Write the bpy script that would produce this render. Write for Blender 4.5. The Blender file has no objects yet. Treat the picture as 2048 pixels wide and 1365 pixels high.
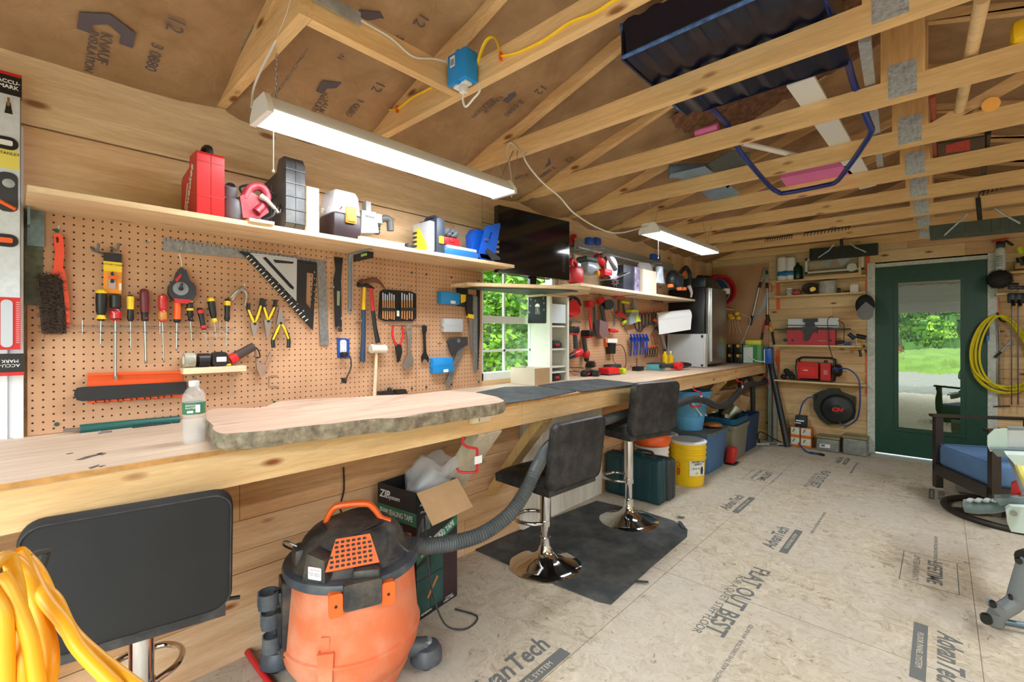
import bpy,bmesh,math,random
from mathutils import Vector,Matrix,Euler
random.seed(7)
PI=math.pi
S=bpy.context.scene
COL=S.collection
# ---------------------------------------------------------------- camera
H0=1.30                       # eye height
FPX,CX,CY=925.76,1024.0,670.94
YAW=math.radians(42.791)
cd=bpy.data.cameras.new('camera');cam=bpy.data.objects.new('camera',cd);COL.objects.link(cam)
cam.location=(0,0,H0);cam.rotation_euler=(PI/2,0,YAW)
cd.sensor_width=36;cd.lens=36*FPX/2048;cd.shift_y=-(682.5-CY)/2048
cd.clip_start=0.02;cd.clip_end=300
S.camera=cam
# ---------------------------------------------------------------- view, world, sun
S.view_settings.view_transform='Standard'
try:S.view_settings.look='None'
except Exception:pass
S.view_settings.gamma=1;S.view_settings.use_curve_mapping=False
S.view_settings.exposure=0.64
W=bpy.data.worlds.new('sky');S.world=W;W.use_nodes=True
wn=W.node_tree.nodes;wl=W.node_tree.links
bg=wn['Background'];bg.inputs[0].default_value=(0.88,0.95,1.0,1);bg.inputs[1].default_value=6.0
sd=bpy.data.lights.new('sun','SUN');sd.energy=4.5;sd.angle=math.radians(3);sd.color=(1,.95,.86)
sun=bpy.data.objects.new('sun',sd);COL.objects.link(sun);sun.rotation_euler=(math.radians(-38),math.radians(14),0)
# ---------------------------------------------------------------- geometry of the view
Fv=Vector((-math.sin(YAW),math.cos(YAW),0));Rv=Vector((math.cos(YAW),math.sin(YAW),0));Uv=Vector((0,0,1))
EYE=Vector((0,0,H0))
def ray(px,py):return Fv + Rv*((px-CX)/FPX) + Uv*((CY-py)/FPX)
class Pl:
    """a physical plane in the room: origin, two axes, normal"""
    def __init__(s,o,u,v):
        s.o=Vector(o);s.u=Vector(u).normalized();s.v=Vector(v).normalized();s.n=s.u.cross(s.v)
        s.M=Matrix(((s.u.x,s.v.x,s.n.x,s.o.x),(s.u.y,s.v.y,s.n.y,s.o.y),(s.u.z,s.v.z,s.n.z,s.o.z),(0,0,0,1)))
    def at(s,px,py,c=0.0):
        d=ray(px,py);t=((s.o + s.n*c) - EYE).dot(s.n)/d.dot(s.n);p=EYE + d*t - s.o
        return (p.dot(s.u),p.dot(s.v))
    def p3(s,px,py,c=0.0):
        a,b=s.at(px,py,c);return (a,b,c)
    def w(s,a,b,c=0):return s.o + s.u*a + s.v*b + s.n*c
    def pw(s,px,py,c=0):a,b=s.at(px,py,c);return s.w(a,b,c)
    def off(s,c):return Pl(s.o + s.n*c,s.u,s.v)
XW,YB,XLOW,XF=-2.25,6.39,-2.06,-1.58     # upper left wall, back wall, lower left wall, bench front
ZB,ZJ=0.96,2.27                               # bench top, joist underside
WL=Pl((XW,0,0),(0,1,0),(0,0,1))         # a = y, b = z, c = out of the wall
WB=Pl((0,YB,0),(1,0,0),(0,0,1))         # a = x, b = z, c = out of the wall (towards the room)
FL=Pl((0,0,0),(1,0,0),(0,1,0))          # floor
def ZP(z):return Pl((0,0,z),(1,0,0),(0,1,0))
def XP(x):return Pl((x,0,0),(0,1,0),(0,0,1))
def YP(y):return Pl((0,y,0),(1,0,0),(0,0,1))
# ---------------------------------------------------------------- mesh builder
def _rb(size,rad,seg=2):
    bm=bmesh.new();bmesh.ops.create_cube(bm,size=1)
    for v in bm.verts:v.co=Vector((v.co.x*size[0],v.co.y*size[1],v.co.z*size[2]))
    rad=min(rad,min(size)*.49)
    bmesh.ops.bevel(bm,geom=bm.edges[:]+bm.verts[:],offset=rad,segments=seg,profile=.5,affect='EDGES',clamp_overlap=True)
    vs=[v.co.copy() for v in bm.verts]
    for i,v in enumerate(bm.verts):v.index=i
    fs=[[v.index for v in f.verts] for f in bm.faces];bm.free();return vs,fs
def rot(x=0,y=0,z=0):return Euler((math.radians(x),math.radians(y),math.radians(z))).to_matrix()
class MB:
    def __init__(s,pl=None,T=None):
        s.v=[];s.f=[];s.m=[];s.pl=pl;s.T=T if T is not None else (pl.M if pl else None);s.mi=0
    def add(s,vs,fs,mi=None):
        o=len(s.v)
        for p in vs:
            p=Vector(p)
            s.v.append(s.T @ p if s.T is not None else p)
        for f in fs:s.f.append([i+o for i in f]);s.m.append(s.mi if mi is None else mi)
        return s
    def box(s,c,size,r=None,mi=None):
        x,y,z=[q/2 for q in size];c=Vector(c)
        vs=[Vector((i*x,j*y,k*z)) for k in (-1,1) for j in (-1,1) for i in (-1,1)]
        if r is not None:vs=[r @ p for p in vs]
        return s.add([c+p for p in vs],[(0,2,3,1),(4,5,7,6),(0,1,5,4),(2,6,7,3),(0,4,6,2),(1,3,7,5)],mi)
    def bx(s,x0,x1,y0,y1,z0,z1,mi=None):
        return s.box(((x0+x1)/2,(y0+y1)/2,(z0+z1)/2),(abs(x1-x0),abs(y1-y0),abs(z1-z0)),None,mi)
    def rbox(s,c,size,rad=.005,r=None,mi=None,seg=2):
        vs,fs=_rb(size,rad,seg);c=Vector(c)
        if r is not None:vs=[r @ p for p in vs]
        return s.add([c+p for p in vs],fs,mi)
    def prism(s,pts,c0,c1,mi=None,inset=0):
        # pts in (a,b), extruded along the third axis; winding fixed
        n=len(pts);ar=sum(pts[i][0]*pts[(i+1) % n][1]-pts[(i+1) % n][0]*pts[i][1] for i in range(n))
        if ar < 0:pts=pts[::-1]
        if c1 < c0:c0,c1=c1,c0
        vs=[(a,b,c0) for a,b in pts] + [(a,b,c1) for a,b in pts]
        fs=[list(range(n))[::-1],list(range(n,2*n))] + [(i,(i+1) % n,n+(i+1) % n,n+i) for i in range(n)]
        return s.add(vs,fs,mi)
    def poly(s,px,c0,c1,mi=None):       # outline on a physical plane
        return s.prism([s.pl.at(x,y,c1) for x,y in px],c0,c1,mi)
    def tube(s,pts,r,n=8,mi=None,cap=True,closed=False,sm=0,flat=None):
        P=[Vector(p) for p in pts]
        if sm:
            R=r if hasattr(r,'__len__') else [r]*len(P)
            P,r=smooth_path(P,R,sm,closed)
        N=len(P);rr=r if hasattr(r,'__len__') else [r]*N
        vs=[];prev=None
        for i in range(N):
            if closed:t=(P[(i+1) % N]-P[i-1])
            else:t=P[min(i+1,N-1)]-P[max(i-1,0)]
            if t.length < 1e-9:t=Vector((0,0,1))
            t.normalize()
            if prev is None:
                a=Vector((0,0,1)) if abs(t.z) < .9 else Vector((1,0,0))
                u=a.cross(t).normalized()
            else:
                u=prev - t*prev.dot(t)
                u=u.normalized() if u.length > 1e-6 else prev
            prev=u;w=t.cross(u)
            for k in range(n):
                an=2*PI*k/n;fw=1 if flat is None else flat
                vs.append(P[i]+u*math.cos(an)*rr[i]+w*math.sin(an)*rr[i]*fw)
        fs=[]
        for i in range(N if closed else N-1):
            j=(i+1) % N
            for k in range(n):
                k2=(k+1) % n;fs.append((i*n+k,i*n+k2,j*n+k2,j*n+k))
        if cap and not closed:fs.append([k for k in range(n)][::-1]);fs.append([(N-1)*n+k for k in range(n)])
        return s.add(vs,fs,mi)
    def lathe(s,p0,p1,prof,n=20,mi=None,cap=True,flat=1.0):
        # prof: (t along p0->p1 in 0..1, radius)
        p0=Vector(p0);p1=Vector(p1);ax=p1-p0;t=ax.normalized()
        a=Vector((0,0,1)) if abs(t.z) < .9 else Vector((1,0,0))
        u=a.cross(t).normalized();w=t.cross(u);vs=[];N=len(prof)
        for q,r in prof:
            for k in range(n):
                an=2*PI*k/n;vs.append(p0+ax*q+u*math.cos(an)*r+w*math.sin(an)*r*flat)
        fs=[(i*n+k,i*n+(k+1) % n,(i+1)*n+(k+1) % n,(i+1)*n+k) for i in range(N-1) for k in range(n)]
        if cap:fs.append([k for k in range(n)][::-1]);fs.append([(N-1)*n+k for k in range(n)])
        return s.add(vs,fs,mi)
    def cyl(s,p0,p1,r,n=16,mi=None,r1=None):return s.lathe(p0,p1,[(0,r),(1,r if r1 is None else r1)],n,mi)
    def sph(s,c,r,n=14,m=8,mi=None,rt=None):
        rx,ry,rz=r if hasattr(r,'__len__') else (r,r,r);c=Vector(c);vs=[]
        for i in range(1,m):
            th=PI*i/m
            for k in range(n):
                an=2*PI*k/n;p=Vector((rx*math.sin(th)*math.cos(an),ry*math.sin(th)*math.sin(an),rz*math.cos(th)))
                vs.append(c+(rt @ p if rt is not None else p))
        top=Vector((0,0,rz));top=rt @ top if rt is not None else top
        vs += [c+top,c-top];a,b=len(vs)-2,len(vs)-1
        fs=[(i*n+k,(i+1)*n+k,(i+1)*n+(k+1) % n,i*n+(k+1) % n) for i in range(m-2) for k in range(n)]
        fs += [(a,k,(k+1) % n) for k in range(n)] + [(b,(m-2)*n+(k+1) % n,(m-2)*n+k) for k in range(n)]
        return s.add(vs,fs,mi)
    def loft(s,rings,mi=None,cap=True,closed=False):
        n=len(rings[0]);vs=[p for r in rings for p in r];N=len(rings)
        fs=[(i*n+k,i*n+(k+1) % n,((i+1) % N)*n+(k+1) % n,((i+1) % N)*n+k) for i in range(N if closed else N-1) for k in range(n)]
        if cap and not closed:fs += [list(range(n))[::-1],[(N-1)*n+k for k in range(n)]]
        return s.add(vs,fs,mi)
    def build(s,name,mats,parent=None,loc=None,smooth=True,ang=38,shade=None):
        if not isinstance(mats,(list,tuple)):mats=[mats]
        me=bpy.data.meshes.new(name)
        if parent is not None:o0=wloc(parent)
        elif loc is not None:o0=Vector(loc)
        else:
            xs=[p.x for p in s.v];ys=[p.y for p in s.v];zs=[p.z for p in s.v]
            o0=Vector(((min(xs)+max(xs))/2,(min(ys)+max(ys))/2,min(zs)))
        me.from_pydata([p-o0 for p in s.v],[],s.f)
        for mt in mats:me.materials.append(mt)
        me.polygons.foreach_set('material_index',s.m)
        bm=bmesh.new();bm.from_mesh(me);bmesh.ops.recalc_face_normals(bm,faces=bm.faces[:]);bm.to_mesh(me);bm.free()
        if smooth:
            me.polygons.foreach_set('use_smooth',[True]*len(me.polygons))
            me.set_sharp_from_angle(angle=math.radians(ang))
        me.update()
        ob=bpy.data.objects.new(name,me);COL.objects.link(ob)
        if parent is not None:ob.parent=parent;ob['_o']=tuple(o0)
        else:ob.location=o0;ob['_o']=tuple(o0)
        return ob
def wloc(o):return Vector(o['_o'])
def smooth_path(P,R,k,closed=False):
    out=[];rr=[];N=len(P)
    rng=range(N) if closed else range(N-1)
    for i in rng:
        p0=P[i-1] if (i > 0 or closed) else P[0]*2-P[1];p1=P[i];p2=P[(i+1) % N]
        p3=P[(i+2) % N] if (i+2 < N or closed) else P[-1]*2-P[-2]
        for j in range(k):
            t=j/k;t2=t*t;t3=t2*t
            out.append(.5*((2*p1)+(p2-p0)*t+(2*p0-5*p1+4*p2-p3)*t2+(3*p1-p0-3*p2+p3)*t3));rr.append(R[i]*(1-t)+R[(i+1) % N]*t)
    if not closed:out.append(P[-1]);rr.append(R[-1])
    return out,rr
def thing(name,label,cat,loc,group=None):
    o=bpy.data.objects.new(name,None);COL.objects.link(o);o.empty_display_size=.05
    o.location=loc;o['_o']=tuple(loc);o['label']=label;o['category']=cat
    if group:o['group']=group
    return o
def tag(o,label,cat,group=None,kind=None):
    o['label']=label;o['category']=cat
    if group:o['group']=group
    if kind:o['kind']=kind
    return o
def lab(o,label):o['label']=label;return o
def struct(o):o['kind']='structure';return o
def dup(root,loc=None,rz=None,label=None,group=None):
    r=root.copy();COL.objects.link(r)
    if loc is not None:r.location=loc
    if rz is not None:r.rotation_euler.z=rz
    if label:r['label']=label
    if group:r['group']=group
    for ch in root.children:
        c=ch.copy();COL.objects.link(c);c.parent=r
        for g in ch.children:
            d=g.copy();COL.objects.link(d);d.parent=c
    return r
_fc={}
def hpoly(m,outer,inner,c0,c1,mi=None):
    # outline with one or more openings, both in (a,b)
    from mathutils.geometry import tessellate_polygon
    loops=[outer]+inner;pts=[p for l in loops for p in l]
    tri=tessellate_polygon([[Vector((p[0],p[1],0)) for p in l] for l in loops]);n=len(pts)
    vs=[(a,b,c0) for a,b in pts]+[(a,b,c1) for a,b in pts];fs=[tuple(t) for t in tri]+[tuple(n+q for q in t[::-1]) for t in tri];o=0
    for l in loops:
        k=len(l);fs += [(o+i,o+(i+1) % k,n+o+(i+1) % k,n+o+i) for i in range(k)];o += k
    m.add(vs,fs,mi)
def text(s,name,mat,pl,a,b,c,size,parent,ang=0,sx=1.0,shear=0,align='CENTER',ext=.0004,bold=0,spacing=1.0):
    """lettering printed on a surface: pl = plane, (a,b) centre on it, c height above it"""
    cu=bpy.data.curves.new(name,'FONT');cu.body=s;cu.size=size;cu.align_x=align;cu.align_y='CENTER'
    cu.extrude=ext;cu.shear=shear;cu.resolution_u=2;cu.offset=bold;cu.space_character=spacing
    t=bpy.data.objects.new(name,cu);COL.objects.link(t)
    me=bpy.data.meshes.new_from_object(t);bpy.data.objects.remove(t);bpy.data.curves.remove(cu)
    Mx=pl.M @ Matrix.Translation((a,b,c)) @ Matrix.Rotation(math.radians(ang),4,'Z') @ Matrix.Scale(sx,4,(1,0,0))
    me.transform(Mx);me.transform(Matrix.Translation(-wloc(parent)))
    me.materials.clear();me.materials.append(mat)
    o=bpy.data.objects.new(name,me);COL.objects.link(o);o.parent=parent;o['_o']=tuple(wloc(parent));return o
def rrect(w,h,r,n=4,cx=0,cy=0):
    out=[]
    for qx,qy,a0 in ((1,1,0),(-1,1,90),(-1,-1,180),(1,-1,270)):
        for k in range(n+1):
            a=math.radians(a0+90*k/n);out.append((cx+qx*(w/2-r)+r*math.cos(a),cy+qy*(h/2-r)+r*math.sin(a)))
    return out
def circ(r,n=20,cx=0,cy=0,a0=0,a1=360):
    return [(cx+r*math.cos(math.radians(a0+(a1-a0)*k/n)),cy+r*math.sin(math.radians(a0+(a1-a0)*k/n))) for k in range(n+(a1-a0 != 360))]
# ---------------------------------------------------------------- materials
def nt(name):
    m=bpy.data.materials.new(name);m.use_nodes=True;t=m.node_tree;return m,t.nodes,t.links,t.nodes['Principled BSDF']
def sr(c):      # sRGB 0-255 -> linear
    return tuple(((q/255)/12.92 if q/255 <= .04045 else ((q/255+.055)/1.055)**2.4) for q in c)+(1,)
MATS={}
def P(name,col,rough=.5,metal=0,var=.0,vs=8,bump=0,bs=60,spec=.5,emit=None,es=0,dirt=None,dl=.5,trans=0,ior=1.45,alpha=1,coat=0):
    """plain procedural material: colour with noise variation, optional dust, optional bump"""
    if name in MATS:return MATS[name]
    m,N,L,b=nt(name);c=sr(col)
    b.inputs['Base Color'].default_value=c;b.inputs['Roughness'].default_value=rough;b.inputs['Metallic'].default_value=metal
    b.inputs['Specular IOR Level'].default_value=spec;b.inputs['Coat Weight'].default_value=coat
    tc=N.new('ShaderNodeTexCoord')
    if var or dirt:
        n1=N.new('ShaderNodeTexNoise');n1.inputs['Scale'].default_value=vs;n1.inputs['Detail'].default_value=5;L.new(tc.outputs['Object'],n1.inputs['Vector'])
        r=N.new('ShaderNodeValToRGB');L.new(n1.outputs['Fac'],r.inputs[0])
        r.color_ramp.elements[0].position=.3;r.color_ramp.elements[1].position=.7
        r.color_ramp.elements[0].color=tuple(q*(1-var) for q in c[:3])+(1,);r.color_ramp.elements[1].color=tuple(min(1,q*(1+var*.6)) for q in c[:3])+(1,)
        last=r.outputs[0]
        if dirt:
            n2=N.new('ShaderNodeTexNoise');n2.inputs['Scale'].default_value=vs*1.7;n2.inputs['Detail'].default_value=8;n2.inputs['Roughness'].default_value=.65;L.new(tc.outputs['Object'],n2.inputs['Vector'])
            mr=N.new('ShaderNodeMapRange');mr.inputs[1].default_value=.42;mr.inputs[2].default_value=.72;mr.inputs[4].default_value=dl;L.new(n2.outputs['Fac'],mr.inputs[0])
            mx=N.new('ShaderNodeMix');mx.data_type='RGBA';L.new(mr.outputs[0],mx.inputs[0]);L.new(last,mx.inputs[6]);mx.inputs[7].default_value=sr(dirt);last=mx.outputs[2]
        L.new(last,b.inputs['Base Color'])
    if bump:
        n3=N.new('ShaderNodeTexNoise');n3.inputs['Scale'].default_value=bs;n3.inputs['Detail'].default_value=4;L.new(tc.outputs['Object'],n3.inputs['Vector'])
        bp=N.new('ShaderNodeBump');bp.inputs['Strength'].default_value=bump;bp.inputs['Distance'].default_value=.002;L.new(n3.outputs['Fac'],bp.inputs['Height']);L.new(bp.outputs[0],b.inputs['Normal'])
    if trans:b.inputs['Transmission Weight'].default_value=trans;b.inputs['IOR'].default_value=ior
    if alpha < 1:b.inputs['Alpha'].default_value=alpha
    if emit:b.inputs['Emission Color'].default_value=sr(emit);b.inputs['Emission Strength'].default_value=es
    MATS[name]=m;return m
def wood(name,c1,c2,axis='Y',knots=.5,rough=.62,gs=1.0,c3=None,rand=0):
    """planed softwood: stretched grain, growth bands, red-brown knots; axis = direction of the grain"""
    if name in MATS:return MATS[name]
    m,N,L,b=nt(name);b.inputs['Roughness'].default_value=rough;b.inputs['Specular IOR Level'].default_value=.3
    tc=N.new('ShaderNodeTexCoord');mp=N.new('ShaderNodeMapping');L.new(tc.outputs['Object'],mp.inputs[0])
    sc={'X':(1,14,14),'Y':(14,1,14),'Z':(14,14,1)}[axis];mp.inputs['Scale'].default_value=[q*gs for q in sc]
    n1=N.new('ShaderNodeTexNoise');n1.inputs['Scale'].default_value=1.6;n1.inputs['Detail'].default_value=6;n1.inputs['Distortion'].default_value=.8;L.new(mp.outputs[0],n1.inputs[0])
    r=N.new('ShaderNodeValToRGB');L.new(n1.outputs['Fac'],r.inputs[0]);r.color_ramp.elements[0].position=.32;r.color_ramp.elements[1].position=.68
    r.color_ramp.elements[0].color=sr(c2);r.color_ramp.elements[1].color=sr(c1)
    n2=N.new('ShaderNodeTexNoise');n2.inputs['Scale'].default_value=7;n2.inputs['Detail'].default_value=3;n2.inputs['Distortion'].default_value=2;L.new(mp.outputs[0],n2.inputs[0])
    m2=N.new('ShaderNodeMapRange');m2.inputs[1].default_value=.35;m2.inputs[2].default_value=.65;m2.inputs[3].default_value=.9;m2.inputs[4].default_value=1.06;L.new(n2.outputs['Fac'],m2.inputs[0])
    # large tone drift
    n4=N.new('ShaderNodeTexNoise');n4.inputs['Scale'].default_value=1.3;n4.inputs['Detail'].default_value=2;L.new(tc.outputs['Object'],n4.inputs[0])
    m4=N.new('ShaderNodeMapRange');m4.inputs[1].default_value=.3;m4.inputs[2].default_value=.7;m4.inputs[3].default_value=.88;m4.inputs[4].default_value=1.08;L.new(n4.outputs['Fac'],m4.inputs[0])
    mm=N.new('ShaderNodeMath');mm.operation='MULTIPLY';L.new(m2.outputs[0],mm.inputs[0]);L.new(m4.outputs[0],mm.inputs[1])
    mu=N.new('ShaderNodeMix');mu.data_type='RGBA';mu.blend_type='MULTIPLY';mu.inputs[0].default_value=1;L.new(r.outputs[0],mu.inputs[6]);L.new(mm.outputs[0],mu.inputs[7]);last=mu.outputs[2]
    if knots:
        mk=N.new('ShaderNodeMapping');L.new(tc.outputs['Object'],mk.inputs[0]);k={'X':(3,8,8),'Y':(8,3,8),'Z':(8,8,3)}[axis];mk.inputs['Scale'].default_value=k
        vo=N.new('ShaderNodeTexVoronoi');vo.inputs['Scale'].default_value=1.0;L.new(mk.outputs[0],vo.inputs[0])
        ml=N.new('ShaderNodeMapRange');ml.inputs[1].default_value=.06;ml.inputs[2].default_value=.135;ml.inputs[3].default_value=1;ml.inputs[4].default_value=0;L.new(vo.outputs['Distance'],ml.inputs[0])
        mm2=N.new('ShaderNodeMath');mm2.operation='MULTIPLY';mm2.inputs[1].default_value=min(1,knots*1.7);L.new(ml.outputs[0],mm2.inputs[0])
        mx=N.new('ShaderNodeMix');mx.data_type='RGBA';L.new(mm2.outputs[0],mx.inputs[0]);L.new(last,mx.inputs[6]);mx.inputs[7].default_value=sr(c3 or (128,72,34));last=mx.outputs[2]
    L.new(last,b.inputs['Base Color'])
    bp=N.new('ShaderNodeBump');bp.inputs['Strength'].default_value=.12;bp.inputs['Distance'].default_value=.002;L.new(n2.outputs['Fac'],bp.inputs['Height']);L.new(bp.outputs[0],b.inputs['Normal'])
    MATS[name]=m;return m
def glass(name,tint=(235,245,240),refl=.12,rough=.0):
    """thin pane: see-through with a mirror share"""
    if name in MATS:return MATS[name]
    m,N,L,b=nt(name);N.remove(b);out=N['Material Output']
    t=N.new('ShaderNodeBsdfTransparent');t.inputs[0].default_value=sr(tint);g=N.new('ShaderNodeBsdfGlossy');g.inputs[0].default_value=(1,1,1,1);g.inputs['Roughness'].default_value=rough
    mx=N.new('ShaderNodeMixShader');mx.inputs[0].default_value=refl;L.new(t.outputs[0],mx.inputs[1]);L.new(g.outputs[0],mx.inputs[2]);L.new(mx.outputs[0],out.inputs[0])
    MATS[name]=m;m['_g']=1;return m
PINE=wood('pine boards',(232,208,172),(216,186,146),'Y',.5)
PINE2=wood('pine boards warm',(228,196,158),(210,172,130),'Y',.55)
PINE3=wood('pine boards pale',(238,216,184),(224,196,160),'Y',.4)
PINEX=wood('pine boards across',(222,192,146),(204,168,120),'X',.7)
PINEX2=wood('pine boards across warm',(214,180,136),(194,154,110),'X',.75)
PINEX3=wood('pine boards across pale',(230,204,160),(212,180,132),'X',.6)
LUM=wood('framing lumber',(236,200,146),(216,174,118),'X',.55)
LUMY=wood('framing lumber lengthwise',(236,200,146),(216,174,118),'Y',.5)
LUMZ=wood('framing lumber upright',(226,186,128),(204,158,98),'Z',.5)
APRON=wood('apron lumber',(228,194,144),(208,166,112),'Y',.6)
SHELF=wood('shelf board',(228,200,162),(210,176,134),'Y',.3)
PLY=wood('plywood',(210,188,166),(192,168,144),'Y',0)
WPLY=wood('pale plywood',(226,222,212),(208,202,188),'Z',0)
BLK=P('black plastic',(22,22,24),.42,var=.2)
BLKM=P('matte black',(28,28,30),.75,var=.2)
DGR=P('dark grey plastic',(52,54,58),.5,var=.15)
RED=P('red plastic',(198,34,38),.38,var=.12)
REDD=P('dusty red plastic',(206,48,50),.45,var=.15,dirt=(190,140,130),dl=.3)
ORG=P('orange plastic',(234,96,28),.42,var=.08)
YEL=P('yellow plastic',(240,196,20),.42,var=.06)
WHT=P('white plastic',(228,228,224),.45,var=.04)
BLU=P('blue plastic',(14,132,214),.42,var=.06)
STL=P('steel',(176,178,180),.32,1,var=.12)
DST=P('dark steel',(70,72,76),.4,1,var=.2)
CHR=P('chrome',(215,216,218),.06,1)
GAL=P('galvanised steel',(176,184,190),.42,.5,var=.25,vs=40)
GRYM=P('grey painted steel',(150,160,170),.45,.2,var=.08)
INK=P('grey ink',(92,98,104),.9)
INKB=P('black ink',(26,26,28),.8)
INKW=P('white ink',(236,236,234),.7)
PAPER=P('white paper',(232,234,236),.8,var=.03)
CARD=P('cardboard',(196,160,118),.85,var=.08,vs=14)
BAG=P('clear plastic bag',(230,232,234),.15,alpha=.35,bump=1,bs=40)
# ================================================================ THE SETTING
def peg_mat():
    m,N,L,b=nt('pegboard');b.inputs['Roughness'].default_value=.7;b.inputs['Specular IOR Level'].default_value=.25
    tc=N.new('ShaderNodeTexCoord');sp=N.new('ShaderNodeSeparateXYZ');L.new(tc.outputs['Object'],sp.inputs[0])
    def mth(op,a,bb=None,c=None):
        n=N.new('ShaderNodeMath');n.operation=op
        for i,q in enumerate((a,bb,c)):
            if q is None:continue
            if isinstance(q,(int,float)):n.inputs[i].default_value=q
            else:L.new(q,n.inputs[i])
        return n.outputs[0]
    h=mth('ADD',sp.outputs[0],sp.outputs[1])       # run of the wall (one of the two is constant)
    def cell(q):return mth('SUBTRACT',mth('FRACT',mth('MULTIPLY',q,1/.0254)),.5)
    u=cell(h);v=cell(sp.outputs[2])
    d=mth('SQRT',mth('ADD',mth('MULTIPLY',u,u),mth('MULTIPLY',v,v)))
    hole=mth('LESS_THAN',d,.125)
    n1=N.new('ShaderNodeTexNoise');n1.inputs['Scale'].default_value=5;n1.inputs['Detail'].default_value=6;L.new(tc.outputs['Object'],n1.inputs[0])
    r=N.new('ShaderNodeValToRGB');L.new(n1.outputs['Fac'],r.inputs[0]);r.color_ramp.elements[0].position=.3;r.color_ramp.elements[1].position=.7
    r.color_ramp.elements[0].color=sr((180,138,106));r.color_ramp.elements[1].color=sr((198,156,122))
    mx=N.new('ShaderNodeMix');mx.data_type='RGBA';L.new(hole,mx.inputs[0]);L.new(r.outputs[0],mx.inputs[6]);mx.inputs[7].default_value=sr((48,30,20));L.new(mx.outputs[2],b.inputs['Base Color'])
    return m
PEG=peg_mat()
def osb_mat():
    m,N,L,b=nt('osb floor');b.inputs['Roughness'].default_value=.78;b.inputs['Specular IOR Level'].default_value=.25
    tc=N.new('ShaderNodeTexCoord')
    last=None
    nz=N.new('ShaderNodeTexNoise');nz.inputs['Scale'].default_value=9;nz.inputs['Detail'].default_value=3;L.new(tc.outputs['Object'],nz.inputs[0])
    ad=N.new('ShaderNodeMix');ad.data_type='RGBA';ad.blend_type='ADD';ad.inputs[0].default_value=.22;L.new(tc.outputs['Object'],ad.inputs[6]);L.new(nz.outputs['Color'],ad.inputs[7])
    cols=[]
    for sc,rz in (((70,18,1),.5),((16,60,1),.25)):
        mp=N.new('ShaderNodeMapping');mp.inputs['Scale'].default_value=sc;mp.inputs['Rotation'].default_value=(0,0,rz);L.new(ad.outputs[2],mp.inputs[0])
        vo=N.new('ShaderNodeTexVoronoi');vo.inputs['Scale'].default_value=1;L.new(mp.outputs[0],vo.inputs[0])
        bw=N.new('ShaderNodeSeparateColor');L.new(vo.outputs['Color'],bw.inputs[0]);cols.append(bw.outputs[0])
    mxn=N.new('ShaderNodeMath');mxn.operation='ADD';L.new(cols[0],mxn.inputs[0]);L.new(cols[1],mxn.inputs[1])
    r=N.new('ShaderNodeValToRGB');r.color_ramp.elements[0].position=0;r.color_ramp.elements[1].position=1
    hf=N.new('ShaderNodeMath');hf.operation='MULTIPLY';hf.inputs[1].default_value=.5;L.new(mxn.outputs[0],hf.inputs[0]);L.new(hf.outputs[0],r.inputs[0])
    r.color_ramp.elements[0].color=sr((156,140,116));r.color_ramp.elements[1].color=sr((206,195,176))
    e=r.color_ramp.elements.new(.25);e.color=sr((178,165,142));e=r.color_ramp.elements.new(.6);e.color=sr((192,181,160))
    # grey dust drift and brown scuffs
    n2=N.new('ShaderNodeTexNoise');n2.inputs['Scale'].default_value=1.6;n2.inputs['Detail'].default_value=7;L.new(tc.outputs['Object'],n2.inputs[0])
    mr=N.new('ShaderNodeMapRange');mr.inputs[1].default_value=.38;mr.inputs[2].default_value=.62;mr.inputs[4].default_value=.6;L.new(n2.outputs['Fac'],mr.inputs[0])
    mx=N.new('ShaderNodeMix');mx.data_type='RGBA';L.new(mr.outputs[0],mx.inputs[0]);L.new(r.outputs[0],mx.inputs[6]);mx.inputs[7].default_value=sr((190,182,170))
    # dark thin strand marks
    mp=N.new('ShaderNodeMapping');mp.inputs['Scale'].default_value=(24,70,1);mp.inputs['Rotation'].default_value=(0,0,.9);L.new(ad.outputs[2],mp.inputs[0])
    n3=N.new('ShaderNodeTexNoise');n3.inputs['Scale'].default_value=1.5;n3.inputs['Detail'].default_value=4;L.new(mp.outputs[0],n3.inputs[0])
    m3=N.new('ShaderNodeMapRange');m3.inputs[1].default_value=.62;m3.inputs[2].default_value=.7;m3.inputs[4].default_value=.55;L.new(n3.outputs['Fac'],m3.inputs[0])
    mx2=N.new('ShaderNodeMix');mx2.data_type='RGBA';L.new(m3.outputs[0],mx2.inputs[0]);L.new(mx.outputs[2],mx2.inputs[6]);mx2.inputs[7].default_value=sr((112,88,62))
    L.new(mx2.outputs[2],b.inputs['Base Color'])
    bp=N.new('ShaderNodeBump');bp.inputs['Strength'].default_value=.15;bp.inputs['Distance'].default_value=.002;L.new(hf.outputs[0],bp.inputs['Height']);L.new(bp.outputs[0],b.inputs['Normal'])
    return m
OSB=osb_mat()
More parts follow.
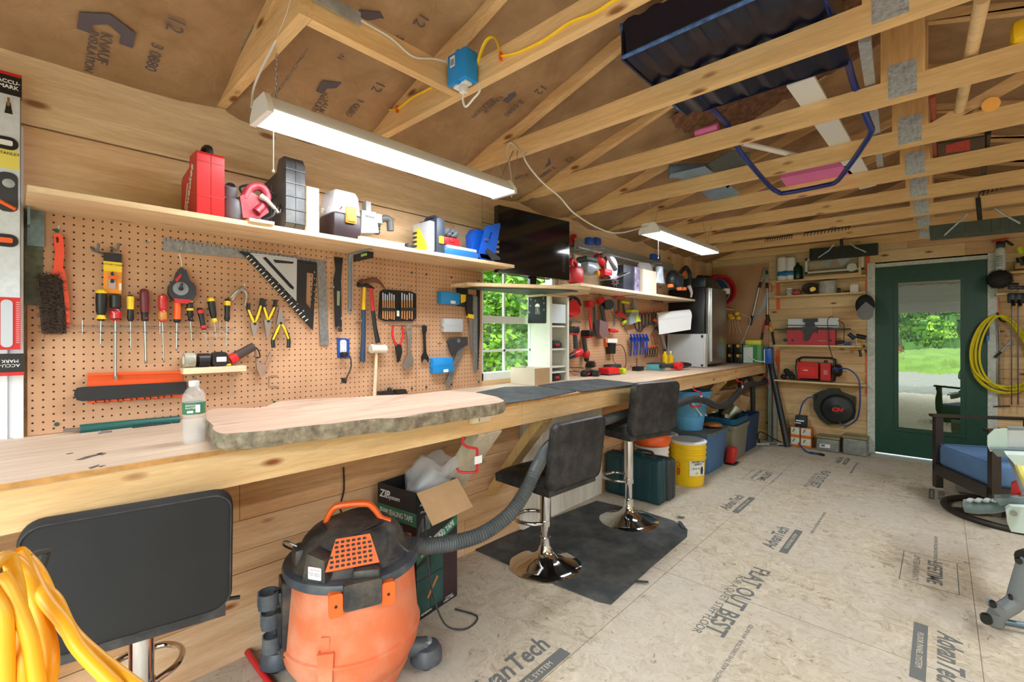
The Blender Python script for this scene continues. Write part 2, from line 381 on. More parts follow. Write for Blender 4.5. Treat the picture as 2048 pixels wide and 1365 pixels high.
def kraft_mat():
    m,N,L,b=nt('kraft paper');b.inputs['Roughness'].default_value=.62;b.inputs['Specular IOR Level'].default_value=.3
    tc=N.new('ShaderNodeTexCoord')
    n1=N.new('ShaderNodeTexNoise');n1.inputs['Scale'].default_value=3;n1.inputs['Detail'].default_value=9;n1.inputs['Roughness'].default_value=.7;L.new(tc.outputs['Object'],n1.inputs[0])
    r=N.new('ShaderNodeValToRGB');L.new(n1.outputs['Fac'],r.inputs[0]);r.color_ramp.elements[0].position=.3;r.color_ramp.elements[1].position=.72
    r.color_ramp.elements[0].color=sr((138,106,74));r.color_ramp.elements[1].color=sr((184,152,114))
    L.new(r.outputs[0],b.inputs['Base Color'])
    n2=N.new('ShaderNodeTexNoise');n2.inputs['Scale'].default_value=6;n2.inputs['Detail'].default_value=3;n2.inputs['Distortion'].default_value=1.5;L.new(tc.outputs['Object'],n2.inputs[0])
    bp=N.new('ShaderNodeBump');bp.inputs['Strength'].default_value=.5;bp.inputs['Distance'].default_value=.02;L.new(n2.outputs['Fac'],bp.inputs['Height']);L.new(bp.outputs[0],b.inputs['Normal'])
    return m
KRAFT=kraft_mat()
XR=2.02;RX=-.115;Y0=-.85                       # right wall, ridge, garage opening
def zc(x):return 2.36+.318*(x+1.78) if x < RX else 2.36+.318*((2*RX-x)+1.78)   # underside of the top chords
# floor
m=MB();m.bx(XW-.1,XR+.1,Y0-.1,YB+.15,-.05,0);floor=struct(m.build('floor',OSB,loc=(0,0,0)))
SEAM=P('floor seam',(120,98,70),.9)
# left wall: upper boards, framed opening for the window, lower boards
WY0,WY1,WZ0,WZ1=2.13,2.98,.99,1.88
m=MB()
def lw(y0,y1,z0,z1,mi,x1=XW-.02):m.bx(x1-.02,x1,y0,y1,z0,z1,mi)
m.bx(XW-.02,XW+.0,.0,2.135,2.01,2.268,0);m.bx(XW-.02,XW,-1,-.0,2.01,2.268,0)
m.bx(XW-.02,XW-.004,.0,1.9,1.725,2.004,1);m.bx(XW-.02,XW-.004,1.9,2.135,1.725,2.004,2)
m.bx(XW-.02,XW,2.14,4.55,2.06,2.268,0);m.bx(XW-.02,XW-.002,2.14,4.3,1.88,2.055,2);m.bx(XW-.02,XW-.002,3.0,4.55,1.68,1.875,0);m.bx(XW-.02,XW-.003,4.3,4.55,1.88,2.055,1)
for i in range(16):m.bx(XW-.02,XW-.003*(i % 2),4.55+i*.115,4.55+(i+1)*.115-.002,1.2,2.268,i % 3)
m.bx(XW-.12,XW-.021,-1,WY0,0.9,2.268,1);m.bx(XW-.12,XW-.021,WY1,YB+.1,.9,2.268,1);m.bx(XW-.12,XW-.021,WY0,WY1,WZ1,2.268,1);m.bx(XW-.12,XW-.021,WY0,WY1,.9,WZ0,1)
wall=struct(m.build('wall_left',[PINE,PINE2,PINE3],loc=(0,0,0)))
m=MB()    # lower wall with its boards
zz=0;k=0;rnd=random.Random(3)
for hgt in (.205,.14,.085,.125,.19,.09,.12):
    ys=[-1.0];
    while ys[-1] < YB:ys.append(ys[-1]+rnd.uniform(.9,2.2))
    ys[-1]=YB
    if k == 4:ys=[-1,.62,2.4,4.6,YB]
    for a,b_ in zip(ys,ys[1:]):m.bx(XLOW-.03,XLOW-rnd.uniform(0,.003),a+.001,b_-.001,zz+.001,min(zz+hgt,.935)-.0015,rnd.randrange(3))
    zz += hgt;k += 1
m.bx(XLOW-.12,XLOW-.03,-1,YB,0,.93,1)
struct(m.build('wall_left_lower',[wood('pine lower',(220,182,140),(200,156,112),'Y',.6),PINE2,wood('pine boards red',(214,170,122),(192,142,96),'Y',.7)],loc=(0,0,0)))
# white plywood panel on the lower wall
m=MB();m.bx(XLOW,XLOW+.014,2.30,3.30,0,.78);m.bx(XLOW+.014,XLOW+.03,2.30,2.37,0,.78);struct(m.build('wall_left_panel',WPLY))
# vinyl panel left of the pegboard
VIN=P('white vinyl',(214,216,220),.5,var=.04)
m=MB();m.bx(XW-.02,XW+.004,-1,.026,.96,1.99);
for y in (-.016,-.10,-.26,-.42):m.bx(XW+.004,XW+.01,y,y+.006,.96,1.99)
m.bx(XW+.004,XW+.02,.004,.026,.96,1.99)
struct(m.build('trim_1',VIN))
# window in the left wall
m=MB()
fx0,fx1=XW-.10,XW-.03
for a,b_,c,d in ((WY0,WY1,WZ0,WZ0+.05),(WY0,WY1,WZ1-.05,WZ1),(WY0,WY0+.045,WZ0,WZ1),(WY1-.045,WY1,WZ0,WZ1)):m.bx(fx0,fx1,a,b_,c,d)
m.bx(fx0+.01,fx1-.01,WY0,WY1,1.385,1.435)
win=struct(m.build('window_1',P('window vinyl',(220,224,222),.4)))
m=MB()
for y in (2.13+.283,2.13+.566):m.bx(XW-.072,XW-.058,y-.008,y+.008,WZ0+.03,WZ1-.03)
for z in (1.19,1.63):m.bx(XW-.072,XW-.058,WY0+.03,WY1-.03,z-.008,z+.008)
m.build('muntin',P('window vinyl',(220,224,222)),win)
m=MB();m.bx(XW-.067,XW-.063,WY0+.04,WY1-.04,WZ0+.04,WZ1-.04);m.build('pane',glass('window glass',(236,244,240),.05),win)
# pegboards
for n,(a,b_,z0,z1) in enumerate(((.035,1.60,.962,1.722),(1.603,2.128,.962,1.722),(3.0,5.3,.962,1.66))):
    m=MB();m.bx(XW+.0005,XW+.006,a,b_,z0,z1);o=m.build('pegboard',PEG,loc=(0,0,0))
    tag(o,('large brown pegboard behind the screwdrivers and hammers','narrow brown pegboard strip with small blue boxes beside the window','brown pegboard behind the red cordless drills')[n],'pegboard')
    for y in (a+.07,(a+b_)/2,b_-.03):
        for z in (z0+.03,z1-.06):mm=MB(WL);mm.cyl((y,z,.006),(y,z,.010),.007,8);mm.build('screw_head',P('green screw',(30,78,62),.4),o)
m=MB();m.bx(XW,XW+.009,.028,.072,1.4,1.715);struct(m.build('trim_2',P('aged board',(92,96,78),.8,var=.4,vs=40)))
# back wall, boards across, door opening
DX0,DX1,DZ1=-.535,.345,2.045
m=MB();rnd=random.Random(5);z=0;k=0
while z < 3.1:
    h=rnd.choice((.09,.14,.14,.185,.12));z2=min(z+h,3.1)
    segs=[(XW,DX0-.05),(DX1+.05,XR)] if z < DZ1+.03 else [(XW,XR)]
    if z < DZ1+.03 < z2:z2=DZ1+.03
    for a,b_ in segs:
        cut=rnd.uniform(a+.3,b_-.3)
        for p,q in ((a,cut),(cut,b_)):m.bx(p+.001,q-.001,YB,YB+.03+rnd.uniform(0,.003),z+.001,z2-.0015,rnd.randrange(3))
    z=z2;k += 1
struct(m.build('wall_back',[PINEX,PINEX2,PINEX3],loc=(0,0,0)))
m=MB()
for a,b_ in ((XW-.12,DX0-.05),(DX1+.05,XR)):m.bx(a,b_,YB+.035,YB+.1,0,3.1)
m.bx(DX0-.05,DX1+.05,YB+.035,YB+.1,DZ1+.03,3.1)
struct(m.build('wall_back_sheathing',P('sheathing',(120,92,60),.9),loc=(0,0,0)))
m=MB();m.bx(XR,XR+.03,Y0,YB,0,2.268,0);struct(m.build('wall_right',PINE2,loc=(0,0,0)))
m=MB();m.bx(XW-.1,-2.0,Y0-.02,Y0,0,2.3);m.bx(1.6,XR,Y0-.02,Y0,0,2.3);m.bx(XW-.1,XR+.03,Y0-.02,Y0,2.2,3.0);struct(m.build('wall_front',PINEX2,loc=(0,0,0)))
# pegboard in the corner of the back wall
m=MB();m.bx(-2.24,-1.565,YB-.008,YB-.002,.97,2.2);o=m.build('pegboard',PEG,loc=(0,0,0));tag(o,'brown pegboard on the back wall behind the long loppers','pegboard')
# ceiling: kraft-faced batts bulging between the trusses
TY=[.625+.631*k for k in range(10)]                # rear face of each truss
def batt(y0,y1,side,k):
    m=MB();nx,ny=26,12;xs=[XW-.02+(RX-XW+.02)*i/nx for i in range(nx+1)] if side < 0 else [XR+.02+(RX-XR-.02)*i/nx for i in range(nx+1)]
    rn=random.Random(k*7+side);ph=[rn.uniform(0,6) for _ in range(4)]
    V=[]
    for i,x in enumerate(xs):
        for j in range(ny+1):
            t=j/ny;y=y0+(y1-y0)*t
            z=zc(x)+.055-.03*math.sin(PI*t)**.6 + .006*math.sin(x*9+ph[0]+t*5)+.005*math.sin(x*17+ph[1]-t*9)+.004*math.sin(t*14+ph[2])
            V.append((x,y,z))
    m.add(V,[(i*(ny+1)+j,i*(ny+1)+j+1,(i+1)*(ny+1)+j+1,(i+1)*(ny+1)+j) for i in range(nx) for j in range(ny)])
    return m
m=MB()
yb=[Y0]+TY
for k in range(len(yb)-1):
    for sd_ in (-1,1):
        q=batt(yb[k]-.0,yb[k+1]-.038 if k < 20 else yb[k+1],sd_,k);m.add(q.v,q.f)
ceil=struct(m.build('ceiling',KRAFT,loc=(0,0,0),ang=80))
m=MB()
for sd_ in (-1,1):
    xs=(XW-.15,RX) if sd_ < 0 else (RX,XR+.15)
    V=[(x,y,zc(x)+.12+dz) for dz in (0,.02) for x in xs for y in (Y0-.1,YB+.1)]
    m.add(V,[(0,1,3,2),(4,6,7,5),(0,2,6,4),(1,5,7,3),(0,4,5,1),(2,3,7,6)])
struct(m.build('ceiling_deck',P('roof deck',(150,110,70),.9),loc=(0,0,0)))
# trusses
PLT=P('truss plate',(196,204,212),.4,.6,var=.35,vs=60,bump=.8,bs=160)
for k,ty in enumerate(TY):
    y0,y1=ty-.038,ty
    t=thing('roof_truss','','truss',(RX,y0,ZJ))
    names=['nearest roof truss, above the near end of the long shop light','roof truss carrying the yellow cable and blue outlet box','roof truss the far end of the near shop light hangs from','roof truss just behind the grey lawn roll and under the blue tray','roof truss crossing behind the blue handle bar, fourth metal plate',
             'roof truss above the near end of the far shop light','roof truss with the sixth metal plate, behind the shop light chain','roof truss above the far end of the far shop light','second to last roof truss before the back wall','last roof truss, against the back wall above the door']
    t['label']=names[k]
    m=MB()
    x0=XW+.0
    if k == 0:m.bx(x0,-1.415,y0,y1,ZJ,ZJ+.089)
    else:m.bx(x0,XR,y0,y1,ZJ,ZJ+.089)
    m.build('bottom_chord',LUM,t)
    for sd_ in (-1,1):
        xa=XW-.0 if sd_ < 0 else XR;za=zc(xa);zr=zc(RX)
        if xa == XW:xa2,za2=-2.06,zc(-2.06)
        m=MB(T=Matrix(((1,0,0,0),(0,0,1,0),(0,1,0,0),(0,0,0,1))))   # local (x,z,y)
        if sd_ < 0:m.prism([(-2.06,ZJ+.0895),(-1.782,ZJ+.0895),(RX,zr),(RX,zr+.094),(-2.06,zc(-2.06)+.094)],y0+.001,y1-.001)
        else:m.prism([(XR,ZJ+.0895),(1.56,ZJ+.0895),(RX,zr),(RX,zr+.094),(XR,zc(XR)+.094)],y0+.001,y1-.001)
        m.build('top_chord',LUM,t)
    if k > 0:
        m=MB();m.bx(RX-.07,RX+.07,y0+.001,y1-.001,ZJ+.0895,zc(RX)-.001);m.build('king_post',LUMZ,t)
        m=MB();m.bx(RX-.045,RX+.045,y0-.002,y0,ZJ+.012,ZJ+.15);
        for r_ in range(6):
            for q in range(9):m.bx(RX-.04+q*.0095,RX-.037+q*.0095,y0-.003,y0-.002,ZJ+.02+r_*.022,ZJ+.032+r_*.022)
        m.build('nail_plate',PLT,t)
        for sx in ((1,) if k in (4,) else ()):
            m=MB(T=Matrix(((1,0,0,0),(0,0,1,0),(0,1,0,0),(0,0,0,1))))
            xa=RX+sx*.08;xb=RX+sx*.75;zb=zc(xb)
            m.prism([(xa,ZJ+.09),(xa+sx*.11,ZJ+.09),(xb+sx*.06,zb-.012),(xb-sx*.05,zb-.001)],y0+.002,y1-.002);m.build('web_brace',LUM,t)
    m=MB();m.add([(-2.13,y0-.002,ZJ+.05),(-1.80,y0-.002,ZJ+.135),(-1.84,y0-.002,ZJ+.19),(-2.10,y0-.002,ZJ+.115)],[(0,1,2,3)])
    m.add([(-2.13,y0-.0005,ZJ+.05),(-1.80,y0-.0005,ZJ+.135),(-1.84,y0-.0005,ZJ+.19),(-2.10,y0-.0005,ZJ+.115)],[(3,2,1,0)])
    m.build('heel_plate',PLT,t)
# lengthwise 2x4 between the first two trusses
m=MB();m.bx(-1.455,-1.417,TY[0]+.001,TY[1]-.039,ZJ,ZJ+.089);tag(m.build('blocking_beam',LUMY),'short lengthwise beam the blue outlet box is fixed to','beam')
# door
GRN=P('green paint',(14,66,52),.45,var=.12,vs=20,bump=.2)
CAS=P('flaking white casing',(206,212,206),.6,var=.15,vs=30,dirt=(120,130,110),dl=.4)
dr=thing('door_1','','',(DX0,YB,0));del dr['category'];del dr['label'];dr['kind']='structure'
gx0,gz0=WB.at(1793,858,.0);gx1,gz1=WB.at(1925,556,.0)
yf=YB-.005
m=MB();m.bx(DX0+.0125,gx0,yf,yf+.045,.03,DZ1-.01);m.bx(gx1,DX1-.0125,yf,yf+.045,.03,DZ1-.01);m.bx(gx0,gx1,yf,yf+.045,.03,gz0);m.bx(gx0,gx1,yf,yf+.045,gz1,DZ1-.01)
m.build('door_slab',GRN,dr)
m=MB()
for a,b_,c,d in ((gx0-.02,gx1+.02,gz0-.02,gz0+.015),(gx0-.02,gx1+.02,gz1-.015,gz1+.02),(gx0-.02,gx0+.015,gz0+.015,gz1-.015),(gx1-.015,gx1+.02,gz0+.015,gz1-.015)):m.bx(a,b_,yf-.014,yf,c,d)
m.build('glass_bead',GRN,dr)
g,N,L,b=nt('mirror glass');N.remove(b);t_=N.new('ShaderNodeBsdfTransparent');t_.inputs[0].default_value=sr((150,160,150));gl=N.new('ShaderNodeBsdfGlossy');gl.inputs['Roughness'].default_value=.0;gl.inputs[0].default_value=(.36,.39,.36,1)
mx=N.new('ShaderNodeMixShader');mx.inputs[0].default_value=.8;L.new(t_.outputs[0],mx.inputs[1]);L.new(gl.outputs[0],mx.inputs[2]);L.new(mx.outputs[0],N['Material Output'].inputs[0])
nz=N.new('ShaderNodeTexNoise');nz.inputs['Scale'].default_value=5;bp=N.new('ShaderNodeBump');bp.inputs['Strength'].default_value=.03;bp.inputs['Distance'].default_value=.02;L.new(nz.outputs[0],bp.inputs['Height']);L.new(bp.outputs[0],gl.inputs['Normal'])
m=MB();m.bx(gx0,gx1,yf+.015,yf+.021,gz0,gz1);m.build('pane',g,dr)
m=MB();m.bx(DX0-.055,DX0+.012,YB-.014,YB+.06,0,DZ1+.045);m.bx(DX1-.012,DX1+.055,YB-.014,YB+.06,0,DZ1+.045);m.bx(DX0-.055,DX1+.055,YB-.0,YB+.06,DZ1-.015,DZ1+.045);m.build('door_frame',CAS,dr)
m=MB();m.bx(DX0-.02,DX1+.02,YB-.1,YB+.05,0,.022);m.build('threshold',P('aluminium sill',(170,176,172),.4,.6),dr)
m=MB(WB);m.bx(DX1-.115,DX1-.08,1.0,1.16,.005,.016);m.rbox((DX1-.097,1.08,.02),(.03,.15,.012),.004);m.build('strike_plate',P('brass plate',(120,128,90),.4,.5),dr)
# overhead garage door, half open, behind the camera
GD=P('garage door panel',(196,204,210),.5,var=.04)
m=MB()
for i in range(3):m.bx(-2.0,1.6,Y0+.02,Y0+.06,1.80+i*.2,1.80+i*.2+.195)
struct(m.build('door_2',GD))
# bench
m=MB();m.bx(XW-.0,XF,-1.0,YB-.003,ZB-.018,ZB);bt=m.build('workbench',PLY,loc=(XF,0,0))
tag(bt,'long plywood workbench running the whole left wall','workbench')
m=MB();m.bx(XF-.04,XF-.002,-1.0,1.785,ZB-.121,ZB-.0185);m.build('apron',APRON,bt)
m=MB();m.bx(XF-.04,XF-.002,1.787,YB-.003,ZB-.121,ZB-.0185);m.build('apron',wood('apron lumber pale',(230,196,148),(210,170,118),'Y',.5),bt)
m=MB();m.bx(XF-.001,XF+.003,-1.0,YB-.003,ZB-.016,ZB-.002);m.build('edge_band',P('plywood edge',(190,138,74),.7,var=.3,vs=30),bt)
for y,w_,mt in ((1.60,.16,wood('grey lumber',(208,198,178),(190,176,150),'Z',.2)),(2.05,.089,LUMZ),(5.0,.089,LUMZ)):
    m=MB(T=Matrix(((1,0,0,0),(0,0,1,0),(0,1,0,0),(0,0,0,1))))
    m.prism([(XF-.05,ZB-.12),(XF-.045,ZB-.145),(XLOW+.002,.30),(XLOW+.002,.36),(XF-.1,ZB-.12)],y-w_/2,y+w_/2);m.build('brace',mt,bt)
# upper shelf boards
m=MB();m.bx(XW+.007,XW+.29,.03,2.14,1.722,1.741);sh1=tag(m.build('wall_shelf',SHELF),'long pine shelf with the red case and clear boxes, above the big pegboard','shelf')
m=MB();m.bx(XW+.007,XW+.31,2.84,5.0,1.665,1.685);sh2=tag(m.build('wall_shelf',PINE3),'pine shelf with red saws and hand vacuum, above the cordless drills','shelf')
# outdoors
GRASS=P('grass',(100,128,50),.9,var=.35,vs=2,bump=1,bs=30)
m=MB();m.bx(-60,60,-60,40,-.22,-.2);struct(m.build('ground',GRASS))
m=MB();m.bx(-4,5,-9.0,Y0-.12,-.2,-.03);struct(m.build('driveway',P('gravel',(122,120,114),.95,var=.2,vs=6,bump=1,bs=80)))
LEAF=[P('leaf light',(150,190,52),.6,var=.3,vs=3),P('leaf mid',(98,150,44),.6,var=.3,vs=3),P('leaf dark',(54,92,34),.65,var=.3,vs=3),P('bark',(120,108,92),.9,var=.2)]
def tree(x,y,z,h,r,n,label,ls=.07,sq=.9,conif=False,seed=0,group=None):
    rn=random.Random(seed);t=thing('tree',label,'tree',(x,y,z),group)
    m=MB();
    for k in range(3):
        a=rn.uniform(0,6.28);m.tube([(x,y,z),(x+.08*math.cos(a),y+.08*math.sin(a),z+h*.4),(x+r*.5*math.cos(a),y+r*.5*math.sin(a),z+h*.9)],[.07+.01*h,.05,.015],7,sm=4)
    m.build('trunk',LEAF[3],t)
    m=MB();V=[];Fc=[]
    for i in range(n):
        th=rn.uniform(0,2*PI);u=rn.uniform(-1,1);rr=rn.random()**.35
        if conif:hz=rn.random();R=r*(1-hz)*rr;p=Vector((R*math.cos(th),R*math.sin(th),h*(.1+.9*hz)))
        else:
            cl=rn.randrange(9);ca=cl*2.4+seed;cr=r*.55;c0=Vector((cr*math.cos(ca),cr*math.sin(ca),h*(.14+.09*cl)))
            q=math.sqrt(1-u*u);p=c0+Vector((q*math.cos(th),q*math.sin(th),u*sq))*r*.55*rr
        p += Vector((x,y,z));a=Vector((rn.uniform(-1,1),rn.uniform(-1,1),rn.uniform(-.6,.6))).normalized();b_=a.cross(Vector((rn.uniform(-1,1),rn.uniform(-1,1),rn.uniform(-1,1)))).normalized()
        s1=ls*rn.uniform(.6,1.3);s2=s1*.55;o=len(V)
        V += [p-a*s1,p+b_*s2,p+a*s1,p-b_*s2];Fc.append((o,o+1,o+2,o+3));m.m.append(rn.choice((0,0,1,1,2)))
    m.v=V;m.f=Fc;m.build('foliage',LEAF[:3],t,smooth=False)
    return t
i=0
for x,y,h,r in ((-6.0,4.0,4.4,1.15),(-5.6,6.7,4.6,1.1),(-8.3,6.6,5.6,1.25),(-6.8,9.4,5.0,1.3),(-9.8,9.6,6,1.4),(-8.6,12.6,6,1.4)):
    i += 1;tree(x,y,-.2,h,r,9000,'leafy green tree outside the left window',.075,seed=i,group='trees outside the window')
for x,y,h,r in ((-3.6,-19.5,8,1.45),(-.2,-19.5,8.5,1.45),(3.2,-19.5,8,1.45),(6.6,-19.5,8,1.45),(1.6,-22.8,10,1.7),(5,-22.8,10,1.6),(-1.8,-22.8,10,1.6)):
    i += 1;tree(x,y,.3,h,r,9000,'tree across the lawn mirrored in the door glass',.2,seed=i,group='trees across the lawn')
HILL=P('wooded hill',(70,108,40),.9,var=.6,vs=1.2,bump=1,bs=4)
m=MB();m.sph((2,-44,-3),(40,12,16),40,16);struct(m.build('ground_hill',HILL));m=MB();m.sph((-34,22,-3),(14,40,15),40,16);struct(m.build('ground_hill',HILL))
m=MB();m.sph((3.0,-15.5,-.9),(9,4.5,1.75),32,12);struct(m.build('ground_bank',GRASS))
# ================================================================ SHOP LIGHTS, CABLES
TUBE=P('lit diffuser',(255,255,255),.4,emit=(246,250,255),es=3.6)
FIX=P('white fixture',(222,226,230),.4,var=.04)
def shop_light(x0,x1,y0,y1,z,label,watts=14):
    t=thing('shop_light',label,'light',((x0+x1)/2,y0,z));xc=(x0+x1)/2;w=x1-x0
    m=MB(Pl((xc,y0,z),(1,0,0),(0,0,1)))      # normal = -y
    L_=y1-y0
    m.prism([(-w/2,.0),(-w/2,.008),(-w*.28,.055),(w*.28,.055),(w/2,.008),(w/2,0)],-.02,-(L_-.02));m.build('housing',FIX,t)
    for c in (0,-(L_-.02)):
        m=MB(Pl((xc,y0,z),(1,0,0),(0,0,1)));m.prism([(-w/2-.004,-.012),(-w/2-.004,.012),(-w*.3,.062),(w*.3,.062),(w/2+.004,.012),(w/2+.004,-.012)],c,c-.02);m.build('end_cap',WHT,t)
    m=MB();m.bx(x0+.006,x1-.006,y0+.02,y1-.02,z-.010,z-.001);m.build('diffuser',TUBE,t)
    ld=bpy.data.lights.new('shop_light_lamp','AREA');ld.shape='RECTANGLE';ld.size=w*.9;ld.size_y=L_*.95;ld.energy=watts;ld.color=(.9,.96,1.0)
    lo=bpy.data.objects.new('shop_light_lamp',ld);COL.objects.link(lo);lo.parent=t;lo.location=Vector((xc,(y0+y1)/2,z-.016))-wloc(t)
    return t
def chain(t,p0,p1,name='chain',n=None,r=.0012,lr=.006):
    p0=Vector(p0);p1=Vector(p1);L_=(p1-p0).length;n=n or max(2,int(L_/(lr*2.6)));d=(p1-p0)/n;ax=d.normalized()
    a=Vector((1,0,0)) if abs(ax.x) < .8 else Vector((0,1,0));u=ax.cross(a).normalized();w=ax.cross(u);m=MB()
    for i in range(n):
        c=p0+d*(i+.5);s_=u if i % 2 else w;h=d.length*.62
        m.tube([c+ax*h*math.cos(q)+s_*lr*.55*math.sin(q) for q in [2*PI*k/8 for k in range(8)]],r,4,closed=True)
    return m.build(name,STL,t)
A_=shop_light(-1.785,-1.625,.57,1.79,2.052,'long lit shop light hanging over the near shelf',13)
chain(A_,(-1.70,.625,2.11),(-1.66,.615,2.36));chain(A_,(-1.70,.625,2.14),(-1.62,.70,2.30),'chain',9)
chain(A_,(-1.70,1.74,2.11),(-1.70,1.845,2.30));chain(A_,(-1.66,1.79,2.03),(-1.665,1.845,2.30))
m=MB();m.tube([(-1.70,.60,2.10),(-1.67,.63,2.2),(-1.66,.70,2.10)],.001,4);m.build('hanging_wire',STL,A_);m=MB();m.tube([(-1.70,1.65,2.11),(-1.70,1.72,2.2),(-1.70,1.78,2.11)],.001,4);m.build('hanging_wire',STL,A_)
m=MB();m.tube([(-1.655,.60,2.045),(-1.655,.60,1.86)],.0018,5);m.sph((-1.655,.60,1.855),.005,8,6);m.build('pull_chain',WHT,A_)
B_=shop_light(-1.60,-1.45,3.08,4.28,2.04,'far lit shop light hanging above the small fridge',11)
for y in (3.16,4.2):
    for dy in (-.05,.06):chain(B_,(-1.525,y,2.09),(-1.525+dy*.3,y+dy,2.29))
m=MB();m.tube([(-1.49,3.16,2.03),(-1.49,3.16,1.86)],.0018,5);m.sph((-1.49,3.16,1.855),.005,8,6);m.build('pull_chain',WHT,B_)
shop_light(.95,1.10,.4,1.6,2.10,'added fill light shaped like a shop light, right-hand side near the opening',24)  # added out of frame to brighten the room; no fixture known here
shop_light(.95,1.10,3.1,4.3,2.10,'added fill light shaped like a shop light, right-hand side towards the back',24)  # second added fixture out of view, only there for more fill
CW=P('white cable',(214,212,204),.55)
CYE=P('yellow cable',(242,200,20),.45)
def lc(pl,pts,r,name,mat,label,cat='cable',n=8,sm=5,flat=None):
    m=MB();m.tube([pl.pw(x,y,c) if len(q) == 3 else pl.pw(x,y) for q in pts for x,y,c in [(q[0],q[1],q[2] if len(q) == 3 else 0)]],r,n,sm=sm,flat=flat);return tag(m.build(name,mat),label,cat)
# white cords
m=MB();P0=ZP(2.115).pw(503,215);q=YP(TY[0]-.045)
m.tube([P0,P0+Vector((.0,.015,.1)),Vector((-1.53,.59,2.30)),Vector((-1.43,.60,2.42)),Vector((-1.40,.66,2.46))],.0042,7,sm=6);tag(m.build('lamp_cable',CW),'white cord rising from the near end of the long shop light','cable')
m=MB();XB=XP(-1.41);m.tube([XB.pw(690,12),XB.pw(718,38),XB.pw(780,75),XB.pw(826,113),XB.pw(870,118),XB.pw(918,131)],.004,7,sm=5);tag(m.build('white_cable',CW),'white cord stapled along the short lengthwise beam to the blue box','cable')
m=MB();F2=YP(TY[2]-.043);m.tube([(-1.66,1.78,2.07),(-1.67,1.80,2.12),F2.pw(1019,330),F2.pw(1014,300),F2.pw(1022,286),F2.pw(1040,302)],.004,7,sm=6);tag(m.build('lamp_cable',CW),'white cord looping from the far end of the near shop light over the truss','cable')
m=MB();m.tube([(-1.62,1.93,2.30),XP(-1.60).pw(1048,315),XP(-1.58).pw(1080,360),XP(-1.56).pw(1120,395),XP(-1.54).pw(1150,428),XP(-1.53).pw(1200,458),XP(-1.53).pw(1240,466),(-1.53,3.08,2.08)],.0045,7,sm=6);tag(m.build('lamp_cable',CW),'long white cord sagging between the two shop lights','cable')
# blue outlet box on the beam end
fy=YP(TY[1]-.038)
t=thing('outlet_box','blue double outlet box with a white plug, on the second truss','outlet box',(-1.36,1.17,2.27))
m=MB();c=Vector((-1.352,1.180,2.325))
m.rbox(c,(.105,.065,.115),.005);
for k in (-.03,.0,.03):m.bx(c.x-.056,c.x+.056,c.y+.01,c.y+.016,c.z+k,c.z+k+.004)
for k in (-1,1):m.rbox(c+Vector((0,-.02,k*.058)),(.02,.02,.012),.003)
m.build('box_body',P('outlet blue',(24,140,216),.4),t)
m=MB();m.bx(c.x-.035,c.x-.008,c.y-.0335,c.y-.0325,c.z+.005,c.z+.045);m.build('paper_label',PAPER,t)
m=MB()
for k in range(5):m.bx(c.x-.031+k*.0045,c.x-.029+k*.0045,c.y-.0345,c.y-.0335,c.z+.01,c.z+.034)
m.build('barcode',INK,t)
m=MB();m.rbox(c+Vector((0,-.0,-.062)),(.075,.034,.012),.004);m.build('receptacle',WHT,t)
m=MB();m.rbox(c+Vector((.012,-.005,-.083)),(.028,.026,.03),.005);m.tube([c+Vector((.012,-.005,-.097)),c+Vector((.008,-.005,-.125)),c+Vector((.02,-.0,-.15)),c+Vector((.06,.0,-.135)),c+Vector((.085,.01,-.11)),c+Vector((.078,.015,-.075))],.0042,7,sm=5)
m.build('plug',WHT,t)
# yellow flat cable on the truss face
f=YP(TY[1]-.041);m=MB()
m.tube([f.pw(741,262),f.pw(752,243),f.pw(770,222),f.pw(796,218),f.pw(825,196),f.pw(865,175)],.008,8,sm=6,flat=.45)
m.tube([f.pw(955,130),f.pw(962,105),f.pw(972,83),f.pw(985,74),f.pw(995,85),f.pw(1002,113),f.pw(1004,113),f.pw(1040,104),f.pw(1090,80),f.pw(1140,46),f.pw(1190,26),f.pw(1235,-2),f.pw(1290,-25)],.008,8,sm=6,flat=.45)
tag(m.build('yellow_cable',CYE),'yellow cable running along the second truss into the blue box','cable')
for q in ((796,219),(1003,114)):
    m=MB(f);a,b_=f.at(*q);m.box((a,b_,.001),(.006,.03,.02));tag(m.build('cable_staple',ORG),'small orange staple over the yellow cable, %s the blue box' % ('left of' if q[0] < 900 else 'right of'),'staple')
# angle iron scrap top
m=MB();g0=Vector((-1.40,.60,2.36));m.bx(-1.475,-1.40,.60,.78,2.3595,2.363);m.bx(-1.403,-1.40,.60,.78,2.32,2.36)
tag(m.build('steel_bracket',GAL),'grey slotted steel angle on top of the short lengthwise beam','bracket')
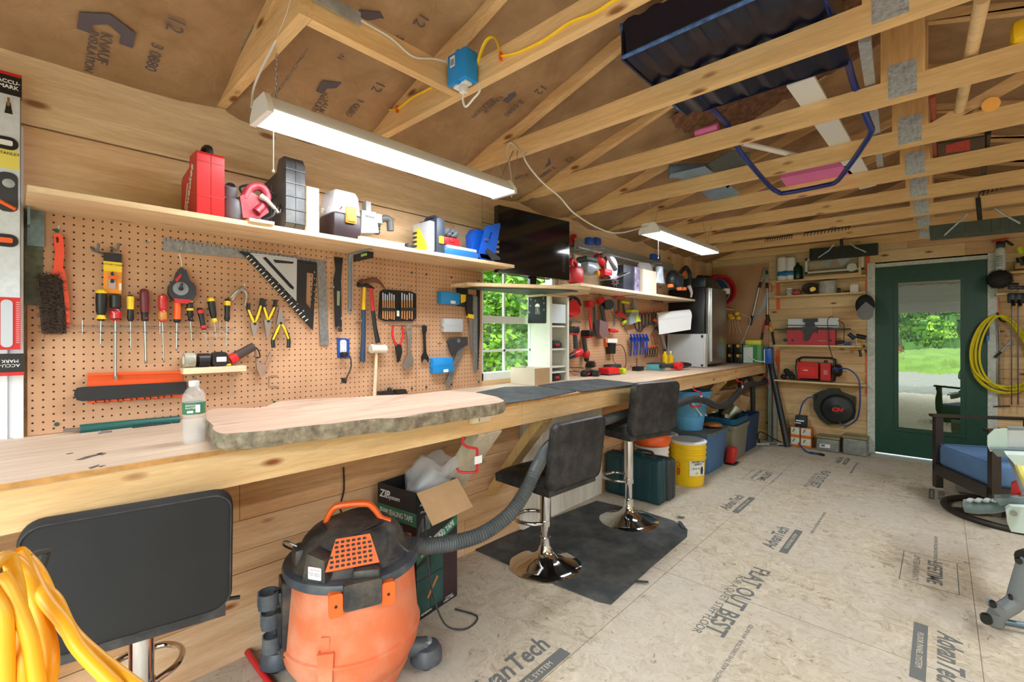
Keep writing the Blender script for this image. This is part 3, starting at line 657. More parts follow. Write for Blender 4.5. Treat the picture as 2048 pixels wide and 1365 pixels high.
# lettering on the kraft paper
KIN=P('kraft ink',(92,84,92),.8)
def cpl(x0,y0):
    a=math.atan(.318);return Pl((x0,y0,zc(x0)+.012),(0,1,0),(math.cos(a),0,math.sin(a)))
def knauf(px,py,sc=1.0,ang=0,z=2.45,big='12'):
    d=ray(px,py);sl=.318;t_=((2.36+.318*1.78+.024)-H0)/(d.z-sl*d.x);p=EYE+d*t_
    a=math.atan(sl);pl=Pl(p,(0,-1,0),(-math.cos(a),0,-math.sin(a)))
    m=MB(pl);m.prism([(0*sc,-.06*sc),(.07*sc,-.02*sc),(.07*sc,.05*sc),(.035*sc,.05*sc),(.035*sc,.01*sc),(0,-.015*sc),(-.035*sc,.01*sc),(-.035*sc,.05*sc),(-.07*sc,.05*sc),(-.07*sc,-.02*sc)][::1],.001,.002)
    o=m.build('printed_arrow',KIN,ceil)
    text('KNAUF','print',KIN,pl,0,.1*sc,.001,.045*sc,ceil,ang=90);text('INSULATION','print',KIN,pl,.03*sc,.135*sc,.001,.035*sc,ceil,ang=90)
    text('3 0880','print',KIN,pl,-.13*sc,.06*sc,.001,.05*sc,ceil,ang=90)
    if big:text(big,'print',KIN,pl,-.16*sc,-.12*sc,.001,.07*sc,ceil,ang=90)
for q in ((215,55,1),(670,180,.9),(1010,185,.9),(1085,325,.9),(1285,195,.8),(745,45,.9)):knauf(*q)
# ================================================================ NEAR SHELF
ZS=1.7415
def sbox(pl_,pm,pr,ptop,xf,z0=ZS):
    """box footprint standing on a shelf: side face px pl_..pm, front face pm..pr, front plane x = xf"""
    y0=XP(xf).at(pm,600)[0];y1=XP(xf).at(pr,600)[0];x0=YP(y0).at(pl_,600)[0];z1=XP(xf).at(pr,ptop)[1]
    return x0,xf,y0,y1,z0,z1
RC=P('case red',(214,40,44),.4,var=.06)
x0,x1,y0,y1,z0,z1=sbox(363,394,449,312,-1.985)
t=thing('tool_case','red plastic tool case with white script on the near shelf','case',((x0+x1)/2,y0,z0))
YZ=Pl((x1,0,0),(0,1,0),(0,0,1));SX=Pl((0,y0,0),(1,0,0),(0,0,1));ym=(y0+y1)/2
for a,b_,n in ((y0,ym-.0008,'front_shell'),(ym+.0008,y1,'rear_shell')):
    m=MB(Pl((0,b_,0),(1,0,0),(0,0,1)));h=z1-z0
    m.prism([(x0+.01,z0),(x1-.006,z0),(x1,z0+.01),(x1,z1-.012),(x1-.012,z1),(x1-.10,z1),(x1-.11,z1-.04),(x0+.02,z1-.055),(x0,z1-.07),(x0,z0+.01)],0,b_-a);m.build(n,RC,t)
for dz in (.07,h-.04):m=MB(YZ);m.bx(y0+.002,y1-.002,z0+dz,z0+dz+.004,-.002,.0015);m.build('rib',P('case red dark',(180,26,32),.45),t)
text('Milwaukee','print',INKW,SX,(x0+x1)/2-.0,z0+.10,.001,.05,t,ang=62,shear=.3,bold=.0008)
m=MB(SX);m.prism([(x0+.05,z0+.05),(x0+.06,z0+.05),(x0+.10,z0+.14),(x0+.09,z0+.14)],0,.001);m.build('print',INKW,t)
m=MB();m.tube([(x1-.02,ym,z1-.005),(x1-.03,ym,z1+.028),(x1-.085,ym,z1+.03),(x1-.105,ym,z1-.03)],.013,8,sm=4,flat=.6);m.build('handle',BLK,t)
# red belt sander
def wp(px,py,x):return XP(x).pw(px,py)
XS=-2.05
t=thing('belt_sander','dusty red belt sander lying between the red and grey cases','sander',wp(495,440,XS))
RM=P('sander maroon',(160,30,52),.4,var=.25,dirt=(190,150,140),dl=.35)
m=MB();m.lathe(wp(470,402,XS),wp(466,440,XS),[(0,.035),(.1,.04),(.6,.042),(1,.036)],24);m.build('motor',P('sander grey',(96,94,98),.5,var=.3),t)
m=MB();m.lathe(wp(461,372,XS+.02),wp(459,392,XS+.0),[(0,.021),(.1,.024),(1,.026)],20);m.lathe(wp(461,371,XS+.022),wp(461,373,XS+.018),[(0,.016),(1,.016)],16,mi=1);m.build('dust_port',[P('sander grey',(96,94,98)),BLK],t)
m=MB(XP(XS+.0));m.poly([(480,392),(505,385),(530,402),(538,425),(520,437),(486,436)],-.045,.045);m.build('body',RM,t)
m=MB();m.tube([wp(488,398,XS+.03),wp(500,378,XS+.03),wp(517,373,XS+.03),wp(530,383,XS+.03),wp(532,402,XS+.03),wp(512,425,XS+.045)],.017,12,sm=5);m.build('handle',RM,t)
m=MB();m.tube([wp(522,393,XS+.05),wp(535,402,XS+.06),wp(556,425,XS+.05)],[.013,.009,.006],10,sm=3);m.build('cord_guard',P('clear grey',(176,170,168),.4),t)
m=MB();m.tube([wp(556,425,XS+.05),wp(560,400,XS-.02),wp(520,372,XS-.06),wp(480,375,XS-.08),wp(500,400,XS-.05),wp(545,405,XS+.04),wp(548,428,XS+.06),wp(528,440,XS+.07),wp(508,441,XS+.06)],.0045,7,sm=7);m.build('cord',BLK,t)
m=MB();m.box(wp(520,445,-1.975),(.05,.09,.012));tag(m.build('wood_scrap',PINE3),'thin pine offcut under the sander at the shelf edge','wood')
# grey blow-moulded case
x0,x1,y0,y1,z0,z1=sbox(517,572,610,320,-1.985)
t=thing('tool_case','scuffed dark grey tool case with ribs standing on the near shelf','case',((x0+x1)/2,y0,z0));GB=P('grey case',(72,72,74),.5,var=.25,dirt=(140,138,136),dl=.3);ym=(y0+y1)/2
for a,b_,n in ((y0,ym-.001,'front_shell'),(ym+.001,y1,'rear_shell')):
    m=MB(Pl((0,b_,0),(1,0,0),(0,0,1)));m.prism([(x0+.01,z0+.02),(x0+.03,z0),(x1-.025,z0),(x1,z0+.025),(x1,z1-.03),(x1-.02,z1),(x1-.075,z1),(x1-.09,z1-.02),(x1-.10,z1-.05),(x0+.05,z1-.07),(x0+.01,z1-.085)],0,b_-a);m.build(n,GB,t)
for k in range(5):m=MB(YZ);z_=z0+.03+k*.055;m.prism(rrect(y1-y0+.004,.006,.002,2,ym,z_),-.01,.003);m.build('rib',P('grey case'  ,(72,72,74)),t)
SX=Pl((0,y0,0),(1,0,0),(0,0,1))
for k in range(12):m=MB(SX);a=x0+.02+k*.0125;m.prism([(a,z0+.02),(a+.006,z0+.02),(a+.006,z1-.09),(a,z1-.09)],0,.004);m.build('side_rib',GB,t)
text('m','print',INKW,SX,x1-.06,z0+.09,.005,.05,t,bold=.002)
m=MB();m.tube([(x1-.095,ym,z1-.045),(x0+.10,ym,z1-.035),(x0+.06,ym,z1-.06)],.012,8,sm=3);m.build('handle',GB,t)
# pine blocks
x0,x1,y0,y1,z0,z1=sbox(603,614,638,378,-1.975);m=MB();m.bx(-2.1,x1,y0,y1,z0,z1);tag(m.build('wood_block',PINE3),'upright pine block next to the grey case','wood')
m=MB();p_,q_=wp(719,600,-1.97),wp(808,600,-1.97);m.bx(-2.14,-1.965,p_.y,q_.y,z0,z0+.018);tag(m.build('wood_scrap',PINE2),'flat pine board at the shelf edge under the grey dust duct','wood')
# clear-top organiser
x0,x1,y0,y1,z0,z1=sbox(637,668,723,388,-1.985)
t=thing('parts_box','dark parts box with clear lid and orange latch on the near shelf','box',((x0+x1)/2,y0,z0));zm=z0+(z1-z0)*.52
m=MB();m.rbox(((x0+x1)/2,(y0+y1)/2,(z0+zm)/2),(x1-x0,y1-y0,zm-z0),.012);m.build('base',P('box dark',(44,30,36),.4,var=.3),t)
CL=P('clear plastic',(214,216,226),.12,alpha=.55)
m=MB();c=Vector(((x0+x1)/2,(y0+y1)/2,0));R=[[Vector((c.x+a,c.y+b_,z)) for a,b_ in rrect((x1-x0)*k,(y1-y0)*k,.015,3)] for z,k in ((zm,1.0),(z1-.02,.9),(z1,.78))];m.loft(R);m.build('clear_lid',CL,t)
rn=random.Random(8)
for k in range(9):
    m=MB();m.box(c+Vector((rn.uniform(-.06,.06),rn.uniform(-.06,.06),zm+.02)),(.03,.018,.02),rot(rn.uniform(0,90),20,30));m.build('content',[ORG,WHT,RED,P('pale lilac',(190,176,200),.5)][k % 4],t)
ys=(y0+y1)/2+.012;m=MB(XP(x1));m.prism(rrect(.05,.075,.006,3,ys,zm-.005),-.002,.010);m.prism(rrect(.042,.03,.004,3,ys,zm-.02),.01,.016);m.build('latch',P('latch orange',(244,150,50),.4),t)
# grey dust duct
t=thing('dust_duct','grey plastic dust duct with a curved black hand grip','duct',wp(755,470,-2.1))
GP=P('duct grey',(168,168,166),.5,var=.06)
m=MB(XP(-2.12));m.poly([(724,420),(752,425),(758,466),(722,466)],-.05,.05);m.bx(XP(-2.12).at(728,400)[0],XP(-2.12).at(738,400)[0],XP(-2.12).at(730,425)[1],XP(-2.12).at(730,404)[1],-.02,.02);m.build('duct_body',GP,t)
text('BOSCH','print',INK,XP(-2.068),*XP(-2.068).at(740,434),.0005,.014,t)
m=MB();m.lathe(wp(756,430,-2.09),wp(756,448,-2.09),[(0,.022),(1,.022)],16);m.lathe(wp(754,448,-2.09),wp(752,468,-2.09),[(0,.016),(.2,.02),(.3,.016),(.5,.02),(.6,.016),(.8,.02),(1,.016)],16,mi=1);m.build('duct_neck',[GP,DGR],t)
m=MB();m.tube([wp(760,440,-2.09),wp(770,437,-2.08),wp(779,442,-2.08),wp(781,462,-2.08)],.018,12,sm=5);m.build('grip',P('grip grey',(82,82,84),.5),t)
for k,(a,b_) in enumerate(((806,492),(816,494))):m=MB();c=wp(a,b_-3,-1.99);m.tube([c+Vector((.0,.03*math.cos(q),.004*math.sin(q*2)))+Vector((.02*math.sin(q),0,0)) for q in [2*PI*i/14 for i in range(14)]],.004,6,closed=True);tag(m.build('rubber_ring',DGR),('grey rubber ring lying at the shelf edge','second rubber ring touching the first at the shelf edge')[k],'ring')
# stanley style accessory case, rope, red and blue boxes, jig
x0,x1,y0,y1,z0,z1=sbox(826,862,890,438,-1.985)
t=thing('bit_case','clear-fronted dark case with yellow label standing on the near shelf','case',((x0+x1)/2,y0,z0));NV=P('slate blue plastic',(52,62,78),.45,var=.15)
m=MB();m.rbox(((x0+x1)/2,(y0+y1)/2+.02,(z0+z1)/2),(x1-x0,(y1-y0)*.6,z1-z0),.008);m.build('frame',NV,t)
m=MB();m.rbox(((x0+x1)/2,y0+.012,(z0+z1)/2-.008),((x1-x0)*.94,.04,(z1-z0)*.85),.01);m.build('clear_front',CL,t)
SX=Pl((0,y0-.009,0),(1,0,0),(0,0,1))
m=MB(SX);m.prism([(x0+.03,z0+.03),(x0+.03,z1-.06),(x0+.07,z1-.05),(x1-.02,z0+.035),(x1-.03,z0+.012)],0,.001);m.build('yellow_label',P('label yellow',(232,214,60),.5),t)
m=MB(SX);
for k in range(4):m.bx(x0+.012,x0+.05,z0+.04+k*.024,z0+.052+k*.024,.001,.002)
m.build('label_stripes',DGR,t)
m=MB(XP(x1));m.prism(rrect(.03,.04,.004,2,(y0+y1)/2+.02,z0+.075),0,.006);m.build('latch',P('latch yellow',(240,180,40),.4),t)
m=MB();m.tube([((x0+x1)/2-.05,y0+.06,z1-.005),((x0+x1)/2-.03,y0+.06,z1+.012),((x0+x1)/2+.04,y0+.06,z1+.012),((x0+x1)/2+.06,y0+.06,z1-.005)],.01,8,sm=3);m.build('handle',NV,t)
xb,yb0=-1.99,XP(-1.99).at(890,500)[0];yb1=XP(-1.99).at(958,500)[0]
t=thing('blue_case','low blue and white plastic case under the red box','case',(-2.06,(yb0+yb1)/2,ZS));m=MB();m.rbox((-2.07,(yb0+yb1)/2,ZS+.022),(.15,yb1-yb0,.04),.006);m.build('base',P('case blue',(40,110,200),.4),t);m=MB();m.rbox((-2.07,(yb0+yb1)/2+.01,ZS+.052),(.14,yb1-yb0-.03,.02),.006);m.build('lid',P('case pale blue',(176,204,232),.35),t)
t=thing('red_box','red plastic box stacked on the low blue case','box',(-2.06,yb0+.07,ZS+.062));m=MB();m.rbox((-2.07,yb0+.065,ZS+.085),(.12,.13,.045),.008);m.build('body',RC,t);m=MB();m.rbox((-2.008,yb0+.065,ZS+.09),(.01,.04,.02),.003);m.build('latch',RC,t)
m=MB();c=Vector((-2.06,yb0+.065,ZS+.135));n=60
for ph in (0,PI):
    m.tube([c+Vector((.035*math.cos(q*1.0),.055*math.sin(q),0))+Vector((math.cos(q)*math.cos(6*q+ph)*.012,math.sin(q)*math.cos(6*q+ph)*.012,math.sin(6*q+ph)*.012)) for q in [2*PI*i/n for i in range(n)]],.013,8,closed=True)
tag(m.build('rope',P('rope grey',(96,104,112),.8,var=.3,vs=40,bump=1,bs=300)),'thick grey braided rope coiled on the red box','rope')
t=thing('pocket_jig','bright blue plastic drilling jig at the far end of the near shelf','jig',wp(965,515,-2.05));JB=P('jig blue',(16,84,190),.4,var=.08)
f=XP(-2.0);m=MB(f)
sl=[f.at(977,478),f.at(982,464),f.at(985,466),f.at(981,480)]
hpoly(m,[f.at(*q) for q in ((960,508),(975,452),(1000,446),(1001,452),(990,512),(985,520),(962,519))],[sl],-.02,0);m.build('jig_plate',JB,t)
m=MB(f);m.poly([(942,470),(950,458),(975,462),(966,500),(944,505)],-.10,-.05);m.poly([(946,505),(990,512),(984,521),(946,513)],-.14,.0);m.build('jig_body',JB,t)
m=MB(f);a,b_=f.at(970,480);m.cyl((a,b_,0),(a,b_,.02),.009,6);m.build('knob',STL,t)
m=MB(f);m.poly([(975,497),(1000,515),(1001,520),(985,520),(972,503)],-.06,.01);m.build('clamp_foot',DGR,t)
for k in range(3):m=MB(f);m.poly([(986,480+k*10),(999,482+k*10),(998,487+k*10),(985,485+k*10)],-.05,-.02);m.build('drill_guide',STL,t)
# ================================================================ TOOLS ON THE BIG PEGBOARD
CP=.0065      # pegboard face above the wall plane
def W3(px,py,c=.02):return WL.p3(px,py,c)
def wloc3(px,py,c=.02):return WL.pw(px,py,c)
def rel(p,q,t):return tuple(p[i]+(q[i]-p[i])*t for i in range(3))
def peghook(px,py,label='',L_=.04,up=.012,parent=None,r=.0016,group=None):
    m=MB(WL);a,b_,_=W3(px,py,CP);m.tube([(a,b_,CP-.002),(a,b_,CP+L_*.9),(a,b_+up*.4,CP+L_),(a,b_+up,CP+L_+.001)],r,6,sm=3)
    if parent:return m.build('peg_hook',STL,parent)
    m.tube([(a-.012,b_,CP+.0025),(a+.012,b_,CP+.0025)],r,5);return tag(m.build('peg_hook',STL),label,'hook','wire hooks on the big pegboard')
# wire brush
t=thing('wire_brush','stiff wire brush with orange handle, leftmost on the pegboard','brush',wloc3(100,668,.03))
m=MB(WL);OH=P('brush orange',(232,72,34),.35)
hpoly(m,[WL.at(x,y,.03) for x,y in ((107,471),(112,467),(121,467),(126,474),(129,505),(126,535),(131,545),(138,600),(140,653),(134,655),(125,560),(100,548),(107,538),(110,505))],[[WL.at(x,y,.03) for x,y in ((111,476),(115,473),(118,478),(117,486),(113,486))]],.014,.03);m.build('handle',OH,t)
a0,b0=WL.at(72,552,.03);m=MB(WL);rn=random.Random(3)
def brl(u,v): # bilinear over brush outline
    P4=[(72,549),(125,549),(134,668),(84,668)];x=(1-v)*((1-u)*P4[0][0]+u*P4[1][0])+v*((1-u)*P4[3][0]+u*P4[2][0]);y=(1-v)*((1-u)*P4[0][1]+u*P4[1][1])+v*((1-u)*P4[3][1]+u*P4[2][1]);return WL.at(x,y,.03)
m.prism([brl(0,0),brl(1,0),brl(1,1),brl(0,1)],.012,.022)
for i in range(4):
    for j in range(22):
        for k in range(9):
            u,v=(i+.5)/4,(j+.5)/22;a,b_=brl(u,v);da,db=rn.gauss(0,.006),rn.gauss(0,.0045)
            m.tube([(a,b_,.022),(a+da*.5,b_+db*.5,.034),(a+da*1.6,b_+db*1.6,.045)],.0009,3,cap=False)
m.build('bristles',P('bristle brown',(92,76,66),.8,var=.3,vs=60),t);peghook(116,462,parent=t)
# packaged rotary knife on a double hook
t=thing('carded_knife','yellow and orange blister card with a small rotary knife','package',wloc3(226,589,.03))
m=MB(WL);m.poly([(207,508),(209,504),(242,508),(244,512),(243,588),(207,586)],.026,.0275);m.build('card',P('card yellow',(240,150,30),.45),t)
m=MB(WL);m.poly([(207,504.5),(244,508),(244,526),(207,522)],.0275,.0283);m.build('header',BLK,t)
m=MB(WL);m.poly([(207,522),(244,526),(244,545),(207,542)],.0275,.0282);m.build('title_band',P('card bright',(240,206,40),.5),t)
CPL=WL.off(.0283);text('ROTARY KNIFE','print',INKB,CPL,*CPL.at(226,530),.0002,.009,t,ang=-2);
m=MB(WL);m.poly([(218,548),(232,549),(231,578),(217,577)],.0275,.036);m.build('blister',CL,t)
m=MB(WL);m.poly([(222,545),(226,543),(229,552),(228,566),(221,566)],.036,.04);m.build('knife_body',BLK,t);m=MB(WL);m.poly([(218,551),(234,552),(234,559),(218,558)],.038,.043);m.build('knife_grip',ORG,t)
m=MB(WL);m.poly([(238,567),(243,567),(243,581),(238,581)],.0275,.0285);m.build('barcode',PAPER,t)
t=thing('double_hook','grey coated double utility hook holding the carded knife','hook',wloc3(208,500,.02))
m=MB(WL)
for x in (184,224):a,b_,_=W3(x,489,.03);m.tube([(a,b_-.008,CP),(a+.006,b_-.02,.03),(a+.014,b_-.018,.045),(a+.016,b_+.004,.05)],.0042,8,sm=4)
m.tube([W3(184,500,.01),W3(205,508,.01),W3(226,505,.01)],.004,7);m.build('hook_wire',P('grey coating',(96,100,106),.5),t)
# screwdrivers
def prof(kind,r):
    return {'fat':[(0,r*.5),(.06,r*.9),(.15,r*.95),(.3,r),(.7,r*.9),(.86,r*.62),(.92,r*.85),(1,r*.6)],'acetate':[(0,r*.6),(.05,r),(.5,r),(.55,r*.72),(.62,r),(.92,r),(1,r*.5)],'slim':[(0,r*.6),(.06,r),(.7,r*.85),(.9,r),(1,r*.6)]}[kind]
def driver(top,bot,tip,r,kind,c1,c2,label,bands=(),sr_=.0028,tipw=0,c=.032):
    t=thing('screwdriver',label,'screwdriver',wloc3(*bot,c),'screwdrivers in the wire rack')
    p0,p1,p2=W3(*top,c),W3(*bot,c),W3(*tip,c)
    m=MB(WL);m.lathe(p0,p1,prof(kind,r),16);m.build('handle',c1,t)
    for (q0,q1,mt) in bands:m=MB(WL);pf=prof(kind,r);rr=lambda q:next((pf[i][1]+(pf[i+1][1]-pf[i][1])*(q-pf[i][0])/(pf[i+1][0]-pf[i][0]) for i in range(len(pf)-1) if pf[i][0] <= q <= pf[i+1][0]),r);ks=[q0+(q1-q0)*i/5 for i in range(6)];m.lathe(p0,p1,[(q,rr(q)+.0006) for q in ks],16);m.build('grip_band',mt,t)
    m=MB(WL);m.cyl(p1,rel(p1,p2,.94),sr_,10);
    a=Vector(rel(p1,p2,.93));b_=Vector(p2);m.loft([[a+Vector((x*w,0,y*d)) for x,y in ((-1,-1),(1,-1),(1,1),(-1,1))] for a,w,d in ((a,sr_,sr_),(b_,max(tipw,sr_*.7),.0006 if tipw else .001))]);m.build('shaft',STL,t)
    return t
YB_=P('handle yellow',(236,196,30),.4);RTR=P('handle clear red',(196,40,44),.2,coat=.5);AMB=P('handle amber',(196,130,60),.25)
driver((203,579),(202,642),(201,693),.0165,'fat',BLK,None,'stubby wide black screwdriver with yellow cap, left end of the wire rack',((0,.13,YB_),(.82,.95,YB_)))
driver((231,589),(231,642),(231,761),.0165,'acetate',BLK,None,'longest screwdriver, black and clear red handle, below the carded knife',((.55,1,RTR),),.0042,.005)
driver((261,590),(261,643),(262,700),.011,'slim',BLK,None,'slim yellow and black screwdriver left of the maroon one',((.05,.55,YB_),),.0025)
driver((288,578),(290,643),(292,728),.015,'fat',P('handle maroon',(104,30,40),.4,var=.1),None,'screwdriver with maroon handle and thick flat shaft',((.72,1,BLK),),.0045,.006)
driver((325,590),(325,645),(328,726),.014,'acetate',RTR,None,'screwdriver with ribbed clear red handle and amber collar',((.6,.95,AMB),),.0028,.0035)
driver((355,600),(354,646),(353,702),.013,'slim',ORG,None,'black shafted screwdriver with orange grip below the chalk reel',((.85,1,BLK),),.0038)
driver((379,600),(381,643),(384,684),.012,'fat',BLK,None,'short black and yellow screwdriver right of the orange one',((.0,.12,YB_),(.4,.5,YB_)),.0028)
driver((399,616),(408,660),(418,695),.011,'slim',BLK,None,'tilted thin black and red screwdriver above the tape rolls',((.1,.25,RED),(.8,.95,RED)),.0022)
driver((421,596),(429,645),(433,680),.0135,'fat',BLK,None,'black screwdriver with round yellow top, second from the right end',((0,.14,YB_),(.84,1,YB_)),.0024)
driver((455,598),(454,643),(453,697),.0115,'slim',BLK,None,'black screwdriver with yellow side flashes, rightmost in the wire rack',((.1,.3,YB_),),.0025)
t=thing('wire_rack','thin steel wire rack holding the row of screwdrivers','rack',wloc3(300,660,.02));m=MB(WL);m.tube([W3(139,656,.03),W3(300,658,.03),W3(470,661,.03)],.0013,5);m.tube([W3(139,652,.012),W3(300,654,.012),W3(470,657,.012)],.0013,5);m.build('rail',STL,t)
for x in (165,201,231,261,291,326,354,383,410,431,454):m=MB(WL);a,b_,_=W3(x,665,.032);r_=.011;m.tube([(a+r_*math.cos(q),b_+.0,.032+r_*math.sin(q)) for q in [2*PI*k/12 for k in range(12)]],.0012,4,closed=True);m.build('ring',STL,t)
for x in (165,320,440):m=MB(WL);m.tube([W3(x,641,.008),W3(x,668,.008)],.0013,5);m.build('upright',STL,t)
# chalk reel
t=thing('chalk_reel','black and red chalk line reel hanging above the orange screwdriver','chalk reel',wloc3(364,606,.03))
m=MB(WL);m.poly([(355,545),(364,534),(374,544),(380,560),(392,573),(393,590),(384,603),(366,607),(347,600),(338,588),(339,572),(351,558)],.012,.045);m.build('reel_body',P('reel black',(44,48,56),.45),t)
m=MB(WL);a,b_,_=W3(361,578,.045);m.cyl((a,b_,.04),(a,b_,.05),.026,28);m.build('face_disc',P('reel grey',(130,138,146),.4),t)
m=MB(WL);m.cyl((a,b_,.05),(a,b_,.056),.008,14);m.tube([(a,b_,.056),(a+.002,b_+.022,.058)],.004,8);m.build('crank',BLK,t)
m=MB(WL);m.poly([(347,597),(384,600),(376,608),(352,606)],.04,.05);m.poly([(350,560),(362,547),(363,553),(354,565)],.045,.049);m.build('red_trim',RED,t)
peghook(358,503,parent=t)
m=MB(WL);m.tube([W3(364,536,.03),W3(362,520,.03),W3(358,508,.03)],.0015,5);m.build('string',WHT,t)
# framing square
t=thing('framing_square','long grey steel framing square, one arm pointing down','square',wloc3(646,690,.012))
SQ=P('square steel',(140,142,142),.45,.7,var=.25,vs=60)
m=MB(WL);m.poly([(327,475),(652,522),(650,533),(636,531),(326,502)],.010,.0125);m.poly([(634,524),(651,522),(658,691),(641,690)],.0126,.0150);m.build('blade',SQ,t)
for k in range(34):m=MB(WL);x=332+k*9;y=476.5+k*9*.145;m.poly([(x,y),(x+1,y),(x+1,y+(7 if k % 4 == 0 else 4)),(x,y+(7 if k % 4 == 0 else 4))],.0125,.0128);m.build('tick',INKB,t)
# speed squares
t=thing('rafter_square','large black triangular rafter square with white scale','square',wloc3(624,658,.02));f=WL
m=MB(f);o_=[(480,502),(634,525),(626,661)];i_=[(614,545),(628,548),(622,620),(612,606)]
hpoly(m,[f.at(x,y,.021) for x,y in o_],[[f.at(x,y,.021) for x,y in i_]],.0165,.021);m.build('plate',P('square black',(24,24,26),.4),t)
m=MB(f);m.poly([(480,502),(634,525),(634,529),(482,506)],.021,.028);m.build('fence',P('square black',(24,24,26)),t)
TK=WL.off(.021)
for k in range(20):
    m=MB(f);q=k/20;x,y=492+q*124,515+q*134;m.poly([(x,y),(x+1.2,y+1.2),(x+7,y-3),(x+5.6,y-4.2)],.021,.0214);m.build('tick',INKW,t)
for k in range(1,9):
    q=k/9;x,y=501+q*112,514+q*123;text(str(k),'print',INKW,TK,*TK.at(x+6,y-1),.0003,.011,t,ang=-40)
    x,y=629,532+q*116;text(str(9-k),'print',INKW,TK,*TK.at(x,y),.0003,.009,t)
t=thing('speed_square','smaller silver triangular speed square on top of the black one','square',wloc3(590,600,.025))
m=MB(f);hpoly(m,[f.at(x,y,.03) for x,y in ((501,506),(594,517),(593,603))],[[f.at(x,y,.03) for x,y in ((525,516),(532,514),(588,575),(587,580),(580,576))],[f.at(x,y,.03) for x,y in ((546,519),(588,524),(586,528),(550,526))]],.026,.03);m.build('plate',P('cast aluminium',(186,190,194),.4,.4,var=.08),t)
m=MB(f);m.poly([(501,506),(594,517),(594,520),(503,509)],.03,.04);m.build('fence',P('cast aluminium',(186,190,194)),t)
for x,y in ((553,510),(587,512),(652,518)):peghook(x,y,'wire hook through the squares, %s' % {553:'left of three',587:'middle of three',652:'right of three'}[x],.055)
for x,y,l in ((295,487,'empty wire hook left of the framing square'),(483,575,'wire hook holding the small silver clamp'),(574,640,'wire hook holding the combination pliers'),(660,578,'upper wire hook left of the pry bar'),(675,640,'lower wire hook at the pry bar'),(715,645,'wire hook at the blue hammer handle'),(795,573,'wire hook holding the chisel pouch, left one'),(818,574,'wire hook holding the chisel pouch, right one'),(878,687,'empty wire hook between the grey and blue boxes'),(463,752,'wire hook under the right end of the tape ledge'),(390,757,'wire hook under the left end of the tape ledge')):peghook(x,y,l)
m=MB(WL);m.tube([W3(556,752,CP+.003),W3(538,752,CP+.003),W3(538,773,CP+.003),W3(558,774,CP+.003)],.0018,6);m.tube([W3(540,752,CP),W3(540,752,.03)],.0018,6);tag(m.build('wire_bracket',STL),'empty C-shaped wire bracket low on the pegboard','hook')
# pry bar
t=thing('pry_bar','flat black pry bar hanging left of the shelf bracket','pry bar',wloc3(678,668,.02));m=MB(WL)
m.poly([(669,514),(686,516),(684,540),(682,560),(684,655),(671,655),(668,560),(672,540)],.016,.022);m.build('bar',P('bar black',(36,38,42),.4,.3,var=.2),t)
m=MB(WL);m.tube([W3(677,652,.018),W3(678,660,.026),W3(681,663,.04),W3(679,655,.052)],.009,8,sm=4,flat=.35);m.build('curled_end',P('bar dull',(84,74,70),.5,.4),t)
m=MB(WL);m.poly([(674,582),(680,583),(679,612),(674,611)],.022,.0225);m.build('sticker',P('sticker green',(150,160,130),.5),t)
# shelf bracket + little level
def bracket(px,pytop,pybot,L_,label,zs,w=.022,ow=WL):
    a,b1=ow.at(px,pybot,.01);t=thing('shelf_bracket',label,'bracket',ow.w(a,b1,0));m=MB(ow)
    m.prism([(a-w/2,b1),(a+w/2,b1),(a+w/2,zs-.02),(a-w/2,zs-.02)],CP,CP+.004)
    for s_ in (-1,1):m.prism([(a+s_*w*.32-.0015,b1+.01),(a+s_*w*.32+.0015,b1+.01),(a+s_*w*.32+.0015,zs-.01),(a+s_*w*.32-.0015,zs-.01)],CP+.004,CP+.012)
    pts=[Vector((a,zs-.04,CP+.006)),Vector((a,zs-.012,CP+.012)),Vector((a,zs-.0045,CP+.03)),Vector((a,zs-.0045,CP+.1)),Vector((a,zs-.0045,L_))]
    P_,_=smooth_path(pts,[1]*5,5);m.loft([[p+Vector((-w/2,0,0)),p+Vector((w/2,0,0)),p+Vector((w/2,.003,0)),p+Vector((-w/2,.003,0))] for p in P_]);m.build('steel_arm',GRYM,t)
    m=MB(ow);m.cyl((a,b1+.012,CP+.004),(a,b1+.012,CP+.007),.004,8);m.build('screw',DST,t);return t
bracket(700,505,626,.22,'grey steel bracket holding up the near shelf above the hammers',1.722)
bracket(1228,580,653,.24,'grey steel bracket under the far shelf beside the impact driver',1.665)
t=thing('torpedo_level','tiny black level resting against the shelf bracket','level',wloc3(729,520,.1));f=XP(-2.12);m=MB(f);m.poly([(711,509),(747,500),(747,516),(711,524)],-.01,.01);m.build('body',BLK,t)
m=MB(f);m.poly([(722,509),(734,506),(734,511),(722,514)],.01,.011);m.build('vial',P('vial green',(150,190,100),.3),t)
# hammers, mallet
t=thing('claw_hammer','claw hammer with red fibreglass handle and black grip','hammer',wloc3(755,686,.04))
m=MB(WL);m.tube([W3(742,577,.04),W3(746,622,.04)],[.0095,.010],10,flat=.8);m.build('handle',P('hammer red',(196,30,34),.4),t)
m=MB(WL);m.tube([W3(746,622,.04),W3(750,655,.04),W3(756,686,.04)],[.012,.0115,.0145],10,flat=.75);m.build('grip',BLK,t)
m=MB(WL);m.lathe(W3(722,564,.055),W3(737,561,.05),[(0,.013),(.25,.014),(.4,.009),(1,.012)],16);m.tube([W3(737,561,.05),W3(748,560,.048),W3(760,566,.046),W3(771,580,.046)],[.013,.014,.010,.004],8,sm=4,flat=.8);m.build('head',P('rusty head',(120,82,66),.5,.5,var=.3),t)
t=thing('claw_hammer','claw hammer with yellow and blue handle, left of the red one','hammer',wloc3(726,724,.03))
m=MB(WL);m.tube([W3(729,575,.03),W3(727,620,.03)],[.009,.010],10,flat=.8);m.build('handle',YEL,t)
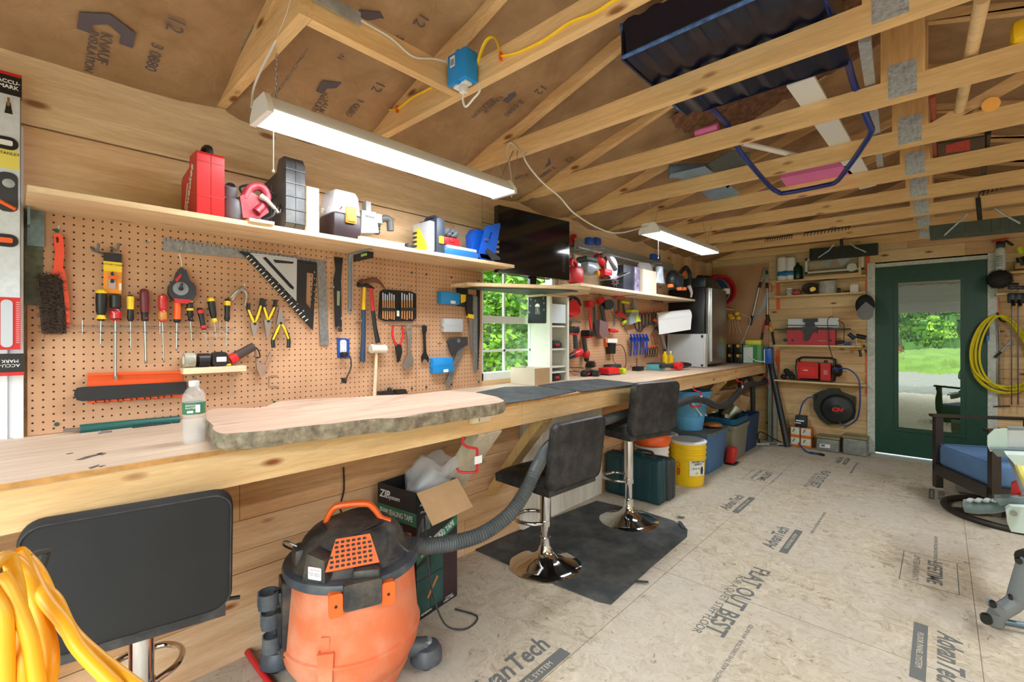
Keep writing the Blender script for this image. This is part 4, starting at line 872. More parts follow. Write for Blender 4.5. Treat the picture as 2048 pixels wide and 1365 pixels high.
m=MB(WL);m.tube([W3(727,620,.03),W3(727,670,.03),W3(725,724,.03)],[.0125,.0125,.0155],10,flat=.75);m.build('grip',P('navy grip',(34,56,84),.5),t)
m=MB(WL);m.lathe(W3(716,569,.03),W3(736,572,.03),[(0,.014),(.3,.014),(.45,.010),(1,.012)],14);m.tube([W3(736,572,.03),W3(748,577,.02)],[.01,.004],8);m.build('head',DST,t)
t=thing('rubber_mallet','white rubber mallet hanging head up right of the hammers','mallet',wloc3(751,792,.03));MW=P('mallet white',(222,214,198),.6,var=.1)
m=MB(WL);m.lathe(W3(741,698,.04),W3(771,699,.04),[(0,.022),(.06,.0245),(.3,.022),(.7,.022),(.94,.0245),(1,.022)],24);m.build('head',MW,t)
m=MB(WL);m.tube([W3(753,700,.04),W3(751,750,.034),W3(749,792,.03)],[.0075,.009,.0105],10);m.build('handle',PINE3,t)
# chisel pouch
t=thing('chisel_pouch','open black pouch with two rows of small wooden handled chisels','tool pouch',wloc3(795,643,.02))
m=MB(WL);m.poly([(761,584),(768,579),(822,583),(832,588),(833,636),(826,643),(771,643),(758,637)],CP+.002,.018);m.build('pouch',P('pouch nylon',(26,26,28),.8),t)
for k in range(11):
    x=766+k*4.6 if k < 6 else 770+(k+.6)*5.0-5;x=(766+k*4.4) if k < 6 else (804+(k-6)*5.0);g_=thing if 0 else None
    m=MB(WL);m.cyl(W3(x,601,.022),W3(x,638+(k % 3),.022),.0042,8);h_=m.build('chisel_handle',P('chisel wood',(200,138,84),.5),t)
    m=MB(WL);m.poly([(x-1.2,586+(k % 3)*2),(x+1.2,586+(k % 3)*2),(x+1.2,601),(x-1.2,601)],.021,.0235);m.build('blade',STL,h_)
for q in (((763,616),(791,617)),((801,616),(831,616))):m=MB(WL);m.poly([q[0],q[1],(q[1][0],q[1][1]+6),(q[0][0],q[0][1]+6)],.024,.028);m.build('elastic_strap',BLK,t)
m=MB(WL);m.cyl(W3(796,622,.024),W3(796,633,.024),.008,12);m.build('honing_stone',PAPER,t)
# wrench rack
t=thing('wire_rack','short wire rack holding the red snips and two wrenches','rack',wloc3(815,655,.02));m=MB(WL);m.tube([W3(778,649,.012),W3(853,652,.012)],.0018,6);
m.build('rail',STL,t)
for k in range(9):m=MB(WL);a,b_,_=W3(780+k*9,651,CP);m.tube([(a,b_,CP),(a,b_-.002,.05),(a,b_+.01,.055)],.0015,5);m.build('peg',STL,t)
t=thing('snips','red handled garden snips hanging in the short wire rack','snips',wloc3(796,725,.03));m=MB(WL)
for xs in (((786,652),(785,672),(792,692)),((804,652),(806,672),(800,690))):m=MB(WL);m.tube([W3(x,y,.035) for x,y in xs],.0065,8,sm=4);m.build('handle',RED,t)
m=MB(WL);m.poly([(790,688),(803,690),(805,705),(800,722),(796,726),(793,705)],.03,.038);m.build('blade',DST,t)
t=thing('adjustable_wrench','chrome adjustable wrench hanging jaw down','wrench',wloc3(820,742,.03));m=MB(WL)
hpoly(m,[WL.at(x,y,.036) for x,y in ((812,652),(817,649),(824,652),(824,668),(821,700),(827,718),(826,735),(821,732),(819,740),(811,741),(806,733),(808,721),(815,712),(816,680))],[[WL.at(x,y,.036) for x,y in ((815,656),(821,656),(821,662),(815,662))]],.029,.036);m.build('wrench_body',STL,t)
t=thing('wrench','dark combination wrench, right one in the short wire rack','wrench',wloc3(850,726,.03));m=MB(WL);m.poly([(845,653),(849,650),(854,653),(854,662),(851,668),(853,706),(858,716),(857,726),(853,719),(848,719),(844,726),(843,714),(848,705),(847,668),(845,662)],.028,.034);m.build('wrench_body',DST,t)
# wall boxes
def ebox(px0,py0,px1,py1,mat,label,qr=True):
    t=thing('junction_box',label,'outlet box',wloc3((px0+px1)/2,py1,.02));m=MB(WL);a0,b1=WL.at(px0,py0,.04);a1,b0=WL.at(px1,py1,.04);m.rbox(((a0+a1)/2,(b0+b1)/2,.026),(a1-a0,b1-b0,.038),.004);m.build('box_body',mat,t)
    m=MB(WL)
    for s_ in (-1,1):m.rbox(((a0+a1)/2+s_*(a1-a0)*.52,(b0+b1)/2,.03),(.006,.022,.02),.002)
    m.bx(a0+.004,a1-.004,(b0+b1)/2-.001,(b0+b1)/2+.001,.045,.0465);m.build('rib',mat,t)
    if qr:m=MB(WL);m.bx(a0+(a1-a0)*.5,a0+(a1-a0)*.75,b0+.004,b0+.022,.0455,.0462);m.build('paper_label',PAPER,t)
OBL=P('outlet blue',(24,140,216),.4)
ebox(881,583,919,610,OBL,'upper bright blue outlet box on the narrow pegboard');ebox(888,637,925,665,P('box grey',(176,180,184),.4),'light grey outlet box between the two blue ones',False);ebox(866,717,905,745,OBL,'lower bright blue outlet box on the narrow pegboard')
t=thing('bit_holder','small black holder with yellow card next to the upper blue box','holder',wloc3(927,614,.03));m=MB(WL);m.poly([(916,571),(936,574),(936,590),(934,615),(918,612)],.012,.03);m.build('body',BLK,t);m=MB(WL);m.poly([(921,589),(932,590),(932,603),(922,607)],.03,.031);m.build('card',YEL,t)
t=thing('combination_square','steel combination square hanging tilted above the lower blue box','square',wloc3(893,773,.03));m=MB(WL);m.poly([(919,690),(929,694),(899,774),(890,770)],.024,.027);m.build('blade',SQ,t)
m=MB(WL);m.poly([(895,683),(904,676),(935,674),(936,690),(922,698),(912,706),(906,713),(901,700)],.027,.04);m.build('head',DGR,t);m=MB(WL);a,b_,_=W3(917,682,.04);m.cyl((a,b_,.038),(a,b_,.042),.013,16);m.build('protractor',STL,t)
t=thing('hand_saw','narrow saw with black and yellow handle near the window edge','saw',wloc3(942,705,.03));m=MB(WL);m.poly([(934,588),(945,590),(944,620),(948,632),(936,632),(933,612)],.024,.04);m.build('handle',BLK,t);m=MB(WL);m.poly([(936,628),(948,630),(948,638),(937,636)],.022,.042);m.build('collar',YEL,t);m=MB(WL);m.poly([(938,636),(948,638),(949,700),(944,708),(941,700)],.03,.032);m.build('blade',STL,t)
t=thing('steel_ruler','long steel ruler hanging beside the window frame','ruler',wloc3(951,747,.03));m=MB(WL);m.poly([(946,592),(955,593),(955,742),(951,748),(947,742)],.034,.0355);m.build('blade',SQ,t)
m=MB(WL);m.poly([(955.5,575),(960,576),(960,665),(956.5,740),(955,740)],.012,.022);tag(m.build('black_bar',BLK),'slim black bar at the right edge of the pegboard','bar')
# pliers
def pliers(h1,h2,joint,jaw,label,jw=5,c=.032,c1=BLK):
    t=thing('pliers',label,'pliers',wloc3(*joint,c),'black and yellow pliers')
    for hh in (h1,h2):
        m=MB(WL);m.tube([W3(x,y,c) for x,y in hh]+[W3(*joint,c)],[.0085,.0085,.0075,.004],9,sm=4);g=m.build('grip',c1,t)
        m=MB(WL);q=[W3(x,y,c+.006) for x,y in hh[1:]]+[W3(*joint,c+.002)];m.tube(q,[.0045,.006,.003],8,sm=4);m.build('yellow_stripe',YB_,g)
    m=MB(WL);x,y=joint;jx,jy=jaw;sgn=1 if jy > y else -1;m.poly([(x-jw*1.5,y-3*sgn),(x+jw*1.5,y-3*sgn),(x+jw*1.3,y+6*sgn),(jx+jw*.35,jy),(jx-jw*.35,jy),(x-jw*1.3,y+6*sgn)],c-.006,c+.005);m.build('jaw',STL,t)
    m=MB(WL);a,b_,_=W3(x,y,c);m.cyl((a,b_,c+.004),(a,b_,c+.008),.006,12);m.build('pivot',DST,t)
pliers([(497,607),(497,620),(505,640)],[(524,597),(522,612),(515,634)],(509,648),(508,672),'left black and yellow pliers hanging handles up')
pliers([(527,599),(528,615),(533,632)],[(551,600),(549,615),(541,632)],(536,643),(535,674),'middle needle nose pliers hanging handles up')
pliers([(547,696),(546,680),(555,660)],[(577,696),(577,678),(568,656)],(561,647),(561,616),'right combination pliers hanging with the jaws up')
t=thing('spring_clamp','small silver spring clamp hanging left of the pliers','clamp',wloc3(480,600,.03));m=MB(WL);m.tube([W3(464,601,.03),W3(475,585,.035),W3(486,580,.035),W3(493,590,.035),W3(490,612,.03)],.006,8,sm=5,flat=.6);m.tube([W3(462,596,.04),W3(474,583,.045),W3(486,575,.04)],.005,8,sm=4,flat=.5);m.build('clamp_frame',STL,t)
t=thing('spring_clamp','rusty spring clamp hanging open below the black tool','clamp',wloc3(523,750,.03));m=MB(WL);m.poly([(510,703),(513,701),(518,728),(530,730),(541,704),(545,706),(533,735),(529,750),(520,751),(514,738)],.02,.032);m.build('clamp_frame',P('old clamp',(168,140,122),.5,.3,var=.3),t)
# tape ledge
t=thing('tape_ledge','short pine ledge carrying three tape reels','ledge',wloc3(430,748,.03));m=MB(WL);a0,b0=WL.at(366,737,.06);a1,b1=WL.at(492,732,.06);z1=b0+.0;m.prism([(a0,z1),(a1,z1),(a1,z1-.024),(a0,z1-.024)],CP,.065);m.build('ledge_board',PINE3,t);zl=z1
def reel(px,r,wd,mat,name,label,core=PAPER,c=.036):
    a=WL.at(px,700,c)[0];t=thing(name,label,'tape',WL.w(a,zl,c));m=MB(WL);m.cyl((a-wd/2,zl+r,c),(a+wd/2,zl+r,c),r,32);m.build('roll',mat,t)
    m=MB(WL);m.cyl((a-wd/2-.001,zl+r,c),(a+wd/2+.001,zl+r,c),r*.55,24);m.build('core',core,t);return t
reel(378,.030,.036,P('duct tape',(170,166,150),.4,var=.3,vs=40),'tape_roll','pale translucent tape roll, left on the ledge');reel(407,.028,.038,BLK,'tape_roll','black electrical tape roll, middle of the ledge',BLK)
t=thing('tape_measure','black tape measure with white label on the ledge','tape measure',WL.w(WL.at(438,700,.04)[0],zl,.04));m=MB(WL);a=WL.at(439,700,.04)[0];m.prism(rrect(.058,.06,.018,4,a,zl+.0305),CP+.006,.052);m.build('case',BLK,t);m=MB(WL);m.prism(rrect(.036,.02,.002,2,a+.004,zl+.03),.052,.053);m.build('paper_label',PAPER,t);m=MB(WL);m.prism(rrect(.02,.008,.002,2,a+.03,zl+.006),.03,.05);m.build('tape_tip',YEL,t)
t=thing('laser_tool','black and red hand tool lying tilted right of the tape measure','tool',wloc3(480,728,.04));m=MB(WL);m.tube([W3(466,716,.035),W3(508,693,.035)],[.020,.018],8,flat=.8);m.build('body',P('tool brown black',(66,52,50),.5),t);m=MB(WL);m.tube([W3(460,720,.036),W3(474,713,.036)],[.021,.0215],8,flat=.8);m.build('red_end',RED,t);m=MB(WL);m.tube([W3(505,692,.04),W3(516,700,.04),W3(520,714,.04),W3(512,716,.04)],.003,6,sm=4);m.build('strap',BLK,t)
# magnetic holder and saw bar
t=thing('orange_tray','orange chainsaw bar scabbard rack low on the pegboard','holder',wloc3(270,803,.03));m=MB(WL);m.poly([(176,747),(365,742),(366,774),(176,776)],CP+.002,.014);m.poly([(176,747),(365,742),(365,747),(176,752)],.014,.026);m.build('back_plate',P('rack orange',(230,84,26),.4),t);m=MB(WL);m.poly([(176,803),(370,790),(372,794),(176,808)],CP+.002,.02);m.build('lower_rail',P('rack orange',(230,84,26)),t)
for k in range(6):m=MB(WL);a,b_,_=W3(200+k*27,804-k*1.9,.02);m.tube([(a-.012,b_+.004,.02),(a-.01,b_-.004,.032),(a+.01,b_-.004,.032),(a+.012,b_+.004,.02)],.002,6,sm=3);m.build('wire_clip',STL,t)
m=MB(WL);m.poly([(150,783),(154,777),(165,775),(373,764),(374,787),(165,803),(154,801),(148,792)],.022,.034);tag(m.build('saw_bar_cover',P('cover black',(30,30,32),.6,var=.15)),'long black saw bar cover lying across the orange rack','cover')
# outlet and plug
t=thing('wall_outlet','white duplex outlet in an open blue box cut into the pegboard','outlet',wloc3(686,717,.01));m=MB(WL);m.poly([(674,676),(699,678),(699,717),(675,716)],CP-.001,.010);m.build('blue_box',P('deep blue box',(14,70,150),.5),t);m=MB(WL);a,b_,_=W3(686,694,.012);m.prism(rrect(.032,.07,.012,4,a,b_),.010,.017);m.build('receptacle',WHT,t)
for dz in (-.019,.019):
    for s_ in (-1,1):m=MB(WL);m.box((a+s_*.006,b_+dz,.0172),(.002,.008,.001));m.build('slot',BLK,t)
t=thing('wall_plug','black plug and cord dropping from the blue outlet','plug',wloc3(690,712,.03));m=MB(WL);m.rbox(W3(689,709,.03),(.03,.024,.034),.006);m.build('plug_body',BLK,t);m=MB(WL);m.tube([W3(694,708,.04),W3(701,716,.04),W3(702,735,.035),W3(695,752,.02),W3(690,762,.008)],.004,7,sm=5);m.build('cord',P('cord grey',(70,62,58),.5),t)
m=MB(WL);m.poly([(683,756),(694,757),(693,767),(683,766)],CP,CP+.002);tag(m.build('cord_hole',BLKM),'ragged dark cord hole in the pegboard','hole')
# level hanging on the far left
LX=XP(-2.17);t=thing('spirit_level','tall white box level with red and black ends at the left edge','level',LX.pw(15,745))
LW=P('level white',(206,212,218),.45,var=.08,vs=30,dirt=(150,150,146),dl=.25);f=LX
def lv(px):return f.at(px,500)[0]
def lz(py,px=20):return f.at(px,py)[1]
ya,yb_=lv(-22),lv(41);m=MB(f);m.bx(ya,yb_,lz(595),lz(190),-.025,.0);m.build('frame_upper',LW,t)
m=MB(f);m.bx(yb_-.001,yb_+.001,lz(595),lz(190),-.025,0);m.bx(ya,yb_,lz(700),lz(595),-.025,-.003,1);m.build('frame_lower',[P('level edge',(136,108,100),.5),P('level red',(196,34,34),.4)],t)
m=MB(f);m.bx(ya,yb_+.003,lz(190),lz(150),-.028,.003);m.build('end_cap',BLK,t);m=MB(f);m.bx(ya,yb_+.003,lz(152),lz(146),-.029,.004);m.build('red_tip',P('level red',(196,34,34)),t)
m=MB(f);m.bx(ya,yb_+.008,lz(745),lz(708),-.028,.003);m.build('end_cap',BLK,t);m=MB(f);m.bx(ya,yb_+.008,lz(752),lz(745),-.029,.004);m.build('red_tip',P('level red',(196,34,34)),t)
yc=(lv(0)+lv(34))/2
for py,mt in ((288,WHT),(482,ORG)):
    m=MB(f);m.prism(rrect(.055,.04,.019,6,yc-.006,lz(py)),0,.004);v_=m.build('vial_housing',BLK,t);m=MB(f);m.prism(rrect(.03,.016,.004,2,yc-.006,lz(py)),.004,.008);m.build('vial',mt,v_)
m=MB(f);m.prism(rrect(.045,.125,.018,5,yc-.002,lz(385)),0,.003);v_=m.build('plumb_window',DGR,t);m=MB(f);m.tube([(yc-.02,lz(405),.004),(yc+.016,lz(418),.004)],.006,8);m.build('vial',ORG,v_);m=MB(f);m.prism(circ(.014,16,yc,lz(368)),.003,.006);m.build('plumb_vial',GAL,v_)
m=MB(f);m.bx(ya,lv(38),lz(338),lz(300),0,.0006);m.build('yellow_sticker',P('sticker yellow',(226,208,96),.5),t)
text('STANLEY','print',INKB,f,yc,lz(308),.001,.012,t)
text('ACCU-\nMARK','print',INKW,f,yc,lz(170),.0035,.016,t,bold=.0004);text('ACCU-\nMARK','print',INKW,f,yc+.003,lz(727),.0035,.014,t,ang=180)
m=MB(f);m.prism(rrect(.026,lz(600)-lz(695),.012,5,yc-.004,(lz(600)+lz(695))/2),-.003,.001);m.build('slider',P('level grey',(184,190,196),.4),t)
for k in range(22):
    m=MB(f);z_=lz(605)+(lz(690)-lz(605))*k/22;m.bx(yc+.016,yc+.024,z_,z_+.001,-.003,-.0022);m.build('tick',INKW,t)
m=MB(f);m.prism([(yc-.004,lz(205)),(yc+.004,lz(205)),(yc+.009,lz(228)),(yc-.009,lz(228))],0,.001);m.build('hang_slot',BLK,t)
m=MB(f);a=yc;m.tube([(a,lz(212),-.07),(a,lz(212),.012),(a,lz(200),.016)],.003,8,sm=3);tag(m.build('brass_hook',P('brass',(176,140,60),.3,.8)),'brass hook the tall level hangs on','hook')
# ================================================================ BENCH TOP, WINDOW BAY, SECOND PEGBOARD
BT_=ZP(ZB)
# live-edge slab
def slab():
    top=[(411,838),(425,818),(520,815),(560,803),(640,797),(700,795),(750,792),(800,790),(850,787),(880,783),(930,783),(985,792),(1005,799),(1006,804),(970,810),(920,817),(880,823),(840,828),(800,836),(750,838),(700,843),(660,848),(620,852),(560,859),(520,863),(480,866),(445,868),(430,862),(424,850)]
    zt=ZB+.052;pl=ZP(zt);P_=[pl.at(x,y) for x,y in top];Pd,_=smooth_path([Vector((a,b_,0)) for a,b_ in P_],[1]*len(P_),4,True)
    rn=random.Random(5);cx=sum(p.x for p in Pd)/len(Pd);m=MB();n=len(Pd);rings=[]
    fr=[.003*math.sin(i*1.3)+.003*math.sin(i*.47+1) for i in range(n)]
    for z,k in ((.0015,-.004),(.016,.005),(.034,.004),(.046,.0005),(.052,-.002)):
        R=[]
        for i,p in enumerate(Pd):
            t_=(Pd[(i+1) % n]-Pd[i-1]).normalized();nn=Vector((t_.y,-t_.x,0));
            if (p-Vector((cx,p.y,0))).dot(nn) < 0:nn=-nn
            R.append(Vector((p.x,p.y,ZB+z))+nn*(k+fr[i]*(1 if z < .05 else .3)))
        rings.append(R)
    m.loft(rings,mi=0,cap=True);nf=len(m.f);m.m[-1]=1
    t=m.build('live_edge_slab',[P('bark edge',(150,138,116),.85,var=.5,vs=30,dirt=(92,80,70),dl=.8,bump=1,bs=90),wood('slab face',(208,180,160),(192,160,138),'Y',.15)],ang=50)
    return tag(t,'thick live-edge wooden slab lying on the workbench','slab')
slab()
# bottle
t=thing('water_bottle','clear plastic water bottle with green label standing on the bench','bottle',(0,0,0));q=ZP(ZB).pw(388,884);t.location=q;t['_o']=tuple(q)
r=.031;PET=P('clear bottle',(226,232,236),.06,alpha=.25,spec=.9)
def zb(py):return YP(q.y).at(388,py)[1] if 0 else H0+(CY-py)/FPX*((q-EYE).dot(Fv))
pr=[(890,.9),(886,1),(872,.93),(868,1),(858,.95),(854,1.0),(846,.93),(842,1.02),(832,.96),(829,1.02),(826,1),(802,1),(798,1.03),(790,.98),(780,.72),(775,.48),(773,.42)]
z0,z1=ZB+.001,zb(771);prf=[((zb(y)-z0)/(z1-z0),r*k) for y,k in pr];prf[0]=(0,r*.8)
m=MB();m.lathe((q.x,q.y,z0),(q.x,q.y,z1),prf,28);m.build('bottle_body',PET,t)
m=MB();m.lathe((q.x,q.y,zb(827)),(q.x,q.y,zb(804)),[(0,r*1.012),(1,r*1.012)],28,cap=False);m.build('label',P('label green',(52,116,84),.5,var=.2),t)
m=MB();m.lathe((q.x,q.y,zb(773)),(q.x,q.y,zb(762)),[(0,r*.44),(.1,r*.47),(.9,r*.47),(1,r*.42)],20);m.build('cap',P('clear cap',(214,218,222),.3),t)
vd=Vector((-q.x,-q.y,0)).normalized();LP=Pl(Vector((q.x,q.y,0))+vd*(r*1.02),(-vd.y,vd.x,0),(0,0,1));zl_=(zb(827)+zb(804))/2
m=MB(LP);m.bx(.004,.016,zl_-.012,zl_+.012,0,.001);m.bx(-.018,-.002,zl_-.013,zl_-.006,0,.001);m.build('print',INKW,t)
text('SPRING\nWATER','print',INKW,LP,-.009,zl_+.006,.0006,.008,t)
# green rod + clamp on bench
GT_=P('painted green',(22,84,78),.4)
t=thing('grease_gun','dark green tube tool with silver tip lying along the pegboard','tool',BT_.pw(240,862));yy=XP(-2.2)
m=MB();m.tube([yy.pw(160,859,0),yy.pw(250,850),yy.pw(359,840)],.016,14);m.build('tube',GT_,t);m=MB();m.tube([yy.pw(126,862),yy.pw(160,860)],.007,8);m.build('tip',STL,t)
yy2=XP(-2.17);m=MB();m.tube([yy2.pw(265,856),yy2.pw(310,850),yy2.pw(359,851)],.007,8);m.tube([yy2.pw(300,848),yy2.pw(325,855),yy2.pw(359,846)],.006,8);m.build('lever',P('lever dark',(30,50,48),.4),t)
m=MB();c=XP(-2.13);m.cyl(c.pw(197,866),c.pw(224,864),.004,8);m.cyl(c.pw(197,866),c.pw(200,866),.008,6);tag(m.build('bolt',STL),'loose silver bolt on the bench before the green tool','bolt')
# black things behind the slab
t=thing('mirror_clamp','small black clamp lying on the bench behind the slab','clamp',BT_.pw(785,790));f=XP(-2.18);m=MB(f);m.poly([(760,784),(786,781),(790,790),(760,791)],-.03,.0);m.build('base',BLK,t);m=MB(f);m.poly([(792,780),(812,779),(816,788),(794,790)],-.03,0);m.build('jaw',BLK,t);m=MB(f);a,b_=f.at(781,780);m.sph((a,b_,-.01),.013);m.build('knob',BLK,t)
# wood spacer screwed on the apron
t=thing('wood_block','small pale block screwed onto the bench front','block',XP(XF).pw(963,846));f=XP(XF+.003);m=MB(f);a0,b1=f.at(946,826,.028);a1,b0=f.at(982,845,.028);m.rbox(((a0+a1)/2,(b0+b1)/2,.0145),(a1-a0,.045,.028),.004);m.build('block_body',P('block pale',(226,212,186),.6,var=.06),t)
for s_ in ((-.3,-.2),(-.3,-.6),(.3,.1)):m=MB(f);m.cyl(((a0+a1)/2+s_[0]*.06,(b0+b1)/2+s_[1]*.02,.0285),((a0+a1)/2+s_[0]*.06,(b0+b1)/2+s_[1]*.02,.0292),.003,8);m.build('screw',DST,t)
# bench mats
BM=P('bench mat',(62,66,70),.85,var=.3,vs=6,dirt=(110,112,112),dl=.45)
for k,pts in enumerate((((952,785),(1010,774),(1072,772.5),(1152.5,782.7),(1085,796.6),(1009,808),(975,800)),((1076,771),(1130,763),(1196,758),(1281,767.5),(1167,783.5),(1150,781)))):
    m=MB(BT_);m.poly(pts,.001,.005+.001*k);tag(m.build('bench_mat',BM),('dusty black mat on the bench right of the slab','second black mat on the bench, beyond the cardboard box')[k],'mat')
# small cardboard box
x1=-2.0;y0=XP(x1).at(1069,740)[0];y1=XP(x1).at(1100,740)[0];x0=YP(y0).at(1018,740)[0];z1=XP(x1).at(1070,738)[1]
t=thing('cardboard_box','small open cardboard box on the bench under the jellyfish drawing','box',(x1-.1,y0,ZB));x0=max(x0,-2.22);y1=min(y1,2.60)
for a in ((x0,x1,y0,y0+.004),(x0,x1,y1-.004,y1),(x0,x0+.004,y0+.004,y1-.004),(x1-.004,x1,y0+.004,y1-.004)):m=MB();m.bx(*a,ZB+.001,z1);m.build('side',CARD if a[0] > x1-.01 else P('carton pale',(214,200,178),.8,var=.05),t)
m=MB();m.bx(x0+.004,x1-.004,y0+.004,y1-.004,ZB+.001,ZB+.004);m.build('bottom',CARD,t)
# white shelf unit
ux0,ux1,uy0,uy1,uz1=XW+.002,-2.08,2.635,2.868,1.584
UW=P('unit birch',(226,222,212),.55,var=.06,vs=12);t=thing('shelf_unit','narrow white wooden shelf tower with battery cubbies on the bench','shelf unit',((ux0+ux1)/2,uy0,ZB))
for n,b in (('side_panel',(ux0,ux1,uy0,uy0+.012,ZB,uz1)),('side_panel',(ux0,ux1,uy1-.012,uy1,ZB,uz1)),('back_panel',(ux0,ux0+.008,uy0+.012,uy1-.012,ZB,uz1)),('top',(ux0,ux1,uy0-.06,uy1+.0,uz1,uz1+.014)),
             ('face_frame',(ux1,ux1+.014,uy0,uy0+.025,ZB,uz1)),('face_frame',(ux1,ux1+.014,uy1-.02,uy1,ZB,uz1))):
    m=MB();m.bx(*b);m.build(n,UW if n != 'top' else PINE3,t)
for z in (1.02,1.06,1.19,1.36):m=MB();m.bx(ux0+.01,ux1-.002,uy0+.013,uy1-.013,z,z+.012);m.build('shelf',UW,t)
m=MB();m.bx(ux1-.03,ux1+.005,uy0+.03,uy1-.03,1.39,1.53);tag(m.build('paper_pad',P('pad blue white',(206,216,226),.7)),'pale blue paper pad in the top cubby of the white tower','pad')
f=Pl((0,uy0-.002,0),(1,0,0),(0,0,1));t2=thing('jellyfish_drawing','black card with a white jellyfish drawing on the white tower','picture',f.pw(1075,647));m=MB(f);m.prism([f.at(1057,593),f.at(1093,591),f.at(1092,647),f.at(1056,647)],-.001,.001);m.build('card',P('card black',(28,28,30),.8),t2)
cxj,czj=f.at(1075,613);m=MB(f);m.prism([(cxj+.022*math.cos(q_),czj+.022*math.sin(q_)*.9) for q_ in [math.radians(a) for a in range(-10,200,15)]],.001,.002);m.build('jellyfish_bell',INKW,t2)
m=MB(f)
for k in range(7):a=cxj-.018+k*.006;m.tube([(a,czj-.004,.0015),(a+.004*math.sin(k),czj-.03,.0015),(a-.004+.002*k,czj-.055-.004*(k % 3),.0015)],.0009,4,sm=3)
m.build('tentacles',INKW,t2)
for k,(px,py) in enumerate(((1062,599),(1087,597),(1071,602),(1061,612),(1088,607),(1059,625),(1088,620))):m=MB(f);a,b_=f.at(px,py);m.tube([(a+.005*math.cos(q_),b_+.006*math.sin(q_),.0015) for q_ in [2*PI*i/10 for i in range(10)]],.0008,4,closed=True);m.build('doodle_ring',INKW,t2)
def battery(c,label,rz=0,s=1.0):
    c=Vector(c);t=thing('tool_battery',label,'battery',c,'black cordless tool batteries');m=MB();m.rbox(c+Vector((0,0,.025*s)),(.075*s,.11*s,.045*s),.008,rot(0,0,rz));m.build('body',BLK,t);m=MB();m.rbox(c+Vector((0,0,.055*s)),(.06*s,.08*s,.016*s),.004,rot(0,0,rz));m.build('rail',DGR,t);m=MB();m.rbox(c+rot(0,0,rz) @ Vector((.0375*s,0,.028*s)),(.004,.05*s,.018*s),.001,rot(0,0,rz));m.build('red_mark',RED,t);return t
battery((-2.12,2.75,1.203),'black battery in the middle cubby of the white tower',0,.95);battery((-2.12,2.75,.9615),'black battery in the bottom cubby of the white tower',0,.9)
# TV on its own board
m=MB();m.prism([(-2.243,1.86),(-2.09,1.86),(-1.715,2.49),(-1.70,2.60),(-1.88,2.86),(-2.243,2.86)],1.599,1.619);t=tag(m.build('tv_shelf',SHELF),'slanted pine board the television stands on','shelf')
m=MB();m.prism([(-2.22,1.93),(-2.11,1.93),(-1.78,2.49),(-1.80,2.6),(-2.22,2.6)],1.594,1.598);m.build('underside_strip',DGR,t)
a=Vector((-2.068,2.104,0));b_=Vector((-1.995,2.775,0));u_=(b_-a).normalized();f=Pl(a,u_,(0,0,1));w_=(b_-a).length
t=thing('television','black flat television reflecting the far shop light','television',f.w(w_/2,1.62,-.03));TVB=P('tv gloss',(10,10,12),.12,spec=.6)
m=MB(f);m.prism(rrect(w_,.43,.006,2,w_/2,1.917),-.04,0);m.build('bezel',TVB,t);m=MB(f);m.prism(rrect(w_-.025,.385,.003,1,w_/2,1.928),0,.0015);m.build('screen',P('tv screen',(12,12,16),.09,spec=.55),t)
m=MB(f);m.rbox((w_*.5,1.80,-.06),(.4,.2,.06),.02);m.build('rear_cover',BLK,t)
m=MB(f);m.prism(rrect(.06,.09,.01,2,w_/2,1.665),-.05,-.03);m.rbox((w_/2,1.6245,-.04),(.38,.009,.17),.004);m.build('stand',TVB,t)
# ---------------- second pegboard
def redtool(pts,r,mat,t,name,c=.05,sm=3,flat=.8):m=MB(WL);m.tube([WL.p3(x,y,c) for x,y in pts],r,10,sm=sm,flat=flat);return m.build(name,mat,t)
CR=P('tool red',(200,34,40),.4,var=.1)
t=thing('jigsaw','red cordless jigsaw hanging top left of the far pegboard','saw',wloc3(1148,646,.05));m=MB(WL);m.poly([(1137,603),(1152,600),(1160,612),(1161,625),(1153,634),(1138,630)],.02,.085);m.build('body',CR,t)
m=MB(WL);m.tube([WL.p3(1137,600,.06),WL.p3(1145,594,.06),WL.p3(1156,601,.06),WL.p3(1160,612,.06)],.014,9,sm=4);m.build('handle',BLK,t);m=MB(WL);m.poly([(1136,637),(1162,643),(1162,647),(1136,641)],.01,.095);m.build('sole_plate',STL,t)
def drill(bat,gr0,gr1,b0,b1,label,c=.06,ch=True):
    t=thing('cordless_drill',label,'drill',wloc3(*b1,c),'red cordless drills hanging on the far pegboard');m=MB(WL);a,b_,_=WL.p3(*bat,c);m.rbox((a,b_,c),(.075,.055,.09),.01);m.build('battery',BLK,t);m=MB(WL);m.rbox((a,b_-.034,c),(.07,.018,.075),.006);m.build('battery_foot',CR,t)
    m=MB(WL);m.tube([WL.p3(*gr0,c),WL.p3(*gr1,c)],[.019,.022],12,flat=.9);m.build('grip',DGR,t);m=MB(WL);m.lathe(WL.p3(*b0,c),WL.p3(*b1,c),[(0,.024),(.15,.031),(.6,.032),(.7,.026),(.72,.02),(1,.015)],18);m.build('motor_housing',CR,t)
    m=MB(WL);q0=WL.p3(*b0,c);q1=WL.p3(*b1,c);m.lathe(rel(q0,q1,.78),rel(q0,q1,1.15),[(0,.023),(.5,.022),(1,.014)],14);m.build('chuck',BLK,t)
    return t
drill((1146,660),(1150,670),(1152,698),(1163,703),(1141,713),'hanging cordless drill with long chuck, beside the white tower',.06)
drill((1175,667),(1168,676),(1171,704),(1172,702),(1173,721),'stubby hanging cordless drill right of the long one',.05)
